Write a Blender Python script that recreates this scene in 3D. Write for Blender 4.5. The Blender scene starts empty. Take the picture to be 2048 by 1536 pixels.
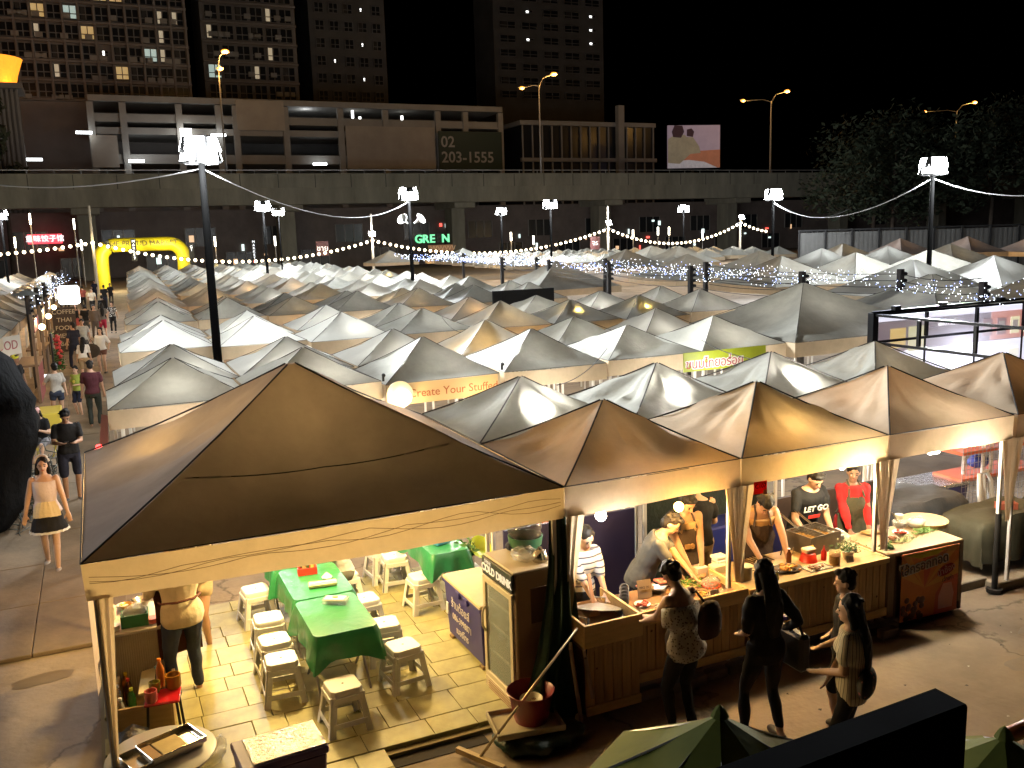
import bpy, bmesh, math, random
from mathutils import Vector, Matrix, noise
R=math.radians; PI=math.pi
rnd=random.Random(7)
S=bpy.context.scene; C=S.collection
# ---------------------------------------------------------------- camera, world, exposure
FL,YAW,PITCH,ROLL=1817.95,0.42425,0.164666,-0.030777
CAM=Vector((-3.70033,-7.10634,4.45622))
fwd=Vector((math.sin(YAW)*math.cos(PITCH),math.cos(YAW)*math.cos(PITCH),-math.sin(PITCH)))
r0=Vector((math.cos(YAW),-math.sin(YAW),0)); u0=r0.cross(fwd)
rgt=math.cos(ROLL)*r0+math.sin(ROLL)*u0; upv=-math.sin(ROLL)*r0+math.cos(ROLL)*u0
cd=bpy.data.cameras.new('camera'); cam=bpy.data.objects.new('camera',cd); C.objects.link(cam)
m=Matrix((rgt,upv,-fwd)).transposed().to_4x4(); m.translation=CAM; cam.matrix_world=m
cd.sensor_width=36; cd.lens=FL/2048*36; cd.clip_start=.05; cd.clip_end=2000
S.camera=cam
S.render.resolution_x=1024; S.render.resolution_y=768
w=bpy.data.worlds.new('World'); S.world=w; w.use_nodes=True
nt=w.node_tree; bg=nt.nodes['Background']; sky=nt.nodes.new('ShaderNodeTexSky'); sky.sky_type='NISHITA'
sky.sun_disc=False; sky.sun_elevation=R(-6); sky.sun_rotation=R(200)
nt.links.new(sky.outputs[0],bg.inputs[0]); bg.inputs[1].default_value=.05
S.view_settings.view_transform='Standard'; S.view_settings.look='None'; S.view_settings.exposure=0; S.view_settings.gamma=1
S.cycles.max_bounces=6; S.cycles.diffuse_bounces=3; S.cycles.transmission_bounces=4; S.cycles.transparent_max_bounces=8
S.cycles.sample_clamp_indirect=4
def at(px,py,Y=None,z=None):
    d=fwd+rgt*((px-1024)/FL)-upv*((py-768)/FL)
    t=(Y-CAM.y)/d.y if Y is not None else (z-CAM.z)/d.z
    return CAM+d*t
# ---------------------------------------------------------------- materials
def M(name,col,rough=.6,metal=0,noi=None,bump=None,emit=None,trans=0,rand=0,stretch=None,spec=.5,alpha=1,col2=None):
    mt=bpy.data.materials.new(name); mt.use_nodes=True; t=mt.node_tree; n=t.nodes; L=t.links
    p=n['Principled BSDF']; out=n['Material Output']
    p.inputs['Roughness'].default_value=rough; p.inputs['Metallic'].default_value=metal
    p.inputs['Specular IOR Level'].default_value=spec
    base=n.new('ShaderNodeRGB'); base.outputs[0].default_value=(*col,1); src=base.outputs[0]
    tc=n.new('ShaderNodeTexCoord'); co=tc.outputs['Object']
    if stretch:
        mp=n.new('ShaderNodeMapping'); mp.inputs['Scale'].default_value=stretch; L.new(co,mp.inputs[0]); co=mp.outputs[0]
    if noi:
        nz=n.new('ShaderNodeTexNoise'); nz.inputs['Scale'].default_value=noi[0]; nz.inputs['Detail'].default_value=6; nz.inputs['Roughness'].default_value=.65
        L.new(co,nz.inputs['Vector'])
        rp=n.new('ShaderNodeMapRange'); rp.inputs[1].default_value=.3; rp.inputs[2].default_value=.7
        L.new(nz.outputs['Fac'],rp.inputs[0])
        mx=n.new('ShaderNodeMix'); mx.data_type='RGBA'; L.new(rp.outputs[0],mx.inputs[0]); L.new(src,mx.inputs[7])
        k=1-noi[1]; mx.inputs[6].default_value=(*(col2 or [c*k for c in col]),1); src=mx.outputs[2]
    if rand:
        oi=n.new('ShaderNodeObjectInfo'); mr=n.new('ShaderNodeMapRange'); mr.inputs[3].default_value=1-rand; mr.inputs[4].default_value=1
        L.new(oi.outputs['Random'],mr.inputs[0])
        mm=n.new('ShaderNodeMix'); mm.data_type='RGBA'; mm.blend_type='MULTIPLY'; mm.inputs[0].default_value=1
        L.new(src,mm.inputs[6]); L.new(mr.outputs[0],mm.inputs[7]); src=mm.outputs[2]
    L.new(src,p.inputs['Base Color'])
    if bump:
        bz=n.new('ShaderNodeTexNoise'); bz.inputs['Scale'].default_value=bump[0]; bz.inputs['Detail'].default_value=5
        L.new(co,bz.inputs['Vector']); bp=n.new('ShaderNodeBump'); bp.inputs['Strength'].default_value=bump[1]; bp.inputs['Distance'].default_value=bump[2] if len(bump)>2 else .01
        L.new(bz.outputs['Fac'],bp.inputs['Height']); L.new(bp.outputs[0],p.inputs['Normal'])
    if emit:
        p.inputs['Emission Color'].default_value=(*emit[0],1); p.inputs['Emission Strength'].default_value=emit[1]
    if alpha<1: p.inputs['Alpha'].default_value=alpha
    if trans:
        tr=n.new('ShaderNodeBsdfTranslucent'); L.new(src,tr.inputs[0]); ms=n.new('ShaderNodeMixShader'); ms.inputs[0].default_value=trans
        L.new(p.outputs[0],ms.inputs[1]); L.new(tr.outputs[0],ms.inputs[2]); L.new(ms.outputs[0],out.inputs[0])
        if bump: L.new(bp.outputs[0],tr.inputs['Normal'])
    return mt
def E_(name,col,s): return M(name,(.8,.8,.8),emit=(col,s))
_cm={}
def paint(col,rough=.5,**k):
    key=(tuple(round(c,3) for c in col),rough,tuple(sorted(k.items())))
    if key not in _cm: _cm[key]=M('paint',col,rough,**k)
    return _cm[key]
# ---------------------------------------------------------------- mesh builder
class MB:
    def __init__(s): s.v=[]; s.f=[]; s.m=[]; s.mi=0
    def add(s,vs,fs):
        b=len(s.v); s.v+=[tuple(a) for a in vs]; s.f+=[tuple(b+i for i in q) for q in fs]; s.m+=[s.mi]*len(fs); return s
    def box(s,c,d,rz=0,rx=0,ry=0):
        mt=Matrix.Rotation(rz,3,'Z')@Matrix.Rotation(ry,3,'Y')@Matrix.Rotation(rx,3,'X'); c=Vector(c)
        vs=[c+mt@Vector((x*d[0]/2,y*d[1]/2,z*d[2]/2)) for z in(-1,1) for y in(-1,1) for x in(-1,1)]
        return s.add(vs,[(0,2,3,1),(4,5,7,6),(0,1,5,4),(2,6,7,3),(0,4,6,2),(1,3,7,5)])
    def bar(s,a,b,w,h=None):
        a=Vector(a); b=Vector(b); h=h or w; d=(b-a).normalized(); u=Vector((0,0,1)) if abs(d.z)<.9 else Vector((0,1,0))
        x=d.cross(u).normalized()*w/2; y=x.cross(d).normalized()*h/2
        return s.add([p+i*x+j*y for p in(a,b) for i,j in((-1,-1),(1,-1),(1,1),(-1,1))],[(0,1,2,3),(7,6,5,4),(0,4,5,1),(1,5,6,2),(2,6,7,3),(3,7,4,0)])
    def tube(s,pts,r,n=6,caps=True):
        pts=[Vector(p) for p in pts]; rs=r if isinstance(r,(list,tuple)) else [r]*len(pts); vs=[]; fs=[]; pu=None
        for i,p in enumerate(pts):
            d=(pts[min(i+1,len(pts)-1)]-pts[max(i-1,0)]).normalized()
            u=pu if pu and abs(pu.dot(d))<.95 else (Vector((0,0,1)) if abs(d.z)<.9 else Vector((1,0,0)))
            x=d.cross(u).normalized(); y=d.cross(x); pu=u
            vs+=[p+(x*math.cos(2*PI*k/n)+y*math.sin(2*PI*k/n))*rs[i] for k in range(n)]
        for i in range(len(pts)-1):
            for k in range(n): fs.append((i*n+k,i*n+(k+1)%n,(i+1)*n+(k+1)%n,(i+1)*n+k))
        if caps: fs+= [tuple(range(n))[::-1],tuple((len(pts)-1)*n+k for k in range(n))]
        return s.add(vs,fs)
    def cyl(s,a,b,r,r2=None,n=12): return s.tube([a,b],[r,r if r2 is None else r2],n)
    def lathe(s,prof,c=(0,0,0),n=16,sx=1,sy=1):
        vs=[];fs=[]
        for r,z in prof: vs+=[(c[0]+sx*r*math.cos(2*PI*k/n),c[1]+sy*r*math.sin(2*PI*k/n),c[2]+z) for k in range(n)]
        for i in range(len(prof)-1):
            for k in range(n): fs.append((i*n+k,i*n+(k+1)%n,(i+1)*n+(k+1)%n,(i+1)*n+k))
        if prof[0][0]>1e-5: fs.append(tuple(range(n))[::-1])
        if prof[-1][0]>1e-5: fs.append(tuple((len(prof)-1)*n+k for k in range(n)))
        return s.add(vs,fs)
    def ball(s,c,r,n=10,m=7):
        r=r if isinstance(r,(list,tuple)) else (r,r,r); vs=[(c[0],c[1],c[2]-r[2])];fs=[]
        for i in range(1,m):
            a=-PI/2+PI*i/m
            vs+=[(c[0]+r[0]*math.cos(a)*math.cos(2*PI*k/n),c[1]+r[1]*math.cos(a)*math.sin(2*PI*k/n),c[2]+r[2]*math.sin(a)) for k in range(n)]
        vs.append((c[0],c[1],c[2]+r[2])); T=len(vs)-1
        for k in range(n):
            fs.append((0,1+(k+1)%n,1+k)); fs.append((T,1+(m-2)*n+k,1+(m-2)*n+(k+1)%n))
            for i in range(m-2): fs.append((1+i*n+k,1+i*n+(k+1)%n,1+(i+1)*n+(k+1)%n,1+(i+1)*n+k))
        return s.add(vs,fs)
    def quad(s,a,b,c,d): return s.add([a,b,c,d],[(0,1,2,3)])
    def mesh(s,name,mats,smooth=False,bevel=0):
        me=bpy.data.meshes.new(name); me.from_pydata(s.v,[],s.f); me.update()
        for mt in (mats if isinstance(mats,(list,tuple)) else [mats]): me.materials.append(mt)
        if s.mi: me.polygons.foreach_set('material_index',s.m)
        if bevel:
            b=bmesh.new(); b.from_mesh(me); bmesh.ops.bevel(b,geom=b.edges[:],offset=bevel,segments=1,affect='EDGES',clamp_overlap=True); b.to_mesh(me); b.free()
        if smooth:
            me.polygons.foreach_set('use_smooth',[True]*len(me.polygons))
            if smooth!=True: me.set_sharp_from_angle(angle=R(smooth))
        return me
    def build(s,name,mats,parent=None,smooth=False,bevel=0,loc=(0,0,0),rz=0):
        return put(name,s.mesh(name,mats,smooth,bevel),parent,loc,rz)
def put(name,me,parent=None,loc=(0,0,0),rz=0):
    o=bpy.data.objects.new(name,me); C.objects.link(o); o.location=loc; o.rotation_euler=(0,0,rz)
    if parent: o.parent=parent
    return o
def tag(o,label=None,cat=None,group=None,kind=None):
    if label:o['label']=label
    if cat:o['category']=cat
    if group:o['group']=group
    if kind:o['kind']=kind
    return o
def thing(name,label,cat,loc=(0,0,0),rz=0,group=None): return tag(put(name,None,None,loc,rz),label,cat,group)
_kids={}
def dup(root,loc,rz=None,label=None):
    c=root.copy(); C.objects.link(c); c.location=loc
    if rz is not None: c.rotation_euler=(0,0,rz)
    if label: c['label']=label
    def rec(a,b):
        for ch in a.children:
            d=ch.copy(); C.objects.link(d); d.parent=b; rec(ch,d)
    rec(root,c); return c
def text(s,size,mat,parent=None,loc=(0,0,0),rot=(0,0,0),ex=.002,name='lettering',align='CENTER',off=0):
    cu=bpy.data.curves.new(name,'FONT'); cu.body=s; cu.size=size; cu.extrude=ex; cu.align_x=align; cu.align_y='CENTER'; cu.offset=off; cu.resolution_u=3
    o=bpy.data.objects.new('t',cu); C.objects.link(o); dg=bpy.context.evaluated_depsgraph_get()
    me=bpy.data.meshes.new_from_object(o.evaluated_get(dg)); bpy.data.objects.remove(o); bpy.data.curves.remove(cu)
    me.materials.clear(); me.materials.append(mat)
    t=put(name,me,parent,loc); t.rotation_euler=rot; return t
K={'k':1}
def lamp(loc,col,P,r=.05,parent=None):
    l=bpy.data.lights.new('light','POINT'); l.color=col; l.energy=P*K['k']; l.shadow_soft_size=r
    o=bpy.data.objects.new('light',l); C.objects.link(o); o.location=loc
    if parent:o.parent=parent
    return o
ORD='first second third fourth fifth sixth seventh eighth ninth tenth eleventh twelfth thirteenth fourteenth fifteenth sixteenth seventeenth eighteenth nineteenth twentieth'.split()+['twenty '+w for w in 'first second third fourth fifth'.split()]
WARM=(1,.62,.25); YEL=(1,.70,.26); WHT=(1,.95,.86); COOL=(.93,.97,1); ORG=(1,.45,.12); SOD=(1,.5,.12)
# ---------------------------------------------------------------- ground
g_con=M('concrete_ground',(.33,.255,.18),.8,noi=(.9,.45),bump=(14,.5,.02))
t_=g_con.node_tree; n_=t_.nodes; vo=n_.new('ShaderNodeTexVoronoi'); vo.feature='DISTANCE_TO_EDGE'; vo.inputs['Scale'].default_value=.32; nz_=n_.new('ShaderNodeTexNoise'); nz_.inputs['Scale'].default_value=2.2; nz_.inputs['Detail'].default_value=8
va=n_.new('ShaderNodeVectorMath'); va.operation='ADD'; tc_=n_.new('ShaderNodeTexCoord'); vs_=n_.new('ShaderNodeVectorMath'); vs_.operation='SCALE'; vs_.inputs['Scale'].default_value=.9
t_.links.new(tc_.outputs['Object'],nz_.inputs['Vector']); t_.links.new(nz_.outputs['Color'],vs_.inputs[0]); t_.links.new(tc_.outputs['Object'],va.inputs[0]); t_.links.new(vs_.outputs[0],va.inputs[1]); t_.links.new(va.outputs[0],vo.inputs['Vector'])
mr_=n_.new('ShaderNodeMapRange'); mr_.inputs[1].default_value=.0; mr_.inputs[2].default_value=.012; mr_.inputs[3].default_value=.45; mr_.inputs[4].default_value=1; t_.links.new(vo.outputs['Distance'],mr_.inputs[0])
pb_=n_['Principled BSDF']; old_=pb_.inputs['Base Color'].links[0].from_socket; mm_=n_.new('ShaderNodeMix'); mm_.data_type='RGBA'; mm_.blend_type='MULTIPLY'; mm_.inputs[0].default_value=1; t_.links.new(old_,mm_.inputs[6]); t_.links.new(mr_.outputs[0],mm_.inputs[7]); t_.links.new(mm_.outputs[2],pb_.inputs['Base Color'])
g_walk=M('walkway_concrete',(.25,.18,.11),.8,noi=(1.1,.55),bump=(20,.4,.01))
mb=MB(); mb.quad((-400,-60,-.06),(600,-60,-.06),(600,700,-.06),(-400,700,-.06)); tag(mb.build('ground',g_con),kind='structure')
sk=M('night_sky_dome',(0,0,0),1,spec=0)
wk=put('walkway',None); tag(wk,kind='structure')
sl=MB().box((0,0,-.03),(1.012,1.594,.05)).mesh('slab',g_walk,bevel=.008)
rw=random.Random(3)
for j in range(36):
    for i in range(2): 
        o=put('slab',sl,wk,(-5.25+i*1.02,4.6+j*1.6,rw.uniform(-.004,.004)))
# a stained patch of newer concrete and puddle marks in front of the stalls
st=M('wet_concrete',(.19,.145,.10),.35,noi=(2.5,.3),bump=(10,.3))
mb=MB()
for (x,y,a,b) in ((4.6,-1.3,.30,.10),(5.4,-.8,.22,.06),(3.4,-2.3,.25,.10),(6.6,-1.4,.35,.12),(5.0,-2.2,.16,.05),(2.9,-1.6,.14,.05),(-4.6,3.2,.3,.14)):
    n=36; vs=[(x+a*math.cos(2*PI*k/n)*(1+.5*noise.noise(Vector((math.cos(2*PI*k/n)*1.3+x,math.sin(2*PI*k/n)*1.3,y)))),y+b*math.sin(2*PI*k/n)*(1+.6*noise.noise(Vector((math.cos(2*PI*k/n)*1.5-x,math.sin(2*PI*k/n)*1.5,3)))),-.056) for k in range(n)]
    mb.add(vs,[tuple(range(n))])
tag(mb.build('water',st),kind='structure')
# ---------------------------------------------------------------- tiled floor of the big tent
til=M('floor_tile',(.46,.415,.17),.5,noi=(4,.35),bump=(30,.3,.004),rand=.22)
tf=put('tile_floor',None); tag(tf,kind='structure')
bed=MB().box((-1.9,2.1,-.04),(4.3,4.1,.04)).build('floor',M('mortar_bed',(.22,.18,.10),.9),tf)
tm={}
y=.12; row=0
while y<4.05:
    h=.42 if row%3==1 else .30; x=-4.02-(.0 if row%2 else .28)
    while x<.1:
        wd=rw.choice((.42,.42,.62,.3)); x1=min(x+wd,.2); xs=max(x,-4.02)
        if x1-xs>.08:
            k=(round(x1-xs,2),h)
            if k not in tm: tm[k]=MB().box((0,0,0),(k[0]-.006,h-.006,.04)).mesh('tile',til,bevel=.004)
            put('tile',tm[k],tf,((xs+x1)/2,y+h/2,rw.uniform(-.004,.003)))
        x=x1 if x1<.2 else 9
    y+=h; row+=1
y=.11
for h in (.30,.42):
    y-=h; x=-4.02
    while x<-1.8:
        wd=min(rw.choice((.42,.62,.5)),-1.78-x); k=(round(wd,2),h)
        if wd>.06:
            if k not in tm: tm[k]=MB().box((0,0,0),(k[0]-.006,h-.006,.04)).mesh('tile',til,bevel=.004)
            put('tile',tm[k],tf,(x+wd/2,y+h/2,rw.uniform(-.004,.003)))
        x+=wd
MB().box((-2.9,-.25,-.04),(2.25,.74,.035)).build('floor',M('mortar_bed2',(.2,.16,.09),.9),tf)
MB().box((-1.32,-.03,-.056),(.9,.16,.006)).build('drain_shade',M('drain_shade_black',(.015,.012,.01),.9),tf)  # flat black strip stands in for the shade in the drain recess
kb=put('kerb_edge',None); tag(kb,kind='structure')
kc=M('concrete_kerb',(.30,.26,.2),.8,noi=(8,.3),bump=(25,.4))
kmesh=MB().box((0,0,0),(.58,.16,.13)).mesh('kerb_stone',kc,bevel=.012)
for i in range(7): put('kerb_stone',kmesh,kb,(6.2+i*.6,.12+.02*i,-.0),-.02)
for i in range(4): put('kerb_stone',kmesh,kb,(4.1+i*.55,.35,-.01))
K['k']=2.3
# ---------------------------------------------------------------- tents
cv=M('canvas',(.60,.60,.53),.75,noi=(1.6,.28),bump=(5,.45,.035),trans=.27,rand=.3,spec=.2)
cvw=M('white_canvas',(.60,.60,.55),.7,noi=(1.2,.15),bump=(4,.4,.03),trans=.3,spec=.2,rand=.1)
cvg=M('grey_canvas',(.52,.52,.46),.8,noi=(1.3,.35),bump=(5,.5,.04),trans=.22,spec=.2,rand=.3)
cvb=M('old_canvas',(.50,.40,.35),.8,noi=(1.1,.3),bump=(6,.35,.02),trans=.065,spec=.15,stretch=(1,1,.5))
val=M('canvas_valance',(.64,.52,.36),.75,noi=(3,.2),bump=(6,.4,.02),trans=.42,spec=.2)
seamM=M('seam',(.05,.045,.04),.8); stl=M('white_steel',(.62,.60,.56),.4); blk=M('black_steel',(.007,.007,.008),.6,noi=(9,.3)); gal=M('galvanised_steel',(.42,.42,.42),.38,.6,noi=(14,.3))
cvt=M('tan_canvas',(.60,.47,.33),.75,noi=(1.4,.25),bump=(5,.4,.03),trans=.2,rand=.15,spec=.2)
def ring(w,d,m):
    c=[(-w/2,-d/2),(w/2,-d/2),(w/2,d/2),(-w/2,d/2)]; o=[]
    for k in range(4):
        a,b=c[k],c[(k+1)%4]
        for j in range(m): o.append((a[0]+(b[0]-a[0])*j/m,a[1]+(b[1]-a[1])*j/m,j/m,k))
    return o
def canopy(mb,w,d,he,hp,n,m,seed,sag=.05,wr=.012,ridge=0):
    rg=ring(w,d,m); q=random.Random(seed); off=q.uniform(0,90); vs=[];fs=[]; N=len(rg)
    for i in range(n+1):
        t=i/n*.985
        for x,y,s,k in rg:
            mid=math.sin(PI*s); z=he+(hp-he)*(t-.16*math.sin(PI*t)*(0.25+.75*mid)*(1+.3*math.sin(off+k)))
            a=noise.noise(Vector((x*2.1+off,y*2.1,t*3)))*wr*3*math.sin(PI*min(t*1.1,1))
            a+=wr*math.sin(9*s*PI+off+k*2+5*t)*mid*(1-t)*math.sin(PI*t)
            a-=sag*.35*math.sin(PI*t)*mid if i else .012*mid
            vs.append((x*(1-t),y*(1-t)+ridge*t*(1 if y>0 else -1)*0,z+a))
    for i in range(n):
        for k in range(N): fs.append((i*N+k,i*N+(k+1)%N,(i+1)*N+(k+1)%N,(i+1)*N+k))
    fs.append(tuple(n*N+k for k in range(N)))
    mb.add(vs,fs)
def valance(mb,w,d,he,h,m,seed):
    rg=ring(w+.012,d+.012,m); q=random.Random(seed); N=len(rg); vs=[]; fs=[]
    for i in range(3):
        for x,y,s,k in rg:
            f=1+(.003*math.sin(s*14+seed+k) if i else 0)*i; b=math.sin(PI*s)
            vs.append((x*f,y*f,he-.004-h*i/2-(.018*b*math.sin(s*5+seed) if i==2 else 0)-.012*b))
    for i in range(2):
        for k in range(N): fs.append((i*N+k,(i+1)*N+k,(i+1)*N+(k+1)%N,i*N+(k+1)%N))
    mb.add(vs,fs)
def seams(mb,w,d,he,hp,r=.012):
    for sx,sy in((-1,-1),(1,-1),(1,1),(-1,1)):
        mb.tube([(sx*w/2*(1-t),sy*d/2*(1-t),he+(hp-he)*(t-.16*math.sin(PI*t)*.25)+.006) for t in(0,.2,.4,.6,.8,.975)],r,5)
    rg=ring(w+.014,d+.014,4); pts=[(x,y,he+.002) for x,y,s,k in rg]; mb.tube(pts+[pts[0]],r*.6,4)
leg_me=MB().box((0,0,.98),(.04,.04,1.96)).mesh('leg',stl,bevel=.004)
near_leg=leg_me
TC={}
def tent(x,y,w=1.96,d=1.96,he=2.16,hp=2.7,label='',group=None,mat=None,lod=0,seed=0,vm=None,rz=0,legs=True,frontlegs=True,vh=.28):
    mat=mat or cv; vm=vm or val
    if lod==2:
        key=('f',w,d,round(hp-he,2),seed%4,mat.name)
        if key not in TC:
            mb=MB(); canopy(mb,w,d,2.16,2.16+hp-he,5,4,seed%4); mb.mi=1; valance(mb,w,d,2.16,.26,3,seed%4); TC[key]=mb.mesh('canopy_tent',[mat,vm],smooth=35)
        o=put('canopy_tent',TC[key],None,(x,y,he-2.16),rz); o.rotation_euler=(r2.uniform(-.02,.02),r2.uniform(-.02,.02),rz); tag(o,label,'tent',group); return o
    t=thing('canopy_tent',label,'tent',(x,y,he-2.16),rz,group)
    if lod: t.rotation_euler=(r2.uniform(-.012,.012),r2.uniform(-.012,.012),rz)
    key=('c',w,d,round(hp-he,2),seed%6 if lod else seed,mat.name)
    if key not in TC:
        mb=MB(); canopy(mb,w,d,2.16,2.16+hp-he,8 if lod else 16,6 if lod else 16,seed,wr=.02 if lod else .026); a=mb.mesh('canopy',mat,smooth=35)
        mb=MB(); valance(mb,w,d,2.16,vh,8,seed); b=mb.mesh('valance',vm,smooth=40)
        mb=MB(); seams(mb,w,d,2.16,2.16+hp-he,.006 if lod else .009); c=mb.mesh('seam',seamM)
        TC[key]=(a,b,c)
    a,b,c=TC[key]; put('canopy',a,t); put('valance',b,t); put('seam',c,t)
    if legs:
        for sx in(-1,1):
            for sy in(-1,1): put('leg',leg_me,t,(sx*(w/2-.07),sy*(d/2-.07),0))
    return t
r2=random.Random(12)
def pyr_lamp(x,y,col,P,z=2.05,r=.05): lamp((x,y,z),col,P,r)
# big front tent
bt=tent(-2,2,3.98,3.98,2.16,3.26,'large brown old canopy tent over the green tables, nearest of all',mat=cvb,seed=11,vh=.29)
bt_=MB(); hh=1.1; bt_.tube([(x_,-1.99*(1-.40)-.03,2.16+hh*(.40-.16*math.sin(PI*.4)*(.25+.75*math.cos(x_/1.2*PI/2)))+.018-.05*abs(x_)) for x_ in [-1.17+.117*i for i in range(21)]],.005,4); bt_.build('crease',seamM,bt,smooth=True)
# front pair of rows
rowA=[(1,801,1207),(3,0,0),(5,0,0),(7.2,0,0)]
side=MB(); n_=20; side.add([(-3.985+.02*math.sin(i*1.9)*(j/6),.25+3.6*i/n_,1.9-.9*j/6) for j in range(7) for i in range(n_+1)],[(j*(n_+1)+i,j*(n_+1)+i+1,(j+1)*(n_+1)+i+1,(j+1)*(n_+1)+i) for j in range(6) for i in range(n_)])
side.build('added_side_curtain',cvb,bt,smooth=60).location=(2,-2,0)  # added curtain, barely in view, limiting light spill onto the walkway
L1=['small tan tent over the counter with the orange bulb','amber glowing tent over the fryer counter marked C107','brown orange tent above the sausage cart banner','darker brown tent at the right edge beside the sausage cart tent']
L2=['grey tent lit white at its peak beside the large brown tent','grey tent with a white lit peak, second beside the large brown tent','grey tent with a bright white lit peak beside the green banner','dull grey tent with a dark face beside the black truss']
for i,x in enumerate((1,3,5,7.05)):
    tent(x,1,1.97,1.97,label=L1[i],seed=20+i,group='front row tents',mat=cvt,hp=2.72)
for i,(x,y) in enumerate(((1,3.02),(2.98,3),(4.86,2.95),(6.82,2.95))):
    tent(x,y,1.95,1.95,label=L2[i],seed=30+i,group='second row tents',mat=(cv,cv,cv,cvg)[i],hp=2.7)
for x in (9.05,11.05):
    tent(x,1,1.97,1.97,label='brown tent half outside the right edge of the stall row' if x<10 else 'brown tent wholly beyond the right edge of the stall row',seed=26,group='front row tents',mat=cvb,hp=2.72)
for lx in (1,3,4.9,6.8): lamp((lx,3.0,1.7),WHT,26)  # added fill lights without bulbs, lifting the second row canopies
lamp((1,1.2,2.0),(1,.72,.4),14); lamp((5,1.3,1.9),(1,.58,.25),20); lamp((7.2,1.4,1.9),(1,.58,.25),16)  # added bulbless lights that brighten the front row canopies
lamp((1.05,2.55,2.42),WHT,14,.03); lamp((3.0,2.6,2.40),WHT,12,.03); lamp((5.0,2.5,2.40),WHT,18,.03); lamp((3.1,.6,2.1),YEL,11)
lamp((7.0,3.0,1.9),WARM,12); lamp((9,1.2,1.9),WARM,20)  # added bulbless lights under the tents at the right end
# rows of two metre tents behind
rows=[7.7,9.9,14.5,16.75,21.7,23.6,28.3,30.5,35.0,37.3,41.6,43.9,48.3,50.6,55,57.3,61.6,63.9,68.4,70.7,75]
glow={}
r2=random.Random(12)
look={'w':'white lit','g':'plain grey','d':'dark dirty grey','y':'yellow glowing','p':'peach glowing'}
spec={(0,2):'d',(0,3):'d',(0,4):'d',(0,5):'g',(0,1):'g',(0,0):'g',(1,0):'w',(1,1):'w',(1,2):'w',(1,3):'g',(1,4):'d',(1,5):'w',(2,0):'w',(2,1):'w',(2,2):'w',(2,3):'g',(2,4):'g',(2,5):'y',(2,6):'y',(2,7):'g',(3,0):'w',(3,1):'w',(3,2):'w',(3,3):'g',(3,4):'p',(3,5):'g',(4,0):'g',(4,1):'g',(4,2):'d',(4,3):'d',(4,4):'d',(5,0):'w',(5,1):'p',(5,2):'d',(5,3):'d',(6,0):'p',(6,1):'p',(7,0):'p'}
for r,v in enumerate(rows):
    sft=.05*(v-7.65) if v<30 else 1.1+.03*(v-30)
    ncol=6 if r<2 else 8 if r<4 else 7
    if r>=4: ncol=7
    for c in range(ncol):
        x=-2.72+sft+2.03*c
        yv=v+(.45-.12*c if 2<=r<4 else 0)+(.9-.13*c if 4<=r<10 else 0)+(r2.uniform(-.06,.06) if r>1 else 0)
        k=spec.get((r,c)) or r2.choice('gggwwddypggw')
        mt={'w':cvw,'g':cv,'d':cvg,'y':cv,'p':cv}[k]
        far=r>11
        lb=f"{look[k]} {'small' if not far else 'far small'} tent, {ORD[c]} from the walkway in the {ORD[r]} roof row"
        tent(x,yv,1.97,1.97,2.16+r2.uniform(-.03,.03),2.71+r2.uniform(-.05,.05),lb,'tents in the farthest rows' if far else 'tents in rows behind',mt,lod=1 if r<6 else 2,seed=r2.randrange(100),legs=r<4,rz=r2.choice((0,PI/2,PI)) if r>1 else 0)
        if k=='y': lamp((x+.05,yv-.35,2.38),(1,.66,.16),12,.03)
        elif k=='p': lamp((x,yv-.3,2.05),(1,.55,.22),16)
        elif k=='w': lamp((x+r2.uniform(-.4,.4),yv-.3,1.9),WHT,20 if r<12 else 12)
        elif r2.random()<.85 or r<2: lamp((x+r2.uniform(-.4,.4),yv-.2,1.8),r2.choice((WARM,WHT,WHT)),36 if r<2 else 20 if r<12 else 12)  # added fill light lifting the plain canopies, no bulb built
# four metre tents round the plaza
big=[(10.4,8.4,'g','large plain grey tent right beside the black truss'),(14.5,8.6,'g','large brownish grey tent directly above the glowing screen'),(19.9,14.0,'w','large bright white tent behind the post wires'),(23.3,13.8,'w','large pale tent with a lit tip near the right edge'),
 (20.9,21.3,'g','large grey tent under the widest fairy lights'),(24.7,21.2,'g','large light grey tent left of the white one'),(28.2,20.6,'g','large dark grey tent behind the tall right lamp pole'),
 (25.6,28.3,'g','large grey tent with a crumpled striped top'),(29.1,27.8,'w','large tent with one bright white side left of centre fence'),(32.4,26.8,'w','large tent with one bright white side, nearer the right'),
 (21.6,28.6,'g','large grey tent behind the left fairy lights'),(32.2,44.5,'g','large distant grey tent in front of the festoon dip'),(33.3,49.5,'g','large distant pointed tent below the festoon bulbs'),(26.6,42.1,'g','large distant grey tent beside the fairy light posts'),
 (14.0,27.2,'g','large grey tent towering over the middle rows'),(36.2,26.3,'g','large shaded tent at the far right beside the fence'),(27,71,'g','large distant tent below the green letters'),(20.5,72,'p','large distant orange tinted tent under the festoon'),(37,34.5,'g','large tent with a sharp tip before the grey fence'),(18.7,8.2,'g','large grey tent half outside the right edge')]
for i,(x,y,k,lb) in enumerate(big):
    tent(x,y,3.94,3.94,2.2,3.26 if i not in(0,1) else 3.2,lb,'large tents round the plaza',{'w':cvw,'g':cvg,'p':cv}[k],lod=1 if y<22 else 2,seed=40+i,legs=y<12)
    if k=='w': lamp((x,y,2.5),COOL,22)
    else: lamp((x,y,1.9),WARM if i>1 else WHT,25 if i>1 else 60)  # added light without a bulb to lift the large canopies
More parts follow.
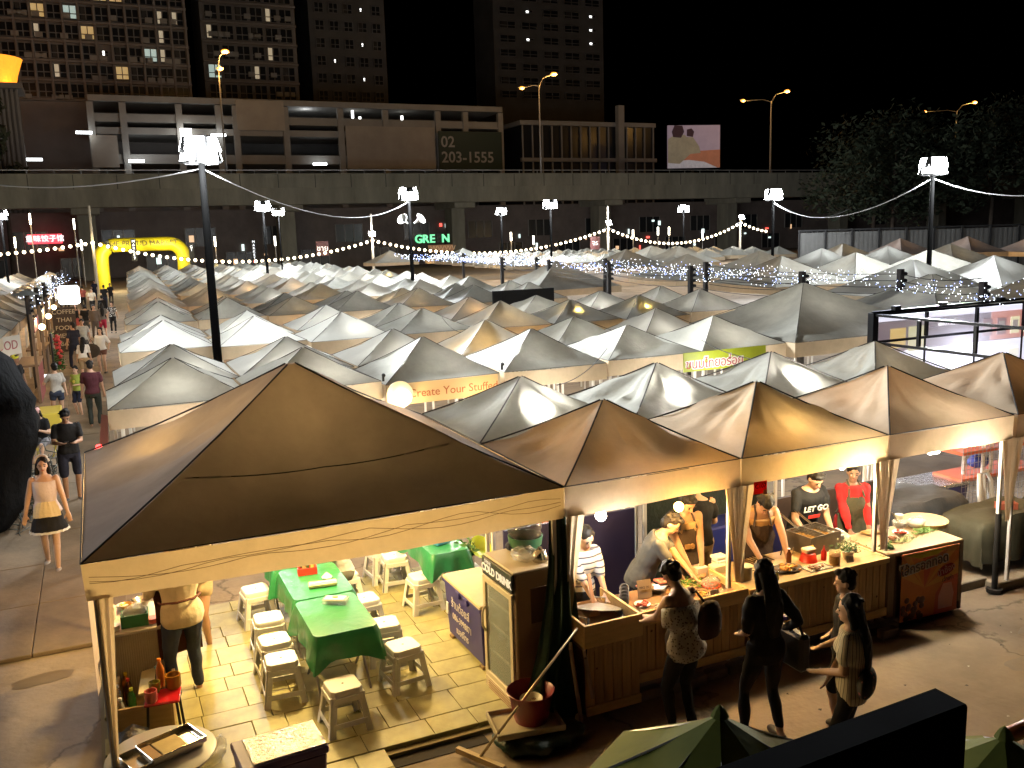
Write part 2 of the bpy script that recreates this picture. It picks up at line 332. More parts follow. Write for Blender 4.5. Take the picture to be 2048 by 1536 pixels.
# brown tents by the far right fence
for i in range(5):
    tent(40.5+4.0*i*.82,33.4-2.6*i*.75,3.1,3.1,2.5,3.45,f"brown tent by the fence, {ORD[i]} of the dim far right row",'brown tents by the fence',cvb,lod=2,seed=70+i)
    lamp((40.5+4.0*i*.82,33.4-2.6*i*.75,2.6),WARM,50 if i==2 else 14)  # added bulbless light under each brown tent
# far right field of small tents
for j in range(8):
    for i in range(11):
        x=24+2.3*i+.9*j*.3; y=52+3.2*j+r2.uniform(-.3,.3)
        if x<23 or (x>44 and j>5): continue
        k=r2.choice('ggwp'); tent(x,y,2,2,2.16+r2.uniform(-.05,.05),2.74,f"{look[k]} far tent, {ORD[i]} from the left in the {ORD[j]} row beyond the plaza",'tents in the farthest rows',{'w':cvw,'g':cv,'p':cv}[k],lod=2,seed=r2.randrange(50))
        if r2.random()<.5: lamp((x,y,1.9),r2.choice((WARM,WHT)),30)  # added bulbless light under about half of these tents
# left block beyond the walkway
for j in range(17):
    for i in range(3):
        x=-7.05-2.05*i+.012*(j*2.3); y=17.5+3.1*j
        k=r2.choice('gdgwp')
        tent(x,y,1.97,3.0,2.16,2.72,f"{look[k]} tent left of the walkway, {ORD[j]} along in the {('nearest','middle','outer')[i]} line",'tents left of the walkway',{'w':cvw,'g':cv,'d':cvg,'p':cv}[k],lod=1 if j<5 else 2,seed=r2.randrange(60),legs=j<6)
        lamp((x,y,2.0),(1,.6,.25),14 if j<8 else 30)  # added bulbless light inside every tent of the left block
# ---------------------------------------------------------------- floodlight poles
K['k']=1.9
pole_m=M('matt_black_pole',(.004,.004,.004),.95,spec=.03)
fl_face=E_('floodlight_face',(.95,.98,1),60)
blk.node_tree.nodes['Principled BSDF'].inputs['Roughness'].default_value=.7
fh=MB().box((0,0,0),(.34,.10,.26)).mesh('floodlight',M('lamp_housing',(.05,.05,.05),.5),bevel=.015)
ff=MB().box((0,-.054,0),(.29,.012,.21)).mesh('lens',fl_face)
def spot(loc,target,P,deg=70):
    l=bpy.data.lights.new('light','SPOT'); l.color=COOL; l.energy=P; l.spot_size=R(deg); l.spot_blend=.6; l.shadow_soft_size=.2
    o=bpy.data.objects.new('light',l); C.objects.link(o); o.location=loc; o.rotation_euler=(Vector(target)-Vector(loc)).to_track_quat('-Z','Y').to_euler()
def floodpole(x,y,h,label,n=4,P=900,rp=.085,s=1,base=0,mat=None,wires=()):
    t=thing('floodlight_pole',label,'lamp post',(x,y,0),0,'floodlight poles over the market')
    MB().tube([(0,0,base),(0,0,h*.55),(0,0,h)],[rp,rp*.9,rp*.7],10).build('pole',mat or pole_m,t,smooth=40)
    MB().box((0,0,h-.05),(.5*s,.05,.05)).build('crossbar',blk,t)
    n+=2  # extra heads added so each cluster reads as a broad glare
    for k in range(n):
        a=2*PI*k/n+.35; rr=.20*s
        o=put('floodlight',fh,t,(rr*math.sin(a),-rr*math.cos(a),h+.12+.15*(k%2)*s)); o.rotation_euler=(R(-16),0,a); o.scale=(s,s,s)
        q=put('lens',ff,o)
    lamp((0,-.5*s,h-.15),COOL,P,.18,t); lamp((.1,.55*s,h-.1),COOL,P*.6,.18,t)
    return t
floodpole(-1.42,13.55,6.15,'tall black floodlight pole rising between the left tents, nearest on the left',6,560,.1,1.35)
floodpole(-15,9.5,6.3,'added unseen floodlight pole lighting the tents from beyond the left edge',6,720,.1,1.35)  # added pole, out of view, that lights the left tent faces
floodpole(5.6,48,6.2,'black floodlight pole with twin bright heads beyond the near left pole',5,1100,.09,1.5)
floodpole(8.5,59,6.2,'floodlight just right of the twin bright heads, farther off',3,1000,.06,1.4)
t3=floodpole(10.2,34.9,6.2,'black floodlight pole carrying two white horn speakers',5,1100,.1,1.5)
floodpole(31,71,6.2,'distant pale floodlight pole just right of the green letters',4,1300,.1,1.7)
floodpole(27.4,53.9,6.2,'dark floodlight pole standing near the middle of the market',5,1000,.1,1.7)
floodpole(54.5,75.6,6.2,'distant floodlight pole above the right dip of the festoon bulbs',4,1700,.1,1.9)
t8=floodpole(38.6,42.6,6.2,'floodlight pole at the near end of the grey fence',6,1100,.11,1.9)
floodpole(25.3,18.1,6.2,'tall black floodlight pole on the far right',6,1100,.1,1.6)
floodpole(-8.4,55,6.2,'floodlight at the left edge beyond the stalls',3,900,.08,1.4)
spot((-1.45,12.9,6.3),(7.5,1.2,2.4),17000,56); spot((25.0,17.4,6.2),(12,7,2.4),11000,70); spot((10.1,34.2,6.3),(7,18,2.2),9000,80); spot((38.2,42,6.3),(26,30,2.4),5000,80)  # added spot lamps at the poles, aimed to brighten the tent faces
hornM=M('white_horn',(.7,.7,.68),.4)
for sx in(-1,1):
    o=MB().lathe([(.04,0),(.05,.12),(.09,.25),(.16,.36),(.27,.44),(.26,.45),(.15,.37),(.05,.2)],n=14,sy=1).build('horn_speaker',hornM,None,smooth=50)
    tag(o,f"white horn speaker under the floodlight, {'left' if sx<0 else 'right'} of the pair",'speaker','horn speakers on the pole')
    o.location=(10.2+sx*.18,34.75,5.05); o.rotation_euler=(R(62),0,R(38 if sx>0 else -75)+ (0 if sx>0 else R(20)))
# loose cables on the lamps
cabW=M('grey_cable',(.5,.5,.5),.5)
def cable(a,b,sag,r,mat,label,name='cable',cat='cable',n=14):
    a=Vector(a);b=Vector(b)
    o=MB().tube([a.lerp(b,i/n)-Vector((0,0,sag*4*(i/n)*(1-i/n))) for i in range(n+1)],r,5).build(name,mat,None,smooth=True); return tag(o,label,cat)
cable((25.3,18.1,6.0),(31,16,5.55),.5,.02,cabW,'pale cable sagging right from the far right lamp')
cable((25.3,18.1,6.0),(38.6,42.6,5.9),1.2,.02,cabW,'thin cable running between the two right lamps')
cable((38.6,42.6,6.0),(50,47,5.6),.9,.03,cabW,'pale cable sagging right from the fence lamp')
cable((-1.42,13.55,6.0),(-6,24,6.3),.2,.015,cabW,'thin cable running left from the near left lamp')
cable((-1.42,13.55,6.0),(10.2,34.9,6.1),.9,.015,cabW,'thin cable running from the near left lamp to the horn pole')
# ---------------------------------------------------------------- festoon lights at the far edge
K['k']=1.6
bulbM=E_('festoon_bulb',(1,.80,.50),9); wireM=M('black_wire',(.01,.01,.01),.6)
bme=MB().ball((0,0,-.16),.15,10,7).mesh('bulb',bulbM,smooth=True)  # bulb drawn oversize to take in its halo of glow
fpt=[(0,505),(185,482),(410,515),(560,517),(745,478),(960,503),(1217,455),(1370,482),(1482,443),(1532,460)]
FP=[at(a,b,Y=86) for a,b in fpt]
spans=[(0,1,.0),(1,4,None),(4,6,None),(6,8,None),(8,9,.15)]
names=['leftmost festoon of warm bulbs rising to the arch pole','warm bulb festoon crossing the yellow arch to the next pole','warm bulb festoon dipping behind the green letters','warm bulb festoon dipping between the two rightmost poles','short warm bulb festoon ending at the fence']
for (a,b,sg),lb in zip(spans,names):
    A,B=FP[a],FP[b]; s={1:1.95,4:2.0,6:2.1}.get(a,sg if sg else 0)
    if a==0: s=.1
    n=int((B-A).length/(.62)); t=thing('festoon_light',lb,'string lights',A,0,'festoons of warm bulbs')
    P=lambda u:(B-A)*u-Vector((0,0,s*4*u*(1-u)))
    MB().tube([P(i/24) for i in range(25)],.02,4).build('wire',wireM,t)
    for i in range(n+1): put('bulb',bme,t,P(i/max(n,1)))
    for i in range(0,n+1,6): lamp(P(i/max(n,1))-Vector((0,.3,.3)),(1,.75,.4),60,.15,t)
for (i,lb,up,fd) in ((1,'pale tall pole carrying festoon bulbs beside the yellow arch',3.2,0),(4,'pale pole at the second peak of the festoon',2.6,600),(6,'pale pole with a small floodlight at the third festoon peak',2.4,2200),(8,'pale pole with a small floodlight at the rightmost festoon peak',.4,2200)):
    p=FP[i]; t=thing('festoon_pole',lb,'pole',(p.x,p.y+.15,0)); MB().tube([(0,0,0),(0,0,p.z+up)],[.16,.1],8).build('pole',M('pale_pole',(.5,.46,.38),.6),t,smooth=40)
    if fd:
        o=put('floodlight',fh,t,(-.1,-.3,p.z+.5)); o.scale=(2.2,2.2,2.2); o.rotation_euler=(R(-25),0,0); put('lens',ff,o); lamp((0,-.8,p.z+.5),COOL,fd,.2,t)
# ---------------------------------------------------------------- yellow inflatable arch
yel=M('yellow_vinyl',(.78,.66,.02),.45,noi=(1,.12),trans=.1)
ar=thing('inflatable_arch','yellow inflatable entrance arch at the far end of the walkway','arch',(1.05,95,0))
pts=[(-4.0,0,0),(-4.0,0,2.4)]+[(-2.6-1.4*math.cos(a),0,2.9+1.55*math.sin(a)) for a in [i*PI/2/6 for i in range(1,7)]]+[(2.6+1.4*math.sin(a),0,2.9+1.55*math.cos(a)) for a in [i*PI/2/6 for i in range(0,7)]]+[(4.0,0,2.2),(4.0,0,0)]
MB().tube(pts,.72,14).build('tube',yel,ar,smooth=60)
text('THE PROUD MARKET',.72,M('dark_print',(.10,.09,.02),.6),ar,(0,-.74,4.55),(PI/2,0,0))
lamp((-2,91,3.5),(1,.85,.5),600); lamp((3.5,91,4.2),(1,.85,.5),600); lamp((-3.4,89,3),(1,.85,.5),300)  # added fill lights for the arch, with no fixtures
# ---------------------------------------------------------------- fairy light strings across the plaza
fp=[(16.98,45.39),(14.24,33.38),(14.94,31.02),(13.5,26.9),(15.14,25.09),(13.16,21.45),(12.57,15.65),(14.65,17.72),(11.95,10.2),(13.9,9.0),(13.6,6.5)]
wd=M('dark_post_wood',(.03,.024,.02),.8,noi=(12,.4))
insl=MB().lathe([(.02,0),(.05,.01),(.05,.05),(.03,.06),(.05,.07),(.04,.1)],n=8).mesh('insulator',blk)
hts={10:3.12}
pl=['by the farthest fairy lights','left of the black panel','behind the black panel','right of the black panel','amid the blue fairy lights, taller','amid the blue fairy lights, shorter','in front of the yellow glowing tents, left','in front of the yellow glowing tents, right','beside the crumpled large grey tent tip','before the bright white tent','just above the black truss']
for i,(x,y) in enumerate(fp):
    t=thing('wire_post','dark square post strung with wires '+pl[i],'post',(x,y,0),0,'wire posts along the plaza')
    h=hts.get(i,3.32); MB().box((0,0,h/2),(.13,.13,h)).build('post',wd,t,bevel=.008)
    for k in range(4):
        o=put('insulator',insl,t,(.07,-.02,h-.12-.16*k)); o.rotation_euler=(0,PI/2,0)
r3=random.Random(5); ws=MB()
left=[fp[i] for i in (8,6,5,3,1)]; right=[fp[i] for i in (10,9,7,4,2,0)]
for line in(left,right):
    for a,b in zip(line,line[1:]):
        for k in range(4):
            A=Vector((*a,3.2-.16*k));B=Vector((*b,3.2-.16*k)); ws.tube([A.lerp(B,i/6)-Vector((0,0,.1*4*(i/6)*(1-i/6))) for i in range(7)],.008,4)
tag(ws.build('wires',wireM),'black wires strung in tiers between the plaza posts','wires',kind='stuff')
fy=MB()
def tiny(p,r): fy.add([p+Vector(q)*r for q in((1,0,0),(-1,0,0),(0,1,0),(0,-1,0),(0,0,1),(0,0,-1))],[(0,2,4),(2,1,4),(1,3,4),(3,0,4),(2,0,5),(1,2,5),(3,1,5),(0,3,5)])
for j in range(44):
    y=5.2+j*1.15; fr=min(1,(y-5)/42); xl=11.4+fr*4.2; xr=13.9+fr*5.5
    if r3.random()<.14: continue
    for s in range(2):
        A=Vector((xl,y+s*.5,3.2)); B=Vector((xr,y+s*.6+r3.uniform(-.3,.3),3.2)); sg=r3.uniform(.05,.4); n=26 if y<30 else 20
        for k in range(n+1):
            u=k/n+r3.uniform(-.01,.01); p=A.lerp(B,u)-Vector((0,0,sg*4*u*(1-u)))+Vector((0,r3.uniform(-.25,.25),r3.uniform(-.12,.06))); fy.mi=1 if r3.random()<.3 else 0
            tiny(p,.0095+.0003*(y-5))
fy.mi=1
tag(fy.build('fairy_lights',[E_('white_led',(.85,.9,1),7),E_('blue_led',(.3,.42,1),8)]),'cold white and blue fairy lights strung over the plaza','fairy lights',kind='stuff')
for p in((12.5,8,3.2),(13.5,14,3.2),(14.5,22,3.2),(15.5,32,3.2)): lamp(p,(.6,.7,1),10,.4)
# ---------------------------------------------------------------- overpass
K['k']=1
oc=M('stained_concrete',(.26,.25,.20),.85,noi=(.35,.5),bump=(1.2,.5,.1),stretch=(1,1,.25))
OY=118; ov=thing('overpass','long stained concrete road overpass crossing behind the market','overpass',(0,OY,0))
MB().box((90,2,12.35),(380,.5,1.9)).build('parapet',oc,ov); 
MB().box((90,3.6,10.3),(380,3,2.2)).build('girder',oc,ov); MB().box((90,10,11.4),(380,15,.4)).build('deck',oc,ov)
pm=MB().box((0,0,4.4),(2.2,3,9.2)).box((0,0,9.0),(3.4,9,1.2)).mesh('pier',oc,bevel=.1)
for x in range(-30,240,26): put('pier',pm,ov,(x,9,0))
jm=MB().box((0,1.735,12.3),(.10,.03,1.8)).mesh('expansion_joint',M('joint',(.06,.06,.055),.9))
for x in range(-40,240,5): put('expansion_joint',jm,ov,(x,0,0))
rl=MB().bar((-100,2,13.75),(280,2,13.75),.09)
rl.build('railing',M('rail_steel',(.55,.55,.55),.4,.5),ov)
rp_=MB().box((0,2,13.5),(.08,.08,.5)).mesh('railing_post',gal)
for x in range(-40,240,3): put('railing_post',rp_,ov,(x,0,0))
# road lamps on the overpass
sodM=E_('sodium_lamp',(1,.30,.02),3.2)
sh=MB().ball((0,0,0),(.55,.3,.2),10,6).mesh('lamp_head',M('lamp_grey',(.3,.3,.3),.5)); sg=MB().ball((0,-.12,-.12),(.55,.42,.3),10,6).mesh('bulb',sodM,smooth=True)
ssm=MB().ball((0,-.12,-.1),(.42,.36,.26),10,6).mesh('bulb',sodM,smooth=True)
poles=[((450,105),(440,140),(452,330),'above the near left floodlight'),((1107,150),(1043,178),(1082,340),'beside the dark tower'),((1573,184),(1485,203),(1540,345),'right of the lit billboard'),((1948,206),(1848,225),(1908,345),'at the far right')]
for (a,b,c,lb) in poles:
    p1=at(*a,Y=124); p2=at(*b,Y=124); base=at(*c,Y=124); t=thing('street_lamp','tall orange twin armed road lamp '+lb,'street lamp',(base.x,124,0),0,'orange road lamps on the overpass')
    h=p1.z-.6; d1=p1.x-base.x; d2=p2.x-base.x
    MB().tube([(0,0,11.6),(0,0,h-1)],[.17,.09],8).build('pole',gal,t)
    for d,z,me in((d1,p1.z,sg),(d2,p2.z,ssm)):
        MB().tube([(0,0,h-1.2),(d*.3,0,(h-1+z)/2+.3),(d,0,z+.1)],.07,6).build('arm',gal,t)
        o=put('lamp_head',sh,t,(d,0,z+.22)); put('bulb',me,o)
    lamp((d1,-1.2,p1.z-.7),SOD,1500,.4,t); lamp((d2,-1.2,p2.z-.7),SOD,700,.4,t)
# ---------------------------------------------------------------- buildings behind the overpass
cw=M('condo_wall',(.30,.27,.25),.85,noi=(.2,.25)); cd_=M('dark_tower_wall',(.20,.19,.18),.85,noi=(.2,.3)); pw=M('podium_wall',(.34,.33,.31),.85,noi=(.25,.25))
gls=M('dark_glass',(.02,.022,.025),.25); frm=M('window_frame',(.22,.21,.2),.6)
curt=M('curtained_window',(.05,.045,.04),.7)
lit=[E_('lit_window_amber',(1,.62,.2),.38),E_('lit_window_warm',(1,.8,.5),.3),E_('lit_window_cool',(.75,1,.9),.4),E_('lit_lamp_white',(1,1,.95),4)]
def winmesh(w,h,pm,half=False,full=False):
    mb=MB(); mb.box((0,.06,0),(w,.04,h)); mb.mi=1
    for x in(-w/2,0,w/2): mb.box((x,-.03,0),(.14,.2,h+.14))
    for z in(-h/2,-h*.1,h/2): mb.box((0,-.032,z),(w+.14,.16,.13))
    mb.mi=2
    if half: mb.box((-w*.22,.03,.1),(w*.34,.03,h*.9))
    if full: mb.box((0,.03,.1),(w*.94,.03,h*.92))
    mb.mi=2
    return mb.mesh('window',[gls,frm,pm])
def facade(root,x0,x1,z0,z1,nc,nr,litmap,y=0,rw_=.84,rh=.72):
    cw_=(x1-x0)/nc; ch=(z1-z0)/nr; key=(round(cw_,2),round(ch,2)); ms={}
    for r in range(nr):
        for c in range(nc):
            k=litmap.get((r,c),'n' if (r*7+c*5)%4 else 'm')
            if k not in ms:
                ms[k]={'n':lambda:winmesh(cw_*rw_,ch*rh,gls),'m':lambda:winmesh(cw_*rw_,ch*rh,curt,half=True),'a':lambda:winmesh(cw_*rw_,ch*rh,lit[0],full=True),'h':lambda:winmesh(cw_*rw_,ch*rh,lit[1],half=True),'c':lambda:winmesh(cw_*rw_,ch*rh,lit[2],full=True),'w':lambda:winmesh(cw_*rw_*.5,ch*rh*.4,lit[3],half=True)}[k]()
            put('window',ms[k],root,(x0+(c+.5)*cw_,y,z1-(r+.5)*ch))
CY=158
A=at(-60,-60,Y=CY);B=at(385,190,Y=CY)
z0,z1=at(200,190,Y=CY).z-1,at(200,-70,Y=CY).z
c1=thing('apartment_tower','wide pale apartment block with balconies and scattered lit windows, top left','building',(0,CY,0))
MB().box(((A.x+B.x)/2,6,z1/2),(B.x-A.x,11.9,z1)).build('wall',cw,c1)
lm={(1,2):'a',(1,7):'a',(1,8):'a',(2,12):'h',(2,5):'c',(2,11):'h',(3,11):'h',(3,3):'h',(3,6):'a',(4,11):'h',(2,3):'a',(4,7):'w',(5,4):'h',(4,10):'c',(5,8):'a'}
facade(c1,A.x+.5,B.x-.3,z0,z1,13,7,lm,-.05)
sb=MB().box((0,-.35,0),(B.x-A.x,.7,.35)).mesh('balcony_slab',cw)
for r in range(8): put('balcony_slab',sb,c1,((A.x+B.x)/2,0,z0+(z1-z0)*r/7))
fn=MB().box((0,-.4,(z0+z1)/2),(.3,.8,z1-z0)).mesh('fin',cw)
for c in range(0,14): put('fin',fn,c1,(A.x+.5+(B.x-A.x-.8)*c/13,0,0))
A2=at(392,-60,Y=CY+9);B2=at(600,190,Y=CY+9); z0,z1=at(500,192,Y=CY+9).z-1,at(500,-70,Y=CY+9).z
c2=thing('apartment_tower','set back apartment wing with pale lit windows left of the dark towers','building',(0,CY+9,0))
MB().box(((A2.x+B2.x)/2,6.3,z1/2),(B2.x-A2.x,12,z1)).build('wall',cw,c2)
facade(c2,A2.x+.5,B2.x-.5,z0,z1,6,7,{(1,0):'c',(5,0):'c',(2,4):'h',(4,4):'h',(5,3):'h',(3,0):'h'},-.05)
sb=MB().box((0,-.3,0),(B2.x-A2.x,.6,.35)).mesh('balcony_slab',cw)
for r in range(8): put('balcony_slab',sb,c2,((A2.x+B2.x)/2,0,z0+(z1-z0)*r/7))
A3=at(612,-60,Y=CY+22);B3=at(778,190,Y=CY+22); z0,z1=at(700,210,Y=CY+22).z,at(700,-70,Y=CY+22).z
c3=thing('apartment_tower','dim narrow tower right of the apartment wing','building',(0,CY+22,0))
MB().box(((A3.x+B3.x)/2,6.5,z1/2),(B3.x-A3.x,12,z1)).build('wall',cd_,c3)
facade(c3,A3.x+.5,B3.x-.5,z0,z1,5,8,{(1,1):'w',(2,3):'w',(4,3):'w',(5,1):'w',(6,3):'w'},-.05,.6,.55)
A4=at(985,-60,Y=CY+42);B4=at(1210,200,Y=CY+42); z0,z1=at(1100,205,Y=CY+42).z,at(1100,-70,Y=CY+42).z
c4=thing('apartment_tower','very dark tower with paired white corridor lights','building',(0,CY+42,0))
MB().box(((A4.x+B4.x)/2,6.5,z1/2),(B4.x-A4.x,12,z1)).build('wall',cd_,c4)
facade(c4,A4.x+.5,B4.x-.5,z0,z1,5,10,{(3,1):'w',(5,1):'w',(3,4):'w',(4,4):'w',(5,4):'w',(1,4):'w'},-.05,.7,.5)
acm=MB().box((0,0,0),(1.1,.5,.8)).cyl((0,-.26,0),(0,-.28,0),.3,n=10).mesh('air_conditioner',M('ac_unit',(.35,.34,.32),.6))
ra=random.Random(17)
for root,x0,x1,z0_,z1_,nn in((c1,A.x+1,B.x-1,at(200,190,Y=CY).z-1,at(200,0,Y=CY).z,46),(c2,A2.x+1,B2.x-1,at(500,192,Y=CY+9).z,at(500,0,Y=CY+9).z,22)):
    for _ in range(nn): put('air_conditioner',acm,root,(ra.uniform(x0,x1),-.45,z0_+(z1_-z0_)*(ra.randrange(5)+.12)/5))
# podium in front of the towers
PY=146
pd=thing('podium_building','long grey parking podium with open bays below the towers','building',(0,PY,0))
xl,xr=at(175,200,Y=PY).x,at(1005,230,Y=PY).x; zt=at(300,190,Y=PY).z
MB().box(((xl+xr)/2,6.5,zt-.6),(xr-xl,13,.9)).build('roof_beam',pw,pd)
zz=[at(300,y,Y=PY).z for y in (236,262,318)]
for z,h in zip(zz,(1.2,1.0,1.4)): MB().box(((xl+xr)/2,6.6,z),(xr-xl+.02,12.8,h)).build('floor_slab',pw,pd)
MB().box(((xl+xr)/2,12.5,zt/2-.6),(xr-xl,.6,zt-1)).build('back_wall',cd_,pd)
cm=MB().box((0,.4,zt/2-.6),(.95,.8,zt-1.2)).mesh('column',pw)
for px in (180,245,357,436,470,570,680,770,875,930,1000): put('column',cm,pd,(at(px,220,Y=PY).x,-.15,0))
for (a,b,c,d) in ((470,200,570,262),(690,252,872,338),(180,270,240,335)):
    p,q=at(a,b,Y=PY),at(c,d,Y=PY); MB().box(((p.x+q.x)/2,-.1,(p.z+q.z)/2),(q.x-p.x,.3,abs(p.z-q.z))).build('wall_panel',M('podium_panel',(.42,.38,.33),.8,noi=(.3,.2)),pd)
tl=MB().box((0,0,0),(2.2,.4,.35)).mesh('strip_light',E_('strip_light',(.95,1,1),7))
for (px,py) in ((68,319),(168,265),(273,322),(437,270),(640,328)):
    o=put('strip_light',tl,pd,at(px,py,Y=PY-1.2)-Vector((0,PY,0))); 
tv=MB().box((0,0,0),(.35,.3,1.4)).mesh('tube_light',lit[3])
for (px,py) in ((705,228),(720,242),(804,240),(310,200),(408,205)): put('tube_light',tv,pd,at(px,py,Y=PY+3)-Vector((0,PY,0))).scale=(1,1,1 if px>500 else .5)
lamp((at(300,285,Y=PY).x,PY-4,at(300,300,Y=PY).z),COOL,250,.5); lamp((at(620,240,Y=PY).x,PY+3,at(620,225,Y=PY).z),COOL,150,.5)  # added fill lights for the podium, with no fixtures
o=MB().box((0,0,0),(1.6,.3,1.5)).build('wall_lantern',E_('square_lantern',(1,1,.95),8),pd); o.location=at(372,267,Y=PY-1.2)-Vector((0,PY,0))
gm=M('dark_green_hoarding',(.018,.04,.035),.6); wt=M('faded_white_print',(.35,.35,.34),.7)
p,q=at(876,262,Y=PY-1),at(1005,340,Y=PY-1); hb=thing('hoarding','dark green hoarding printed with a phone number','hoarding',((p.x+q.x)/2,PY-1,(p.z+q.z)/2))
MB().box((0,0,0),(q.x-p.x,.2,p.z-q.z)).build('panel',gm,hb)
hw=q.x-p.x; text('02',2.6,wt,hb,(-hw/2+.4,-.12,1.4),(PI/2,0,0),align='LEFT',off=.04); text('203-1555',2.6,wt,hb,(-hw/2+.4,-.12,-1.2),(PI/2,0,0),align='LEFT',off=.04)
# right podium
q0,q1=at(1040,240,Y=PY+4),at(1312,345,Y=PY+4); pr_=thing('podium_building','dark framed hall with slim vertical glazing bars right of the hoarding','building',(0,PY+4,0))
MB().box(((q0.x+q1.x)/2,6,q0.z-.4),(q1.x-q0.x,12,.8)).build('roof_beam',pw,pr_); MB().box(((q0.x+q1.x)/2,6,(q0.z-.8)/2),(q1.x-q0.x-1,11,q0.z-.9)).build('wall',gls,pr_)
bm=MB().box((0,0,q0.z/2-.4),(.22,.3,q0.z-.9)).mesh('glazing_bar',pw)
for i in range(15): put('glazing_bar',bm,pr_,(q0.x+.5+(q1.x-q0.x-1)*i/14,.2,0))
MB().box(((q0.x+q1.x)/2,-.02,at(1150,320,Y=PY+4).z),(q1.x-q0.x,.6,.7)).build('floor_slab',pw,pr_)
c5=MB().box((0,0,0),(1.3,1.2,at(1235,212,Y=PY+4).z)).build('column',pw,pr_); c5.location=(at(1237,250,Y=PY+4).x,-.5,at(1235,212,Y=PY+4).z/2)
# orange lit pavilion top left
op=at(30,145,Y=140); pv=thing('lit_pavilion','flared orange lit crown on a slatted tower at the left edge','tower',(op.x-3.2,140,0))
MB().lathe([(3.2,op.z-1.9),(3.5,op.z-.5),(4.1,op.z+1.2),(4.3,op.z+1.7)],n=4 if 0 else 20).build('lantern_crown',M('glowing_amber',(.8,.4,.05),.5,emit=((1,.32,.02),1.6),noi=(1,.5)),pv,smooth=60)
MB().box((0,0,op.z-2.3),(8,8,.7)).build('roof_slab',cw,pv); bs=MB().box((0,0,(op.z-2.7)/2),(.3,.3,op.z-2.7)).mesh('slat',cw)
for i in range(12): put('slat',bs,pv,(-3.3+.6*i,-3.3,0))
MB().box((0,1,(op.z-2.7)/2),(6.4,5,op.z-2.7)).build('core',cd_,pv); lamp((op.x,137,op.z-2),(1,.35,.05),500,.4)
# lit billboard
b0,b1=at(1342,250,Y=135),at(1433,335,Y=135); bb=thing('billboard','lit photo billboard of stooping farm workers beyond the overpass','billboard',((b0.x+b1.x)/2,135,(b0.z+b1.z)/2),R(-14))
W_,H_=(b1.x-b0.x)*1.0,(b0.z-b1.z)*1.02
MB().box((0,.2,0),(W_,.3,H_)).build('panel',M('billboard_print_sky',(.3,.25,.3),.8,emit=((.40,.30,.38),.3),noi=(.3,.3)),bb)
def bl(pts,m,y,nm='print_shape'):
    MB().add([(a*W_/2,y,b*H_/2) for a,b in pts]+[(a*W_/2,y+.02,b*H_/2) for a,b in pts],[tuple(range(len(pts)))]).build(nm,m,bb)
P1=M('print_soil',(.3,.1,.05),.8,emit=((.4,.16,.09),.35),noi=(.6,.5)); P2=M('print_shirt',(.3,.28,.2),.8,emit=((.28,.23,.16),.3),noi=(.5,.5)); P3=M('print_dark',(.03,.02,.02),.8,emit=((.1,.04,.06),.15)); P4=M('print_pale',(.4,.4,.4),.8,emit=((.45,.42,.45),.4),noi=(1.2,.6))
bl([(-1,-1),(1,-1),(1,-.15),(.2,-.2),(-1,-.55)],P1,.03); bl([(-1,-1),(.9,-1),(.4,-.72),(-.2,-.62),(-1,-.7)],P4,.02)
bl([(-1,-.75),(-.55,-.8),(-.15,-.35),(-.05,.15),(-.35,.55),(-.7,.6),(-1,.35)],P2,.01); bl([(-.2,-.35),(.25,-.3),(.2,.0),(-.05,.45),(-.3,.45),(-.35,.1)],P2,0); 
bl([(-.8,.45),(-.5,.42),(-.38,.7),(-.45,.98),(-.75,1),(-.85,.7)],P3,-.01); bl([(-.28,.5),(-.05,.45),(.0,.7),(-.1,.85),(-.28,.8)],P3,-.01)
lg=MB().box((0,0,0),(.5,.5,b1.z)).build('leg',blk,bb); lg.location=(0,.8,-(b0.z+b1.z)/2+b1.z/2)
# shops under the overpass
shp=thing('shop_row','dim row of shopfronts and signs behind the overpass piers','building',(0,131,0))
MB().box((70,2,4.5),(300,4,9)).build('wall',M('shop_wall',(.16,.13,.12),.8,noi=(.4,.4)),shp)
shg=MB().box((0,0,0),(4.2,.1,2.6)); shg.mi=1
for x in(-2.1,-.7,.7,2.1): shg.box((x,-.06,0),(.12,.12,2.7))
shg=shg.mesh('shop_window',[gls,frm])
for i in range(34): put('shop_window',shg,shp,(-38+i*5.4,-.08,1.6+3.6*(i%2)))
glow2=[E_('shop_glow_warm',(1,.6,.3),.9),E_('shop_glow_white',(.8,1,.95),1.4),E_('shop_glow_red',(1,.08,.05),2)]
r4=random.Random(9)
sp=[MB().box((0,0,0),(.9,.12,1.2)).mesh('lit_window',g) for g in glow2]
for i in range(46):
    o=put('lit_window',sp[r4.choice((0,0,1,1,2))],shp,(r4.uniform(-25,120),-.2,r4.uniform(.8,6.5))); k=r4.uniform(.25,.8); o.scale=(k,1,r4.uniform(.2,.8))
vt=MB().box((0,0,0),(.16,.16,1.1)).mesh('tube_light',E_('street_tube',(1,.95,.8),12))
for i,(px,py) in enumerate(((30,485),(163,490),(430,483),(550,482),(1022,473),(1067,480),(1266,468),(1316,462),(1338,462),(1405,468),(60,438),(148,448))):
    p=at(px,py,Y=104); t=thing('tube_lamp',f"slim white tube street light, {ORD[i]} counted along the far edge",'street light',(p.x,104,0),0,'tube lights along the far street'); MB().cyl((0,0,0),(0,0,p.z-.5),.06).build('post',gal,t); put('tube_light',vt,t,(0,0,p.z))
    if i%2==0: lamp((p.x,103.4,p.z),WARM,350,.3)
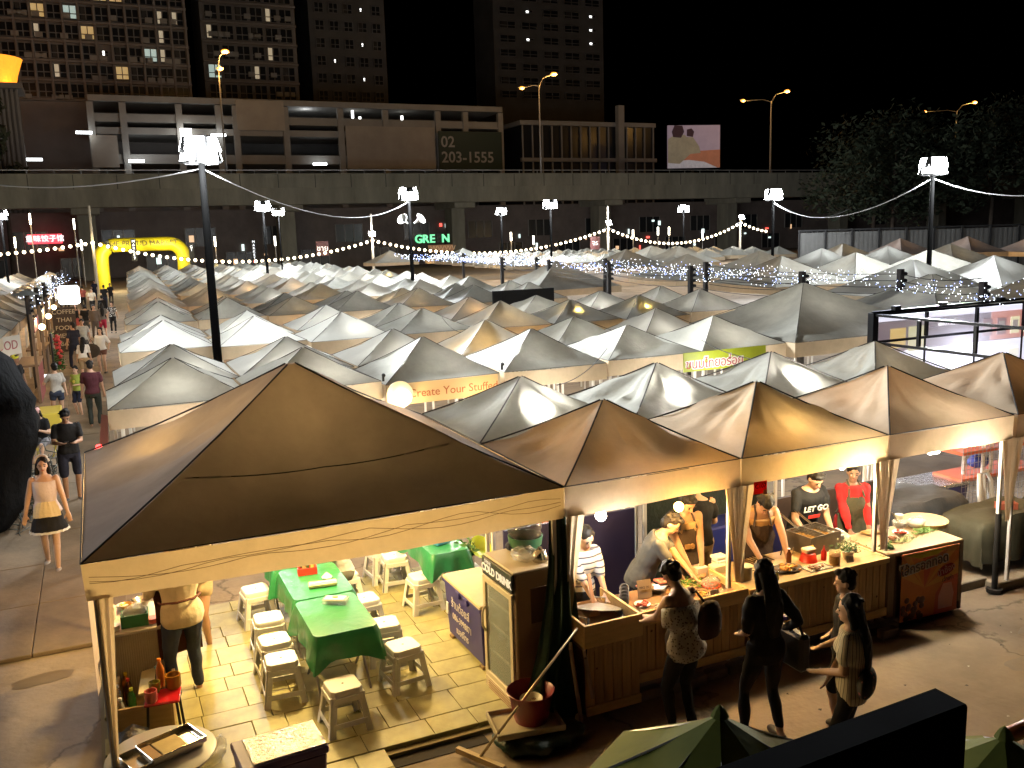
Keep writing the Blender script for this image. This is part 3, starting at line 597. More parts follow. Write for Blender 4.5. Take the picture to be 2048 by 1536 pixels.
# signs
rs=thing('shop_sign','small glowing red sign with white characters, left beyond the festoon','sign',at(90,478,Y=129))
MB().box((0,0,0),(4.1,.25,1.25)).build('panel',E_('red_sign',(1,.02,.06),1.6),rs); text('重味饺子馆',.92,E_('sign_white',(1,.85,.85),2.2),rs,(0,-.15,0),(PI/2,0,0))
gs=thing('letter_sign','glowing green letters with one letter dark, over a tan panel','sign',at(866,478,Y=112))
gl=E_('green_letters',(.05,.9,.35),1.1); gd=M('unlit_letter',(.02,.03,.025),.6)
for ch,x,mt in (('G',-2.05,gl),('R',-1.05,gl),('E',-.1,gl),('E',.8,gd),('N',1.85,gl)): text(ch,1.55,mt,gs,(x,0,0),(PI/2,0,0),ex=.12,off=.03,name='letter')
MB().box((1.1,.1,-1.3),(3.6,.2,.95)).build('panel',M('tan_panel',(.4,.22,.12),.7,emit=((.5,.22,.1),.12)),gs); text('WWWV',1.0,M('gold_print',(.6,.42,.25),.6,emit=((.7,.4,.2),.25)),gs,(1.4,-.03,-1.3),(PI/2,0,0))
for (px,py,s_,lb) in ((1190,486,'จร','small pale lit notice board below the third festoon peak'),(645,497,'ขาย','small pale lit notice board left of the second festoon pole')):
    o=thing('notice_board',lb,'sign',at(px,py,Y=88)); MB().box((0,0,0),(1.3,.1,1.5)).build('panel',M('notice_panel',(.1,.03,.03),.5),o); text(s_,.8,E_('notice_print',(1,.85,.75),1.2),o,(0,-.06,0),(PI/2,0,0))
for (px,py,s_,lb) in ((268,500,'MARKET','vertical string of small lit white letters under the arch'),(508,500,'MARKET','vertical string of small lit white letters behind the rows'),(384,510,'GT','short vertical pair of lit letters right of the arch')):
    o=thing('vertical_sign',lb,'sign',at(px,py,Y=93)); MB().box((0,.06,0),(.5,.06,2.2)).build('panel',blk,o)
    for i,ch in enumerate(s_): text(ch,.36,E_('letter_white',(.9,.95,1),2),o,(0,0,.85-.34*i),(PI/2,0,0),name='letter')
# grey sheet fence and trees on the right
fe=thing('sheet_fence','grey corrugated sheet fence on dark posts at the right','fence')
F0,F1=Vector((43.5,45.5,0)),Vector((64,30,0)); n=14; d=(F1-F0)/n; ang=math.atan2(d.y,d.x); shm=M('fence_sheet',(.13,.13,.125),.6,noi=(1.2,.3))
fm=MB()
for k in range(12): fm.box((d.length*(k+.5)/12,0.03*(k%2),1.95),(d.length/12,.02,3.7))
fm=fm.mesh('panel',shm); fpz=MB().box((0,-.06,2),(.12,.12,4.05)).mesh('post',blk)
for i in range(n): put('panel',fm,fe,F0+d*i,ang); put('post',fpz,fe,F0+d*i,ang)
MB().bar(F0+Vector((0,0,3.95)),F1+Vector((0,0,3.95)),.12).build('rail',blk,fe)
lfm=M('dark_leaves',(.035,.05,.028),.7,rand=.0,noi=(.6,.5)); brk=M('bark',(.06,.045,.035),.9,noi=(4,.4),bump=(8,.5))
def tree(x,y,h,r,label,seed,nl=1500,ls=.5):
    q=random.Random(seed); t=thing('tree',label,'tree',(x,y,0),0,'trees beyond the fence')
    mb=MB(); mb.tube([(0,0,0),(.1,0,h*.35),(.3,.1,h*.6),(.2,0,h*.85)],[.35,.26,.16,.05],8)
    for k in range(7):
        a=q.uniform(0,6.28); z=h*q.uniform(.35,.65); mb.tube([(.1,0,z),(math.cos(a)*r*.4,math.sin(a)*r*.4,z+h*.12),(math.cos(a)*r*.8,math.sin(a)*r*.8,z+h*.2)],[.12,.07,.02],5)
    mb.build('trunk',brk,t,smooth=50)
    cl=[(Vector((q.gauss(0,r*.45),q.gauss(0,r*.45),h*q.uniform(.4,.95))),r*q.uniform(.25,.5)) for _ in range(16)]; lv=MB()
    for _ in range(nl):
        c,rr=q.choice(cl); p=c+Vector((q.gauss(0,1),q.gauss(0,1),q.gauss(0,.7))).normalized()*rr*q.uniform(.5,1.05)
        a=Vector((q.gauss(0,1),q.gauss(0,1),q.gauss(0,1))).normalized(); b=a.orthogonal().normalized(); s=ls*q.uniform(.5,1.2)
        lv.add([p-a*s,p+b*s*.5,p+a*s,p-b*s*.5],[(0,1,2,3)])
    lv.build('crown',lfm,t)
tw=['tall dark tree left of the fence lamp','broad dark tree behind the middle of the fence','dark tree right of the fence middle','tall dark tree behind the far right lamp','dark tree behind the brown tents','dark leafy tree at the right edge','dark tree behind the rightmost road lamp']
for i,(x,y,h,r) in enumerate(((103,96,17,9),(94,84,17,9),(104,77,18,10),(112,70,19,10),(118,58,18,10),(126,50,19,10),(142,66,21,11))): tree(x,y,h,r,tw[i],i,6500,.42)
lt=at(6,215,Y=128); tree(lt.x-1,128,lt.z+3,3,'dark green tree at the left edge beside the pavilion',33,700)
K['k']=2.9
# ---------------------------------------------------------------- people
import numpy as np
SK=[M('skin_tan',(.42,.235,.145),.5,noi=(9,.08)),M('skin_light',(.53,.33,.22),.5,noi=(9,.08)),M('skin_brown',(.30,.16,.095),.5,noi=(9,.08))]
hairM=M('black_hair',(.012,.010,.009),.62,stretch=(1,1,.12),noi=(60,.5),bump=(50,.6),spec=.25); eyeM=M('eye_dark',(.02,.015,.012),.2); lipM=M('lips',(.32,.10,.08),.5); browM=M('eyebrow',(.02,.015,.012),.8); soleM=M('sandal',(.05,.03,.02),.7)
def prim_union(name,prims,vox,mats,parent,smooth=3,rough=0):
    mb=MB()
    for p in prims:
        if p[0]=='c':
            _,a,ra,b,rb=p; a=Vector(a);b=Vector(b); d=(b-a); L=d.length; d=d/L if L>1e-6 else Vector((0,0,1)); pts=[];rs=[]
            for t in(1.3,.8,.35): pts.append(a-d*ra*math.sin(t)); rs.append(max(ra*math.cos(t),.001))
            pts+= [a,a.lerp(b,.5),b]; rs+=[ra,(ra+rb)/2,rb]
            for t in(.35,.8,1.3): pts.append(b+d*rb*math.sin(t)); rs.append(max(rb*math.cos(t),.001))
            mb.tube(pts,rs,10)
        elif p[0]=='l':   # loft of ellipses: (centre, rx, ry, matrix)
            vs=[];fs=[];n=16; rg=p[1]
            for c,rx,ry,mt in rg: vs+=[Vector(c)+mt@Vector((rx*math.cos(2*PI*k/n),ry*math.sin(2*PI*k/n),0)) for k in range(n)]
            for i in range(len(rg)-1):
                for k in range(n): fs.append((i*n+k,i*n+(k+1)%n,(i+1)*n+(k+1)%n,(i+1)*n+k))
            fs+=[tuple(range(n))[::-1],tuple((len(rg)-1)*n+k for k in range(n))]; mb.add(vs,fs)
        elif p[0]=='e':
            _,c,r,mt=p; b=MB(); b.ball((0,0,0),r,12,9); mb.add([Vector(c)+mt@Vector(v) for v in b.v],b.f)
    me=mb.mesh(name,mats); o=bpy.data.objects.new(name,me); C.objects.link(o)
    md=o.modifiers.new('r','REMESH'); md.mode='VOXEL'; md.voxel_size=vox; md.use_smooth_shade=True
    ms=o.modifiers.new('s','SMOOTH'); ms.factor=.5; ms.iterations=smooth
    dg=bpy.context.evaluated_depsgraph_get(); me2=bpy.data.meshes.new_from_object(o.evaluated_get(dg)); bpy.data.objects.remove(o); bpy.data.meshes.remove(me)
    if rough:
        amp,fx,fz=rough if isinstance(rough,tuple) else (rough,60,30)
        N=len(me2.vertices); co=np.empty(N*3,np.float32); no=np.empty(N*3,np.float32); me2.vertices.foreach_get('co',co); me2.vertices.foreach_get('normal',no); co=co.reshape(-1,3); no=no.reshape(-1,3)
        rs=np.random.RandomState(len(me2.vertices)%9973); d=np.zeros(N,np.float32)
        for k in range(7):
            w_=rs.normal(size=3); w_/=np.linalg.norm(w_)+1e-6; f=(1+.35*k); d+=np.sin(co@(w_*np.array([fx,fx,fz])*f)+rs.uniform(0,6.3)+1.5*np.sin(co@(rs.normal(size=3)*fx*.4)))/f**.7
        co+=no*(d*amp*.42)[:,None]; me2.vertices.foreach_set('co',co.ravel())
    me2.materials.clear(); 
    for mt in (mats if isinstance(mats,list) else [mats]): me2.materials.append(mt)
    me2.polygons.foreach_set('use_smooth',[True]*len(me2.polygons))
    return put(name,me2,parent)
def ik(a,b,l1,l2,pole):
    a=Vector(a);b=Vector(b); d=b-a; L=min(d.length,(l1+l2)*.999); dn=d.normalized(); b=a+dn*L
    x=(l1*l1-l2*l2+L*L)/(2*L); h=math.sqrt(max(l1*l1-x*x,0)); p=Vector(pole); p=(p-dn*p.dot(dn)).normalized()
    return a+dn*x+p*h,b
def face_to(dx,dy): return math.atan2(-dx,dy)
PEOPLE='people'
def person(label,x,y,yaw,H=1.65,skin=0,hair='short',top=None,bot=None,lean=0,head=(0,0),L=None,Rh=None,feet=None,seat=None,g=1.0,vox=.013,z=0,fem=False,shoes=(.03,.025,.02),group=None,twist=0,apron=None,hairc=None,face=True,polL=None,polR=None,hat=None):
    s=H/1.70; t=thing('person',label,'person',(x,y,z-.055),yaw,group); I=Matrix.Identity(3)
    hz=.93 if seat is None else (seat+.09)/s
    hip=Vector((0,0,hz)); Rm=Matrix.Rotation(-R(lean),3,'X')@Matrix.Rotation(R(twist),3,'Z')
    if lean and seat is None: hip.y-=.004*lean*.6
    T=lambda p:(hip+Rm@(Vector(p)-Vector((0,0,.93))))
    Hm=Rm@Matrix.Rotation(R(head[1]),3,'Z')@Matrix.Rotation(-R(head[0]),3,'X'); nk=T((0,0,1.46)); HT=lambda p: nk+Hm@(Vector(p)-Vector((0,0,1.46)))
    sw=.176 if not fem else .156; hw=.09
    rings=[(.80,.13,.10),(.88,.165,.115),(.96,.155,.112),(1.06,.135,.10),(1.18,.15,.108),(1.28,.165,.112),(1.36,.17,.10),(1.42,.12,.08),(1.455,.06,.058)]
    if fem: rings=[(.80,.135,.105),(.88,.172,.122),(.96,.155,.112),(1.06,.122,.092),(1.18,.138,.105),(1.27,.15,.118),(1.36,.152,.094),(1.42,.10,.074),(1.455,.052,.052)]
    def torso(z0,z1,inf,fl=0):
        o=[]
        for zz,a,b in rings:
            if z0-1e-6<=zz<=z1+1e-6: o.append((T((0,0,zz))*s,(a*g+inf+fl*max(0,(1.0-zz)))*s,(b*g+inf+fl*max(0,1.0-zz))*s,Rm))
        return ('l',o)
    sh=[T((-sw*g**.5,0,1.375)),T((sw*g**.5,0,1.375))]
    tg=[L or (-.26,.06,.80),Rh or (.26,.06,.80)]
    arms=[]; body=[]
    for i in(0,1):
        tgt=Vector(tg[i]); pole=(polL,polR)[i] or ((-.5 if i==0 else .5),-.9,-.35); e,wr=ik(sh[i],tgt,.285,.25,pole); arms.append((sh[i],e,wr))
        body+= [('c',sh[i]*s,.047*s*g**.5,e*s,.041*s*g**.4),('c',e*s,.041*s*g**.4,wr*s,.028*s)]
        d=(wr-e).normalized(); sd=Vector((1 if i==0 else -1,0,0)); up=d.cross(sd).normalized(); sd=up.cross(d).normalized()
        pc=wr+d*.05; body.append(('l',[((wr+d*q)*s,a*s,b*s,Matrix((sd,up,d)).transposed()) for q,a,b in((-.01,.026,.02),(.03,.036,.018),(.075,.041,.016),(.092,.036,.012))]))
        if vox<.016:
            for k,ln in enumerate((.062,.075,.07,.055)):
                bs=wr+d*.085+sd*(.030-.02*k); cu=(up*-.35 if i==0 else up*.35); m1=bs+(d+cu*.4).normalized()*ln*.55; m2=m1+(d*.8+cu*1.2).normalized()*ln*.5
                body+=[('c',bs*s,.0095*s,m1*s,.009*s),('c',m1*s,.009*s,m2*s,.0075*s)]
            b0=wr+d*.03+sd*.03; b1=b0+(d*.6+sd*.7).normalized()*.045; body+=[('c',b0*s,.013*s,b1*s,.010*s),('c',b1*s,.010*s,(b1+(d*.9+sd*.2).normalized()*.03)*s,.008*s)]
    body.append(torso(.80,1.46,-.012))
    body.append(('c',T((0,-.005,1.42))*s,.052*s,HT((0,.005,1.52))*s,.047*s))
    body+=[('e',HT((0,-.005,1.605))*s,(.074*s,.093*s,.098*s),Hm),('e',HT((0,.02,1.545))*s,(.058*s,.068*s,.068*s),Hm),('c',HT((0,.088,1.59))*s,.010*s,HT((0,.104,1.565))*s,.015*s),('c',HT((0,.07,1.503))*s,.02*s,HT((0,.06,1.50))*s,.024*s)]
    for sx in(-1,1): body.append(('e',HT((sx*.076,-.008,1.575))*s,(.012*s,.022*s,.032*s),Hm))
    if feet is None: feet=[(-.10,.03),(.10,-.02)]
    legs=[]
    for i in(0,1):
        hp=hip+Vector(((-hw,hw)[i]*g**.5,0,-.05)); ft=feet[i]; an=Vector((ft[0],ft[1],.085+(ft[2] if len(ft)>2 else 0))); kn,an=ik(hp,an,.42,.40,(0.12*(-1 if i==0 else 1),1,.1)); legs.append((hp,kn,an))
        tr=.083*g if not fem else .086*g; q_=.84 if bot and bot[0] in('pants','tight') else 1
        body+=[('c',hp*s,tr*s*q_,kn*s,.052*s*q_*g**.5),('c',kn*s,.052*s*q_*g**.5,(kn.lerp(an,.35)+Vector((0,-.012*(q_==1),0)))*s,.05*s*q_*g**.5),('c',kn.lerp(an,.3)*s,.05*s*q_*g**.5,an*s,.034*s),('c',(an+Vector((0,-.03,-.045)))*s,.034*s,(an+Vector(((-.02,.02)[i],.14,-.058)))*s,.026*s)]
    prim_union('body',body,vox*s,SK[skin],t)
    tm=lambda p:[(a if isinstance(a,str) else a) for a in p]
    if bot:
        k,bm=bot; P=[('l',[(T((0,0,zz))*s if zz>.9 else (hip+Vector((0,0,zz-.93)))*s,(a*g+.012)*s,(b*g+.012)*s,I) for zz,a,b in rings if zz<=1.0])]
        end={'pants':.93,'shorts':.02,'hot':-.5}.get(k)
        for hp,kn,an in legs:
            if k=='skirt': continue
            r1=.094*g; 
            if k=='pants': P+=[('c',hp*s,r1*s,kn*s,.064*s*g**.5),('c',kn*s,.064*s*g**.5,kn.lerp(an,.88)*s,.052*s)]
            elif k=='tight': P+=[('c',hp*s,.092*g*s,kn*s,.058*s*g**.5),('c',kn*s,.058*s*g**.5,kn.lerp(an,.4)*s,.056*s*g**.5),('c',kn.lerp(an,.4)*s,.056*s*g**.5,kn.lerp(an,.92)*s,.040*s)]
            elif k=='shorts': P+=[('c',hp*s,r1*1.04*s,hp.lerp(kn,.88)*s,.076*s*g**.5)]
            else: P+=[('c',hp*s,r1*s,hp.lerp(kn,.35)*s,.085*s*g**.5)]
        if k=='skirt': P=[('l',[((hip+Vector((0,0,q)))*s,a*s,b*s,I) for q,a,b in((-.33,.25,.21),(-.2,.22,.18),(-.05,.18,.135),(.08,.145,.108))])]
        prim_union('trousers' if k in('pants','tight') else 'skirt' if k=='skirt' else 'shorts',P,vox*s,bm,t,3,(.009,10,18))
    so=None
    if top:
        k,bm=top[:2]; lo=top[2] if len(top)>2 else .84; P=[]
        if k=='crop': P=[torso(.96,1.30,.014)]
        elif k=='off': P=[torso(.80,1.28,.02,.06),('l',[(T((0,0,q))*s,a*s,b*s,Rm) for q,a,b in((1.12,.225,.15),(1.22,.235,.145),(1.30,.215,.125))])]
        else:
            P=[torso(.80 if lo<.84 else .88,1.42 if k!='tank' else 1.36,.016,.02 if not lo<.8 else .05)]
            for i,(a,e,wr) in enumerate(arms):
                fr={'short':.62,'long':1.0,'half':.9,'tank':0}.get(k,.6)
                if fr: 
                    P.append(('c',(a+Vector((0,0,-.003)))*s,.060*s*g**.5,a.lerp(e,fr)*s,(.062 if k!='long' else .050)*s*g**.4))
                    if k=='long': P.append(('c',e*s,.050*s*g**.4,e.lerp(wr,.82)*s,.040*s))
        if k=='tank': P+=[('c',T((sx*.09,.0,1.34))*s,.05*s,T((sx*.085,0,1.41))*s,.035*s) for sx in(-1,1)]
        so=prim_union('shirt' if k!='crop' else 'top',P,vox*s,bm,t,3,(.013,9,17))
    hm=hairc or hairM; hp=[]
    if hair!='none':
        hp=[('e',HT((0,-.020,1.628))*s,(.084*s,.094*s,.094*s),Hm),('e',HT((0,-.045,1.58))*s,(.078*s,.062*s,.085*s),Hm)]
        if hair in('short','spiky'): hp.append(('e',HT((.015,.045,1.685))*s,(.06*s,.05*s,.03*s),Hm))
        if hair in('long','longtie'):
            hp+=[('l',[(HT((0,-.06,1.60))*s,.08*s,.05*s,Hm),(HT((0,-.082,1.48))*s,.085*s,.042*s,Hm),(T((0,-.125,1.33))*s,.098*s,.034*s,Rm),(T((0,-.135,1.18))*s,.085*s,.03*s,Rm),(T((0,-.13,1.05))*s,.045*s,.02*s,Rm)])]
            hp+=[('c',HT((sx*.075,-.005,1.60))*s,.025*s,HT((sx*.085,-.02,1.46))*s,.028*s) for sx in(-1,1)]
        if hair=='bob': hp+=[('c',HT((sx*.07,-.01,1.60))*s,.03*s,HT((sx*.075,-.01,1.49))*s,.028*s) for sx in(-1,1)]
        if hair in('bun','pony'): hp.append(('e',HT((0,-.125,1.62))*s,(.045*s,.042*s,.045*s),Hm))
        if hair=='pony': hp.append(('c',HT((0,-.13,1.60))*s,.035*s,HT((0,-.15,1.40))*s,.02*s))
        q=random.Random(int(abs(x*37+y*11)*10))
        if vox<.02:
            for _ in range(26):
                a_=q.uniform(0,2*PI); e_=q.uniform(.15,1.4); d_=Vector((math.cos(a_)*math.cos(e_),math.sin(a_)*math.cos(e_)-.15,math.sin(e_))); b_=Vector((0,-.02,1.625))+Vector((d_.x*.078,d_.y*.088,d_.z*.088)); f_=b_+Vector((d_.x*.012+q.gauss(0,.012),d_.y*.012+q.gauss(0,.012),-.012))
                hp.append(('c',HT(b_)*s,.017*s,HT(f_)*s,.011*s))
        prim_union('hair',hp,max(vox*.8,.008)*s,hm,t,1,.0045*s)
    if hat:
        hk,hm2=hat; P=[('e',HT((0,-.012,1.645))*s,(.094*s,.106*s,.082*s),Hm)]
        if hk=='cap': P.append(('l',[(HT((0,.10,1.645))*s,.07*s,.06*s,Hm),(HT((0,.11,1.655))*s,.065*s,.055*s,Hm)]))
        prim_union('hat',P,vox*s,hm2,t,2)
    if face and vox<.022:
        for sx in(-1,1):
            b=MB().ball((0,0,0),(.014*s,.006*s,.0075*s),8,5); o=b.build('eye',eyeM,t); o.matrix_local=Matrix.Translation(HT((sx*.030,.0815,1.588))*s)@Hm.to_4x4()
            b=MB().box((0,0,0),(.034*s,.008*s,.008*s)); o=b.build('eyebrow',browM,t); o.matrix_local=Matrix.Translation(HT((sx*.031,.083,1.612))*s)@Hm.to_4x4()
        b=MB().ball((0,0,0),(.023*s,.008*s,.008*s),8,5); o=b.build('mouth',lipM,t); o.matrix_local=Matrix.Translation(HT((0,.085,1.528))*s)@Hm.to_4x4()
    if shoes:
        for i,(hp_,kn,an) in enumerate(legs): prim_union('shoe',[('l',[((an+Vector(((-.01,.01)[i],.055,zz-.085)))*s,a_*s,b_*s,I) for zz,a_,b_ in((.0,.046,.132),(.025,.05,.135),(.045,.044,.12),(.062,.034,.09))])],max(vox,.010)*s,paint(shoes,.5),t,1)
    if apron:
        am,lo=apron; n=10; mb=MB(); vs=[];rowz=[1.30,1.22,1.1,1.0,.9,.78,.66,.55,.45][:lo]
        for j,zz in enumerate(rowz):
            wd=.10 if zz>1.25 else .135 if zz>1.15 else .185
            dd=[b for zr,a,b in rings if zr>=min(zz,1.36)][0] if zz>.8 else .115
            for i in range(n+1):
                u=-1+2*i/n; p=Vector((u*wd*g,(dd*g+.034)*math.sqrt(max(.02,1-(u*.72)**2))+.004*math.sin(u*9),zz)); vs.append((T(p) if zz>.9 else hip+Vector((p.x,p.y,zz-.93)))*s)
        mb.add(vs,[(j*(n+1)+i,j*(n+1)+i+1,(j+1)*(n+1)+i+1,(j+1)*(n+1)+i) for j in range(len(rowz)-1) for i in range(n)])
        for sx in(-1,1): mb.tube([T((sx*.09*g,.12*g,1.30))*s,T((sx*.075,.07,1.42))*s,T((sx*.06,-.03,1.47))*s],.012*s,5)
        mb.tube([T((-.15*g,.09*g,1.05))*s,T((-.17*g,0,1.05))*s,T((-.08,-.125*g,1.05))*s,T((.08,-.125*g,1.05))*s,T((.17*g,0,1.05))*s,T((.15*g,.09*g,1.05))*s],.012*s,5)
        mb.build('apron',am,t,smooth=60)
    t['s']=s
    return t,T,HT,Hm,Rm,s,arms
def chest_text(pp,txt,size,mat,zz=1.2,back=False,dy=.15,off=.01):
    t,T,HT,Hm,Rm,s,arms=pp
    mt=Rm@(Matrix.Rotation(PI if not back else 0,3,'Z')@Matrix.Rotation(PI/2,3,'X'))
    o=text(txt,size*s,mat,t,ex=.004,name='shirt_print',off=off); o.matrix_local=Matrix.Translation(T((0,dy if not back else -dy,zz))*s)@mt.to_4x4(); return o
stripe=None
def pattern(name,kind,c1,c2,sc,rough=.75,thr=.5):
    mt=bpy.data.materials.new(name); mt.use_nodes=True; t=mt.node_tree; n=t.nodes; L=t.links; p=n['Principled BSDF']; p.inputs['Roughness'].default_value=rough
    tc=n.new('ShaderNodeTexCoord')
    if kind=='v':
        wv=n.new('ShaderNodeTexGradient'); wv.gradient_type='RADIAL'; m1=n.new('ShaderNodeMath'); m1.operation='MULTIPLY'; m1.inputs[1].default_value=sc; m2=n.new('ShaderNodeMath'); m2.operation='FRACT'; L.new(wv.outputs['Fac'],m1.inputs[0]); L.new(m1.outputs[0],m2.inputs[0]); src=m2.outputs[0]
    elif kind=='h':
        wv=n.new('ShaderNodeTexWave'); wv.bands_direction='Z' if kind=='h' else 'X'; wv.inputs['Scale'].default_value=sc; src=wv.outputs['Fac']
    else:
        wv=n.new('ShaderNodeTexVoronoi' if kind=='f' else 'ShaderNodeTexNoise'); wv.inputs['Scale'].default_value=sc; src=wv.outputs[0]
    L.new(tc.outputs['Object'],wv.inputs['Vector']); cr=n.new('ShaderNodeValToRGB'); cr.color_ramp.elements[0].position=thr-.03; cr.color_ramp.elements[1].position=thr+.03
    cr.color_ramp.elements[0].color=(*c1,1); cr.color_ramp.elements[1].color=(*c2,1); L.new(src,cr.inputs[0]); L.new(cr.outputs[0],p.inputs['Base Color']); return mt
cl=lambda c,n_=.25:M('cloth',c,.85,noi=(7,n_),bump=(9,.8,.02),spec=.2)
blackc=cl((.016,.016,.018)); navyc=cl((.02,.022,.04)); jean=cl((.035,.045,.075)); tanc=cl((.42,.32,.19)); greyt=cl((.10,.105,.11)); redc=cl((.55,.03,.03)); whitec=cl((.72,.70,.66),.12); brownap=cl((.075,.055,.045)); oliveap=cl((.10,.09,.055)); maroon=cl((.06,.015,.02))
whp=paint((.7,.7,.68),.6)
# vendors behind the counters
pp=person('woman in a white striped top stirring the big pan behind the front counter',.55,.72,face_to(.12,-1),1.58,1,'bun',('half',pattern('striped_cloth','h',(.08,.08,.11),(.62,.60,.57),5,thr=.16)),('pants',blackc),lean=8,head=(22,-8),L=(-.06,.36,1.0),Rh=(.08,.36,.92),fem=True)
pp=person('man in a dark grey printed tee leaning over the counter beside the orange bulb',1.30,.66,face_to(.75,-.55),1.68,0,'short',('short',greyt,.78),('pants',blackc),lean=27,head=(14,0),L=(.05,.46,.98),Rh=(.02,.40,.86),g=1.1,polL=(-.5,.2,-1),polR=(.5,.2,-1))
o=chest_text(pp,'▲▲',.12,M('flame_print',(.8,.30,.03),.6),1.24,dy=.165); 
pp=person('bare armed man in a dark apron standing behind the orange bulb',1.87,.86,face_to(-.1,-1),1.74,0,'short',('tank',cl((.50,.34,.18))),('pants',tanc),lean=8,head=(30,8),L=(-.06,.34,.94),Rh=(.08,.34,.92),g=1.12,apron=(brownap,7))
chest_text(pp,'BBQ',.055,M('faded_gold',(.3,.18,.08),.6),1.12,dy=.185)
pp=person('man in a black tee seen from behind in the second stall row',2.38,1.25,face_to(.15,1),1.70,1,'short',('short',blackc),('shorts',tanc),lean=4,head=(15,0),L=(-.2,.3,1.0),Rh=(.2,.3,1.0),g=1.1)
pp=person('bare shouldered man in a dark apron bending behind the red C107 card',2.82,.80,face_to(-.25,-1),1.72,0,'short',('tank',cl((.55,.33,.14))),('pants',blackc),lean=24,head=(35,0),L=(-.22,.40,.86),Rh=(.10,.40,.90),g=1.15,apron=(brownap,7),polL=(-1,-.2,.2))
pp=person('man in a black LET GO tee working the fryer baskets',3.72,.98,face_to(-.05,-1),1.74,0,'short',('short',blackc,.78),('pants',navyc),lean=15,head=(24,0),L=(-.10,.36,.96),Rh=(.22,.34,.93),g=1.12)
chest_text(pp,'LET GO',.10,whp,1.25,dy=.165,off=.002); chest_text(pp,'▬▬',.07,M('red_print',(.6,.04,.03),.6),1.15,dy=.16)
pp=person('woman in a red long sleeved shirt and olive apron beside the fryer',4.42,.95,face_to(-.35,-1),1.66,2,'short',('long',redc,.78),('pants',blackc),lean=6,head=(8,-20),L=(-.10,.30,.92),Rh=(.15,.34,.88),g=1.12,fem=True,apron=(oliveap,7))
# customers
pp=person('woman in an off shoulder floral top leaning on the front counter',.74,-.80,face_to(-.25,1),1.62,1,'bun',('off',pattern('floral_cloth','f',(.10,.07,.07),(.50,.46,.42),38,thr=.32),.8),('tight',blackc),lean=10,head=(34,-5),L=(-.04,.42,1.02),Rh=(.08,.40,1.04),fem=True,g=1.1,feet=[(-.10,.05),(.08,-.04)],shoes=(.10,.06,.045))
floral=pp
pp=person('woman in black with very long black hair facing the second counter',1.30,-1.22,face_to(.05,1),1.66,1,'long',('long',blackc,.78),('tight',blackc),lean=2,head=(12,0),L=(-.12,.2,.98),Rh=(.26,.10,.98),fem=True,feet=[(-.17,.06),(.16,-.02)])
blackw=pp
pp=person('woman in a pinstripe baseball jersey with long black hair',1.50,-2.02,face_to(-.55,.85),1.60,1,'long',('short',pattern('pinstripe_cloth','v',(.05,.05,.06),(.60,.54,.42),34,thr=.16),.76),('tight',cl((.02,.022,.03))),lean=3,head=(4,12),L=(-.06,.24,1.0),Rh=(.14,.22,.86),fem=True,feet=[(-.10,.02),(.10,-.02)])
jersey=pp; chest_text(pp,'SH',.095,M('print_black',(.03,.03,.035),.6),1.30,back=True,dy=.15,off=.004); chest_text(pp,'0',.2,M('print_black2',(.03,.03,.035),.6),1.14,back=True,dy=.142,off=.006)
pp=person('boy in a dark tee with glasses behind the jersey woman',2.02,-1.42,face_to(-.7,.7),1.52,1,'short',('short',blackc),('shorts',blackc),head=(8,5),L=(-.12,.2,.95),Rh=(.24,.12,.95))
# big tent
pp=person('cook in a loose beige shirt and rolled jeans with back turned at the left counter',-3.24,1.98,face_to(-.30,1),1.74,0,'short',('half',M('beige_shirt',(.56,.46,.27),.85,noi=(4,.15),bump=(9,.5,.03)),.72),('pants',jean),lean=10,head=(30,0),L=(-.20,.36,1.0),Rh=(.10,.40,1.02),g=1.15,feet=[(-.12,-.02),(.13,.06)],shoes=(.05,.04,.035),apron=(cl((.11,.04,.025)),9))
cook=pp
pp=person('person in a dark floral top standing beyond the beige shirted cook',-2.98,3.15,face_to(-.6,-.8),1.60,0,'short',('half',pattern('dark_floral','f',(.50,.45,.4),(.03,.02,.02),26,thr=.3)),('hot',tanc),lean=6,L=(-.1,.3,1.0),Rh=(.1,.3,1.0),g=1.05)
pp=person('seated person in a white tee preparing food at the green tables',-1.28,3.42,face_to(-1,-.1),1.6,1,'short',('short',whitec),('shorts',cl((.12,.12,.10))),lean=22,head=(30,0),L=(-.06,.46,.86),Rh=(.12,.42,.84),seat=.44,feet=[(-.12,.40),(.12,.36)],g=1.05)
# walkway visitors
V='people on the walkway'; vx=.0165
pp=person('smiling woman in a white frilled apron and black mini skirt walking down the walkway',-4.62,6.9,face_to(-.05,-1),1.62,1,'longtie',('tank',cl((.66,.56,.54),.12)),('skirt',blackc),head=(4,6),L=(-.28,.10,.84),Rh=(.30,-.02,.84),feet=[(-.08,.20),(.09,-.20)],fem=True,g=1.06,shoes=(.35,.3,.25),group=V,hat=None)
t,T,HT,Hm,Rm,s,_=pp
MB().tube([HT((.09*math.cos(a),-.01,1.63+.105*math.sin(a)))*s for a in [i*PI/10 for i in range(11)]],.02,6).build('headband',whitec,t,smooth=True)
mb=MB(); n=16; vs=[]
for q,rr in((1.06,.135),(.98,.175),(.90,.2),(.84,.205)):
    for i in range(n+1):
        a=-1.15+2.3*i/n; vs.append(Vector((rr*math.sin(a),rr*.8*math.cos(a)+.02+.008*math.sin(i*2.4),q-.02*abs(math.sin(a))))*s)
mb.add(vs,[(j*(n+1)+i,j*(n+1)+i+1,(j+1)*(n+1)+i+1,(j+1)*(n+1)+i) for j in range(3) for i in range(n)]); mb.build('apron',cl((.72,.60,.36),.1),t,smooth=60)
mb=MB(); vs=[]; n=40
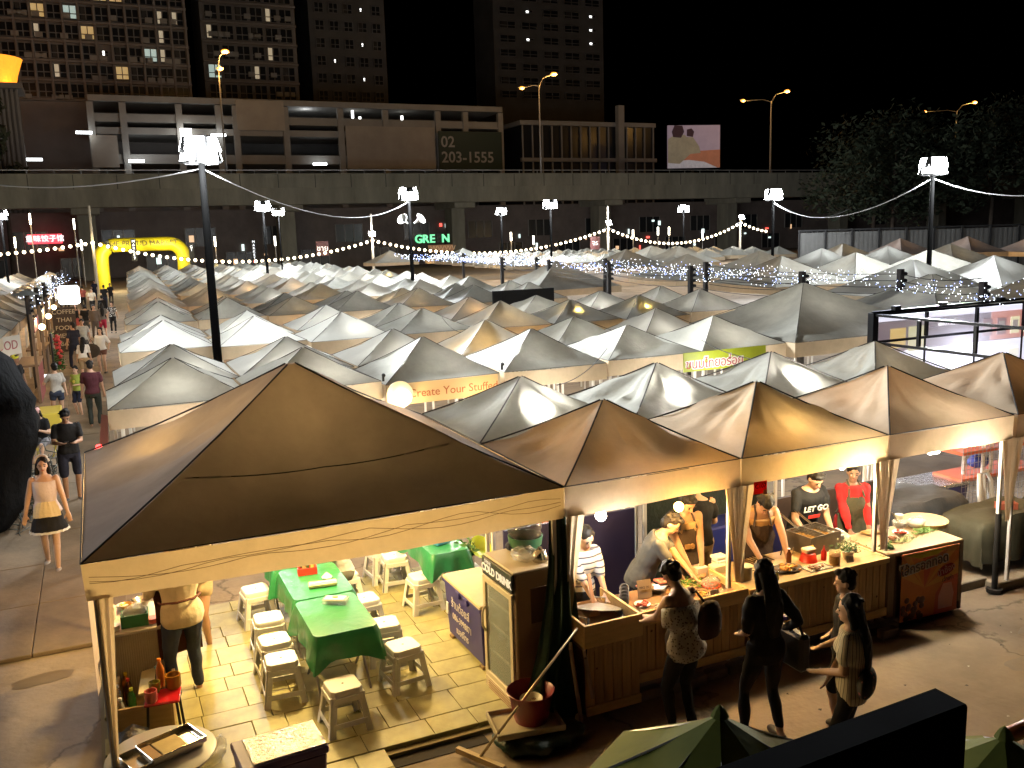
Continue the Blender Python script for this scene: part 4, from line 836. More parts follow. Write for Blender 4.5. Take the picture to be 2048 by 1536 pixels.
for q,e in((.62,0),(.585,.02)):
    for i in range(n): a=2*PI*i/n; r_=1+.05*math.sin(i*2.6)+e; vs.append(Vector((.262*r_*math.cos(a),.222*r_*math.sin(a),q))*s)
mb.add(vs,[(i,(i+1)%n,n+(i+1)%n,n+i) for i in range(n)]); mb.build('skirt_frill',whitec,t,smooth=60)
person('man in a black tee and dark shorts looking down at a phone on the walkway',-4.42,10.6,face_to(.1,-1),1.70,0,'short',('short',blackc),('shorts',navyc),head=(38,0),L=(-.10,.32,1.12),Rh=(.12,.30,1.12),vox=.014,group=V,g=1.05)
person('man in a black tee with red print seen from behind near the tent edge',-4.02,17.6,face_to(.1,1),1.70,0,'short',('short',maroon),('pants',cl((.03,.035,.03))),head=(6,0),vox=vx,group=V,g=1.06)
chest_text(_p if 0 else person('boy in a yellow green tee standing beside the woman with a phone',-4.40,19.6,face_to(-.6,-.8),1.36,1,'short',('short',cl((.35,.42,.08))),('shorts',navyc),head=(10,0),L=(-.1,.25,1.1),vox=vx,group=V),'✱',.1,paint((.7,.6,.1)),1.2)
person('woman in a pale grey top and denim shorts holding up a phone, back turned',-4.86,18.6,face_to(-.3,1),1.60,1,'bun',('short',cl((.42,.40,.36))),('hot',jean),L=(-.20,.36,1.15),vox=vx,fem=True,group=V)
person('seated woman in a pink cap and black tee at the left of the walkway',-4.98,14.2,face_to(-.5,-1),1.58,1,'bob',('short',blackc),('shorts',cl((.2,.2,.22))),lean=18,head=(15,0),L=(-.12,.42,.82),Rh=(.12,.40,.82),seat=.44,feet=[(-.1,.42),(.1,.38)],vox=vx,hat=('cap',cl((.62,.36,.34))),group=V,fem=True)
person('man in a navy shirt and navy trousers walking away, looking left',-4.62,30.0,face_to(-.35,.6),1.75,0,'short',('short',navyc),('pants',navyc),vox=vx,head=(0,25),feet=[(-.1,.16),(.1,-.14)],group=V)
person('man in a pale blue tee behind the dark bag carrier',-4.34,32.4,face_to(.1,-1),1.68,0,'short',('short',cl((.42,.45,.45))),('shorts',greyt),vox=vx,group=V)
person('woman in a white top and brown shorts with long hair near the tents',-3.72,28.4,face_to(-.4,-1),1.62,1,'long',('half',whitec),('hot',cl((.16,.07,.05))),vox=vx,fem=True,group=V,L=(-.3,.1,.95))
person('crouching dark haired person in white before the navy shirted man',-4.30,26.6,face_to(.2,.9),1.5,1,'long',('half',whitec),('shorts',tanc),vox=vx,fem=True,lean=20,group=V)
far=[(-4.75,44,'red skirted woman with bare shoulders by the glowing box sign',('tank',blackc),('skirt',cl((.45,.10,.09))),True,'long'),(-4.30,42.6,'woman in a black top facing the camera under the string bulb',('short',blackc),('shorts',greyt),True,'bob'),(-3.9,41.4,'man in a brown patterned shirt with his arm round the red shorts walker',('long',cl((.12,.09,.07))),('pants',cl((.09,.07,.06))),False,'short'),(-3.55,42.0,'woman in grey top and red shorts walking among the group',('short',cl((.16,.14,.12))),('shorts',cl((.4,.03,.06))),True,'long'),(-3.05,44.5,'person in a black and white top near the tent edge, far',('short',pattern('mono_cloth','f',(.6,.6,.6),(.03,.03,.03),14,thr=.4)),('pants',blackc),True,'bob'),(-3.45,51,'tall person in black facing away in the walkway crowd',('long',blackc),('pants',blackc),False,'short'),(-4.0,60,'man in a cream shirt seen from behind beside the arch leg',('short',cl((.55,.50,.40))),('pants',blackc),False,'short'),(-3.2,64,'person in dark clothes beyond the cream shirted man',('short',blackc),('pants',navyc),False,'short'),(-2.7,70,'farthest dark clothed visitor by the tents',('short',blackc),('pants',blackc),False,'short'),(-4.6,66,'visitor in a reddish top far down the walkway',('short',cl((.3,.08,.06))),('pants',blackc),False,'short'),(-3.8,76,'visitor in dark blue just before the arch',('short',navyc),('pants',navyc),False,'short')]
for i,(x,y,lb,tp,bt_,fm_,hr) in enumerate(far):
    person(lb,x,y,face_to(.2*((i%3)-1),(1 if i%2 else -1)),1.62+.04*(i%4),i%2,hr,tp,bt_,vox=.03,fem=fm_,group=V,face=False,feet=[(-.09,.12),(.1,-.1)])
person('stall keeper in an orange shirt behind the dark tarp',-5.75,17.2,face_to(.8,-.5),1.6,2,'short',('short',cl((.75,.25,.03))),('pants',blackc),vox=vx,group='stall keepers left of the walkway')
person('stall keeper in black with a yellow green cap',-5.85,20.5,face_to(.8,-.5),1.68,2,'short',('short',blackc),('pants',blackc),vox=vx,hat=('beanie',cl((.6,.62,.05))),group='stall keepers left of the walkway')
# what people carry
t,T,HT,Hm,Rm,s,arms=floral
bp=thing('backpack','small dark backpack on the back of the woman in the floral top','backpack',(.74,-.80,0),face_to(-.25,1))
prim_union('pack',[('l',[(Vector((.10,-.21,z)),a,b,Matrix.Identity(3)) for z,a,b in((.92,.11,.05),(.98,.135,.08),(1.12,.13,.085),(1.22,.10,.06),(1.25,.05,.03))])],.012,cl((.05,.025,.02)),bp)
MB().tube([(.12,-.19,1.17),(.135,-.03,1.275),(.13,.10,1.19),(.14,.06,1.02),(.13,-.13,.95)],.011,5).build('strap',cl((.03,.02,.02)),bp)
bg=thing('shoulder_bag','large black shoulder bag hanging from the woman in black','bag',(1.58,-1.24,.62)); MB().box((0,0,.16),(.12,.36,.34)).build('bag_body',M('black_leather',(.012,.012,.014),.4),bg,bevel=.03); MB().tube([(0,-.13,.32),(-.06,-.07,.58),(-.115,0,.685),(-.06,.07,.58),(0,.13,.32)],.01,5).build('strap',M('strap_leather',(.012,.012,.014),.4),bg)
wb=MB().box((1.53,-1.16,1.03),(.10,.05,.035)).build('purse',M('violet_vinyl',(.10,.04,.42),.35)); tag(wb,'small violet purse at the elbow of the woman in black','purse')
jb=thing('shoulder_bag','dark floral sling bag on the hip of the jersey woman','bag',(1.44,-2.0,.82),face_to(-.55,.85)); prim_union('bag_body',[('e',(.0,-.17,.05),(.19,.07,.12),Matrix.Identity(3))],.014,pattern('dark_flower_cloth','f',(.30,.08,.07),(.02,.018,.02),22,thr=.28),jb)
ph=MB().box((-4.42,10.29,1.05),(.07,.02,.14),rx=R(40)).build('phone',M('phone_case',(.02,.02,.02),.3)); tag(ph,'phone held by the man in the black tee on the walkway','phone')
ph=MB().box((-5.08,18.98,1.15),(.09,.02,.15),rx=R(-20)).build('phone',E_('phone_screen',(.9,.95,1),2)); tag(ph,'glowing phone held by the woman in the pale grey top','phone')
db=thing('tote_bag','dark oval bag carried before the white topped woman','bag',(-4.05,27.9,.62)); prim_union('bag_body',[('e',(0,0,.2),(.3,.12,.26),Matrix.Identity(3))],.03,cl((.06,.045,.03)),db); MB().tube([(-.12,0,.4),(0,0,.62),(.12,0,.4)],.012,5).build('strap',blackc,db)
MB().tube([(-.015,0,0),(0,0,0)],.01) 
BIG=(1,.69,.27)
# ---------------------------------------------------------------- props in the big tent
plas=M('white_plastic',(.80,.79,.74),.4,noi=(6,.08)); 
def stool_mesh():
    mb=MB(); h=.45; a=.145; b=.185
    out=[(a-.035,-a),(a,-a+.035),(a,a-.035),(a-.035,a),(-a+.035,a),(-a,a-.035),(-a,-a+.035),(-a+.035,-a)]
    mb.add([(x,y,h) for x,y in out]+[(x*1.04,y*1.04,h-.02) for x,y in out]+[(x*1.05,y*1.05,h-.065) for x,y in out],[tuple(range(8))]+[(i,8+i,8+(i+1)%8,(i+1)%8) for i in range(8)]+[(8+i,16+i,16+(i+1)%8,8+(i+1)%8) for i in range(8)])
    return mb.mesh('seat',plas,bevel=.004)
sm=stool_mesh()
lm_=MB(); 
def legm(sx,sy):
    mb=MB(); a=.152; b=.212; w=.06
    for dx,dy in((1,0),(0,1)):
        p=[]
        for z,k in((.40,a),(0,b)):
            p.append((sx*k,sy*k,z)); p.append((sx*(k-w*(dx)),sy*(k-w*dy),z))
        q=[(x-sx*.012*(dy),y-sy*.012*(dx),z) for x,y,z in p]
        mb.add(p+q,[(0,1,3,2),(4,6,7,5),(0,2,6,4),(1,5,7,3),(2,3,7,6),(0,4,5,1)])
    return mb.mesh('leg',plas,bevel=.003)
LM=[legm(i,j) for i in(-1,1) for j in(-1,1)]
rm=MB()
rm=MB().box((0,-.188,.14),(.33,.012,.05)).mesh('rail',plas,bevel=.003); rm2=MB().box((0,-.160,.365),(.27,.012,.055)).mesh('apron_panel',plas,bevel=.003); hm_=MB().cyl((0,0,.4495),(0,0,.4515),.011,n=8).mesh('drain_hole',blk)
so=[(-1.99,.66,.05,'white stool standing alone before the near end of the green tables'),(-2.40,1.46,-.06,'nearest white stool of the left hand line at the green tables'),(-2.38,1.93,.04,'second nearest white stool of the left hand line'),(-2.34,2.52,-.03,'third white stool of the left hand line'),(-2.33,3.42,.1,'white stool at the far end of the left hand line'),(-1.25,1.17,.12,'nearest white stool on the cooler side of the green tables'),(-1.26,1.78,-.1,'second white stool on the cooler side of the green tables'),(-1.27,2.53,.06,'third white stool on the cooler side, half under the table'),(-.46,2.86,.05,'white stool at the corner of the back green table'),(-.55,3.71,-.08,'white stool beside the back green table, middle one'),(-.63,4.03,.1,'white stool farthest along the back green table'),(.12,2.84,.0,'white stool carrying a steel pot and a green bowl'),(-1.28,3.42,.05,'white stool under the seated person in white')]
for i,(x,y,a,lb) in enumerate(so):
    t=thing('plastic_stool',lb,'stool',(x,y,-.018),a,'white plastic stools'); put('seat',sm,t)
    for l in LM: put('leg',l,t)
    for k in range(4): put('rail',rm,t,(0,0,0),k*PI/2); put('apron_panel',rm2,t,(0,0,0),k*PI/2)
    put('drain_hole',hm_,t)
grn=M('green_tablecloth',(.022,.20,.075),.34,noi=(5,.25),bump=(7,.6,.015)); tblm=M('table_steel',(.35,.33,.3),.4,.5)
def cloth(x,y,w,d,h,label,seed,drop=.22,z0=.73):
    q=random.Random(seed); t=tag(put('tablecloth',None),label,'tablecloth','green tablecloths'); n=14; r=.07
    per=[]
    def cor(cx,cy,a0): return [(cx+r*math.cos(a0+i*PI/8),cy+r*math.sin(a0+i*PI/8)) for i in range(5)]
    hw,hd=w/2,d/2; base=cor(hw-r,hd-r,0)+[(hw-r-(w-2*r)*i/8,hd) for i in range(1,8)]+cor(-hw+r,hd-r,PI/2)+[(-hw,hd-r-(d-2*r)*i/10) for i in range(1,10)]+cor(-hw+r,-hd+r,PI)+[(-hw+r+(w-2*r)*i/8,-hd) for i in range(1,8)]+cor(hw-r,-hd+r,1.5*PI)+[(hw,-hd+r+(d-2*r)*i/10) for i in range(1,10)]
    N=len(base); mb=MB(); vs=[(px,py,0) for px,py in base]; fs=[tuple(range(N))]
    for j in range(1,6):
        u=j/5
        for k,(px,py) in enumerate(base):
            c=max(0,abs(px)/hw+abs(py)/hd-1.55)/.45; f=.015+u*(.02+.05*c)+u*.018*math.sin(k*1.35+seed)*(1+c); L=math.hypot(px,py); dx,dy=(px/hw if abs(px)>hw-r-.001 else 0),(py/hd if abs(py)>hd-r-.001 else 0)
            vs.append((px+dx*f,py+dy*f,-u*(drop+.12*c+.01*math.sin(k*.9+seed))))
        for k in range(N): fs.append(((j-1)*N+k,j*N+k,j*N+(k+1)%N,(j-1)*N+(k+1)%N))
    mb.add(vs,fs); me=mb.mesh('tablecloth',grn,smooth=50); bpy.data.objects.remove(t)
    o=put('tablecloth',me,None,(x,y,z0)); tag(o,label,'tablecloth','green tablecloths')
def table(x,y,w,d,label,h=.72):
    t=thing('folding_table',label,'table',(x,y,-.02),0,'folding tables under green cloths'); MB().box((0,0,h-.0),(w-.02,d-.02,.025)).build('tabletop',tblm,t)
    for sx in(-1,1):
        for sg in(-1,1): MB().tube([(sx*(w/2-.06),sg*(d/2-.12),h-.02),(sx*(w/2-.06),-sg*(d/2-.16),.02)],.013,6).build('leg',tblm,t)
tb=[(-1.83,1.53,.62,.95,'nearest green cloth, on the table by the lone stool','folding table at the near end of the green line'),(-1.81,2.53,.64,.96,'middle green cloth under the red basket','folding table in the middle of the green line'),(-1.83,3.50,.66,.92,'farthest green cloth of the left line','folding table at the far end of the green line'),(-.16,3.22,.48,1.15,'green cloth on the separate table behind the cooler','separate folding table behind the blue cooler')]
for i,(x,y,w,d,l1,l2) in enumerate(tb): table(x,y,w,d,l2); cloth(x,y,w,d,.72,l1,i*2.1,.23 if i else .26,z0=.722-.0025*i+.02)
# things on the tables
clear=M('clear_plastic',(.75,.78,.75),.15,alpha=.35); paper=M('white_paper',(.75,.74,.70),.6)
o=thing('food_tray','clear plastic box of wrapped rolls on the nearest green cloth','tray',(-1.76,1.78,.745),R(-32)); MB().box((0,0,.03),(.26,.13,.05)).build('box',clear,o,bevel=.008); MB().box((0,0,.045),(.21,.10,.03)).build('napkin',paper,o,bevel=.004); MB().ball((.0,0,.065),(.035,.022,.01)).build('print_patch',paint((.45,.28,.10)),o)
o=thing('napkin_pack','flat pale pack of napkins on the middle green cloth','napkins',(-1.77,2.32,.745),R(-8)); MB().box((0,0,.02),(.30,.12,.035)).build('pack',M('pale_pack',(.55,.62,.35),.5,noi=(20,.3)),o,bevel=.006); MB().box((0,0,.040),(.27,.03,.006)).build('band',paper,o)
o=thing('tissue','crumpled white tissue beside the napkin pack','tissue',(-1.68,2.50,.745)); MB().lathe([(.05,0),(.06,.02),(.03,.05),(.0,.075)],n=7).build('sheet',paper,o)
o=thing('basket','red plastic basket of condiment bottles on the middle green cloth','basket',(-1.84,2.78,.745),R(-6)); mb=MB()
for sx,sy,w_,d_ in((0,-1,.20,.01),(0,1,.20,.01),(-1,0,.01,.14),(1,0,.01,.14)): mb.box((sx*.10,sy*.07,.04),(w_,d_,.08))
mb.box((0,0,.006),(.2,.14,.012)); mb.build('tub',M('red_plastic',(.55,.03,.02),.4),o)
for i,(dx,dy,c) in enumerate(((-.05,.03,(.08,.05,.03)),(.01,.02,(.05,.08,.03)),(.06,-.02,(.5,.35,.1)),(-.03,-.03,(.3,.2,.1)))): MB().lathe([(.02,0),(.022,.08),(.01,.11),(.011,.135),(0,.135)],(dx,dy,.01),8).build('bottle',paint(c,.2),o,smooth=50)
o=thing('vegetable_basket','yellow green basket of vegetables at the far table end','basket',(-1.86,3.28,.745)); MB().lathe([(.11,0),(.15,.08),(.145,.08),(.105,.01)],n=16).build('tub',M('lime_plastic',(.55,.6,.03),.4),o,smooth=60)
leafM=M('fresh_leaves',(.16,.32,.04),.6,noi=(9,.5)); darkleaf=M('herb_leaves',(.05,.14,.02),.6,noi=(9,.5))
def leaves(c,r,n,mat,label=None,parent=None,name='leaves',cat='vegetables',sz=.03,seed=1,loc=(0,0,0)):
    q=random.Random(seed); mb=MB()
    for _ in range(n):
        p=Vector(c)+Vector((q.gauss(0,.5)*r[0],q.gauss(0,.5)*r[1],abs(q.gauss(0,.6))*r[2])); a=Vector((q.gauss(0,1),q.gauss(0,1),q.gauss(0,.6))).normalized(); b=a.orthogonal().normalized(); s_=sz*q.uniform(.5,1.2); cc=a.cross(b)
        mb.add([p-a*s_,p+b*s_*.45+cc*s_*.2,p+a*s_,p-b*s_*.45+cc*s_*.2],[(0,1,2,3)])
    o=mb.build(name,mat,parent,loc=loc)
    if not parent: tag(o,label,cat)
    return o
leaves((0,0,.07),(.13,.13,.05),50,leafM,parent=o,sz=.04)
o=thing('vegetable_basket','small green basket with a jar on the back green cloth','basket',(-.14,3.30,.745)); MB().lathe([(.08,0),(.10,.05),(.095,.05),(.075,.008)],n=12).build('tub',M('lime_plastic2',(.3,.55,.05),.4),o,smooth=60); MB().lathe([(.03,0),(.03,.09),(0,.09)],n=10).build('jar',paint((.6,.4,.12),.3),o)
o=thing('book','stack of blue menus on the back green cloth','menu',(-.16,2.98,.745),R(20)); MB().box((0,0,.015),(.2,.12,.03)).build('cover',paint((.05,.25,.42),.4),o); MB().box((0,0,.034),(.18,.1,.008)).build('sheet',paper,o)
o=thing('pot','steel pot of herbs standing on the stool by the cooler','pot',(.10,2.82,.435)); MB().lathe([(.085,0),(.095,.02),(.105,.17),(.10,.17),(.088,.02)],n=18).build('pan',M('steel',(.55,.5,.42),.22,1),o,smooth=50); leaves((0,0,.2),(.1,.1,.14),70,darkleaf,parent=o,sz=.05,seed=4)
o=thing('bowl','tilted lime green bowl leaning on the steel pot','bowl',(.26,2.86,.62)); o.rotation_euler=(R(50),R(20),0); MB().lathe([(.05,0),(.12,.05),(.15,.10),(.145,.10),(.05,.01)],n=18).build('shell',M('lime_bowl',(.52,.62,.03),.35),o,smooth=50)
# blue cooler with handwriting
bluM=M('blue_plastic',(.022,.018,.17),.42,noi=(4,.15)); lidM=M('cream_lid',(.52,.45,.27),.5,noi=(6,.2))
def cooler(name,label,x,y,w,d,h,rz,body,lid,z=.06):
    t=thing('cooler_box',label,'cooler',(x,y,z),rz); mb=MB(); 
    vs=[(sx*(w/2-k),sy*(d/2-k),zz) for zz,k in((0,.03),(h,0)) for sx,sy in((-1,-1),(1,-1),(1,1),(-1,1))]
    mb.add(vs,[(3,2,1,0),(4,5,6,7),(0,1,5,4),(1,2,6,5),(2,3,7,6),(3,0,4,7)]).build('tub',body,t,bevel=.015)
    MB().box((0,0,h+.03),(w+.03,d+.03,.06)).build('lid',lid,t,bevel=.012); return t
t=cooler('c','blue cooler box with handwritten white numbers beside the fridge',-.26,1.50,.44,1.02,.62,R(1),bluM,lidM)
MB().box((0,0,.625),(.475,1.055,.05)).build('rim',bluM,t,bevel=.01)
for yy in(-.16,.06): MB().box((-.235,yy,.60),(.03,.10,.07)).build('latch',bluM,t,bevel=.006)
hw_=M('white_paint_writing',(.62,.58,.55),.7)
for s_,zz,yy,sz in(('ร้านต้อยส์',.44,.02,.13),('086-3998071',.30,-.02,.10),('เบอร์โทร',.17,-.02,.10)): text(s_,sz,hw_,t,(-.236+.03*(1-zz/.62)*0-.0,yy,zz),(PI/2,0,-PI/2))
MB().box((-.232,.40,.33),(.012,.05,.13)).build('sticker',paper,t)
for yy in(-.42,.42): MB().box((0,yy,-.04),(.4,.08,.06)).build('foot',M('wood_block',(.25,.17,.08),.8),t)
# fridge
fr=M('fridge_white',(.60,.52,.38),.4); frs=M('fridge_side',(.36,.24,.14),.5,noi=(2,.25))
t=thing('drink_fridge','glass door drinks fridge with a black COLD DRINK header','fridge',(-.27,.46,-.02),R(2))
w_,d_,h_=.44,.64,1.38
MB().box((.015,0,h_/2+.04),(w_-.03,d_,h_-.08)).build('cabinet',frs,t,bevel=.01); MB().box((.0,0,h_+.01),(w_,d_,.025)).build('top_panel',fr,t,bevel=.006)
MB().box((-w_/2-.01,0,h_-.09),(.025,d_,.18)).build('header',M('black_header',(.02,.02,.02),.4),t,bevel=.004); text('COLD DRINK',.105,E_('header_print',(.9,.85,.75),.35),t,(-w_/2-.026,0,h_-.10),(PI/2,0,-PI/2),off=.004); text('DRINK',.05,E_('header_print2',(.9,.85,.75),.3),t,(-w_/2-.026,.18,h_-.03),(PI/2,0,-PI/2))
mb=MB()
for yy in(-d_/2+.03,d_/2-.03): mb.box((-w_/2-.012,yy,.66),(.03,.06,1.02))
for zz in(.18,1.16): mb.box((-w_/2-.0125,0,zz),(.03,d_,.06))
mb.build('door_frame',fr,t,bevel=.005); MB().box((-w_/2-.006,0,.66),(.012,d_-.1,.95)).build('glass',M('fridge_glass',(.35,.42,.42),.08,alpha=.45),t)
MB().tube([(-w_/2-.03,d_/2-.05,.62),(-w_/2-.06,d_/2-.05,.68),(-w_/2-.06,d_/2-.05,.82),(-w_/2-.03,d_/2-.05,.88)],.012,6).build('handle',fr,t)
for zz in(.42,.70,.95): MB().box((-w_/2+.08,0,zz),(.14,d_-.08,.012)).build('shelf',fr,t)
MB().box((-w_/2-.012,0,.08),(.03,d_,.13)).build('grille',fr,t,bevel=.006)
for k in range(4): MB().box((-w_/2-.03,0,.04+.025*k),(.008,d_-.16,.008)).build('slat',frs,t)
MB().box((.05,-.33,1.05),(.2,.01,.34)).build('label',M('brown_sheet',(.10,.05,.03),.8),t)
bag=M('clear_bag',(.6,.6,.58),.2,alpha=.4,bump=(30,.8,.02))
o=thing('plastic_bag','crumpled clear plastic bag on top of the fridge','bag',(-.22,.42,1.38)); b=MB(); b.ball((0,0,.05),(.13,.15,.06),26,14); b.v=[tuple(Vector(v)*(1+.3*noise.noise(Vector(v)*16)+.15*noise.noise(Vector(v)*40))) for v in b.v]; b.build('film',bag,o,smooth=True)
o=thing('plastic_bag','green bag of bottles hanging above the fridge','bag',(-.10,.66,1.38)); b=MB(); b.lathe([(.10,0),(.16,.06),(.175,.15),(.165,.15),(.15,.06)],n=20); b.build('shell',M('green_film',(.02,.10,.05),.35),o,smooth=50); b=MB(); b.ball((0,0,.22),(.17,.15,.16),26,16); b.v=[tuple(Vector(v)*(1+.28*noise.noise(Vector(v)*11)+.12*noise.noise(Vector(v)*31))) for v in b.v]; b.build('film',M('smoky_film',(.10,.08,.06),.2,alpha=.55),o,smooth=True); MB().ball((-.11,.06,.04),(.08,.07,.05)).build('cloth',M('navy_rag',(.02,.03,.07),.9),o)
o=thing('kettle','small steel kettle behind the fridge top','kettle',(-.12,.30,1.38)); MB().lathe([(.07,0),(.08,.03),(.06,.10),(.02,.12),(.02,.14),(0,.145)],n=14).build('pan',M('steel2',(.5,.47,.42),.25,1),o,smooth=50)
# green net curtain
net=M('dark_green_net',(.014,.055,.03),.7,noi=(3,.4),bump=(12,.5,.02))
mb=MB(); n=30; vs=[]; m_=14
for j in range(m_+1):
    u=j/m_; z=1.88*(1-u)
    for i in range(n+1):
        s_=i/n; xa=-.12-.50*u*u; xb=.10+.02*u; x=xa+(xb-xa)*s_; y=.10-.30*u**1.5+.02*s_+.045*math.sin(s_*22+u*1.5)*(.3+u); vs.append((x,y,max(z-.05*u*math.sin(s_*9),.0)))
mb.add(vs,[(j*(n+1)+i,j*(n+1)+i+1,(j+1)*(n+1)+i+1,(j+1)*(n+1)+i) for j in range(m_) for i in range(n)])
tag(mb.build('net_curtain',net,None,smooth=70),'dark green net curtain hanging at the corner post beside the fridge','curtain')
mb=MB(); b=MB(); b.ball((0,0,0),(.42,.30,.10),22,10); b.v=[tuple(Vector(v)*(1+.25*noise.noise(Vector(v)*7))) for v in b.v]
tag(b.build('net_heap',M('green_tarp',(.008,.03,.02),.4,bump=(14,.8,.03)),None,smooth=True,loc=(-.48,-.30,.02)),'crumpled dark green tarp lying under the tray by the corner post','tarp')
o=thing('basin_tray','pale rectangular tray lying on the green tarp','tray',(-.57,-.24,.12),R(-9)); mb=MB(); mb.box((0,0,0),(.62,.44,.02)); 
for a,b_,c,d in((0,.215,.62,.02),(0,-.215,.62,.02),(.30,0,.02,.44),(-.30,0,.02,.44)): mb.box((a,b_,.025),(c,d,.045))
mb.build('pan',M('tray_plastic',(.42,.36,.24),.35,noi=(5,.2)),o,bevel=.006)
rb=M('dark_red_plastic',(.17,.01,.018),.4)
o=thing('bucket','dark red plastic basin standing in the pale tray','bucket',(-.50,-.22,.13)); MB().lathe([(.15,0),(.205,.27),(.22,.28),(.215,.285),(.195,.27),(.145,.01)],n=24).build('tub',rb,o,smooth=50)
o=thing('bowl','small white bowl with a spoon inside the red basin','bowl',(-.50,-.23,.27)); MB().lathe([(.05,0),(.10,.04),(.105,.07),(.10,.07),(.05,.008)],n=18).build('shell',M('white_enamel',(.6,.55,.42),.3),o,smooth=50); MB().ball((.02,.0,.05),(.03,.015,.012)).build('spoon',M('steel3',(.6,.5,.3),.25,1),o)
o=thing('squeegee','long handled floor squeegee leaning against the counter corner','squeegee',(0,0,0)); MB().tube([(-1.08,-.40,.02),(.02,-.16,.86)],[.013,.012],8).build('handle',M('alu_pole',(.5,.42,.28),.35,.6),o,smooth=True); MB().box((-1.08,-.40,.0),(.045,.52,.05),rz=R(28)).build('blade',M('pale_blade',(.48,.36,.2),.5),o)
fo=M('foam_board',(.36,.26,.20),.8,noi=(4,.2)); 
for (x,y,z,w,h,a,b_,lb) in ((-.03,-.20,.36,.18,.70,R(62),R(-7),'tall pale foam board leaning on the counter corner'),(.07,-.26,.46,.14,.46,R(60),R(-9),'short pale foam board leaning before the taller one')):
    o=MB().box((0,0,0),(w,.03,h)).build('foam_board',fo,None,bevel=.006,loc=(x,y,z)); o.rotation_euler=(b_,R(4),a); tag(o,lb,'board','foam boards by the counter')
# purple cooler and tray table in front
pur=M('violet_plastic',(.10,.07,.20),.4)
t=cooler('p','violet cooler box with a wet foil covered lid at the front edge','' and 0 or -2.76,-.50,.62,.42,.60,R(4),pur,pur,.0); MB().box((.04,0,.665),(.55,.39,.012)).build('foil',M('wet_foil',(.40,.36,.30),.18,.75,bump=(26,1.0,.03)),t)
t=thing('round_table','pale round table carrying stacked trays at the lower left','table',(-3.58,.14,-.03)); MB().lathe([(.0,.47),(.40,.47),(.42,.485),(.42,.50),(.40,.51),(0,.51)],n=28).build('tabletop',M('pale_table',(.34,.32,.27),.4),t,smooth=30); MB().cyl((0,0,0),(0,0,.48),.04).build('leg',gal,t)
for i,(dx,dz,w,lb) in enumerate(((-.02,0,.56,'larger steel tray on the pale round table'),(.06,.035,.44,'smaller steel tray holding brown sheets, stacked on the larger'))):
    o=thing('tray',lb,'tray',(-3.56+dx,.12,.485+dz),R(22),'stacked steel trays'); mb=MB(); mb.box((0,0,0),(w,.30,.008)); W2=w/2
    for a,b_,c,d in((0,.15,w,.012),(0,-.15,w,.012),(W2,0,.012,.3),(-W2,0,.012,.3)): mb.box((a,b_,.022),(c,d,.045))
    mb.build('pan',M('steel_tray',(.5,.46,.38),.25,.9),o,bevel=.004)
    if i: MB().box((-.02,-.01,.02),(.2,.22,.02)).build('sheet',M('yellow_board',(.5,.36,.10),.6,noi=(6,.3)),o,bevel=.003); MB().box((-.17,0,.015),(.08,.22,.018)).build('sheet',M('brown_board',(.3,.17,.06),.6),o)
# left cooking counter
cor=M('corrugated_grey',(.42,.37,.27),.5,noi=(3,.2)); t=thing('counter','grey ribbed metal counter at the left side of the big tent','counter',(-3.66,2.36,-.02))
MB().box((0,0,.77),(.52,.72,.03)).build('tabletop',M('counter_top',(.5,.45,.36),.4,noi=(4,.2)),t,bevel=.004); MB().box((0,.02,.37),(.48,.66,.74)).build('body',cor,t)
rb_=MB().cyl((0,0,0),(0,0,.72),.008,n=6).mesh('rib',cor)
for i in range(24): put('rib',rb_,t,(-.235+.0205*i,-.315,.02))
o=thing('basket','dark green plastic crate of bagged noodles on the ribbed counter','crate',(-3.66,2.18,.77),R(-4)); mb=MB()
for sx,sy,w,d in((0,-1,.24,.012),(0,1,.24,.012),(-1,0,.012,.18),(1,0,.012,.18)): mb.box((sx*.12,sy*.09,.06),(w,d,.12))
mb.box((0,0,.006),(.24,.18,.012)); mb.build('tub',M('green_crate',(.01,.10,.03),.4),o); b=MB(); b.ball((0,0,.13),(.12,.09,.07),12,8); b.v=[tuple(Vector(v)*(1+.15*noise.noise(Vector(v)*20))) for v in b.v]; b.build('bag_film',bag,o,smooth=True)
stel=M('polished_steel',(.6,.56,.48),.18,1)
for (x,y,r,lb) in ((-3.58,2.62,.10,'steel colander on the ribbed counter'),(-3.72,2.55,.07,'brass pan on the ribbed counter')):
    o=MB().lathe([(r*.5,0),(r,.06),(r*1.08,.07),(r*.95,.065),(r*.45,.01)],n=18).build('bowl',stel if r>.08 else M('brass',(.55,.32,.08),.3,1),None,smooth=50,loc=(x,y,.775)); tag(o,lb,'bowl')
for (x,y,c,lb) in ((-3.88,2.42,(.55,.5,.4),'tall pale tub on the ribbed counter'),(-3.86,2.10,(.6,.6,.55),'small white cup at the ribbed counter corner'),(-3.50,2.12,(.5,.12,.08),'red chopped meat box on the ribbed counter'),(-3.76,2.62,(.6,.6,.5),'pale plate stack on the ribbed counter')):
    o=MB().lathe([(.055,0),(.06,.12 if 'tall' in lb else .05),(0,.12 if 'tall' in lb else .05)],n=14).build('tub',paint(c,.4),None,smooth=40,loc=(x,y,.775)); tag(o,lb,'tub')
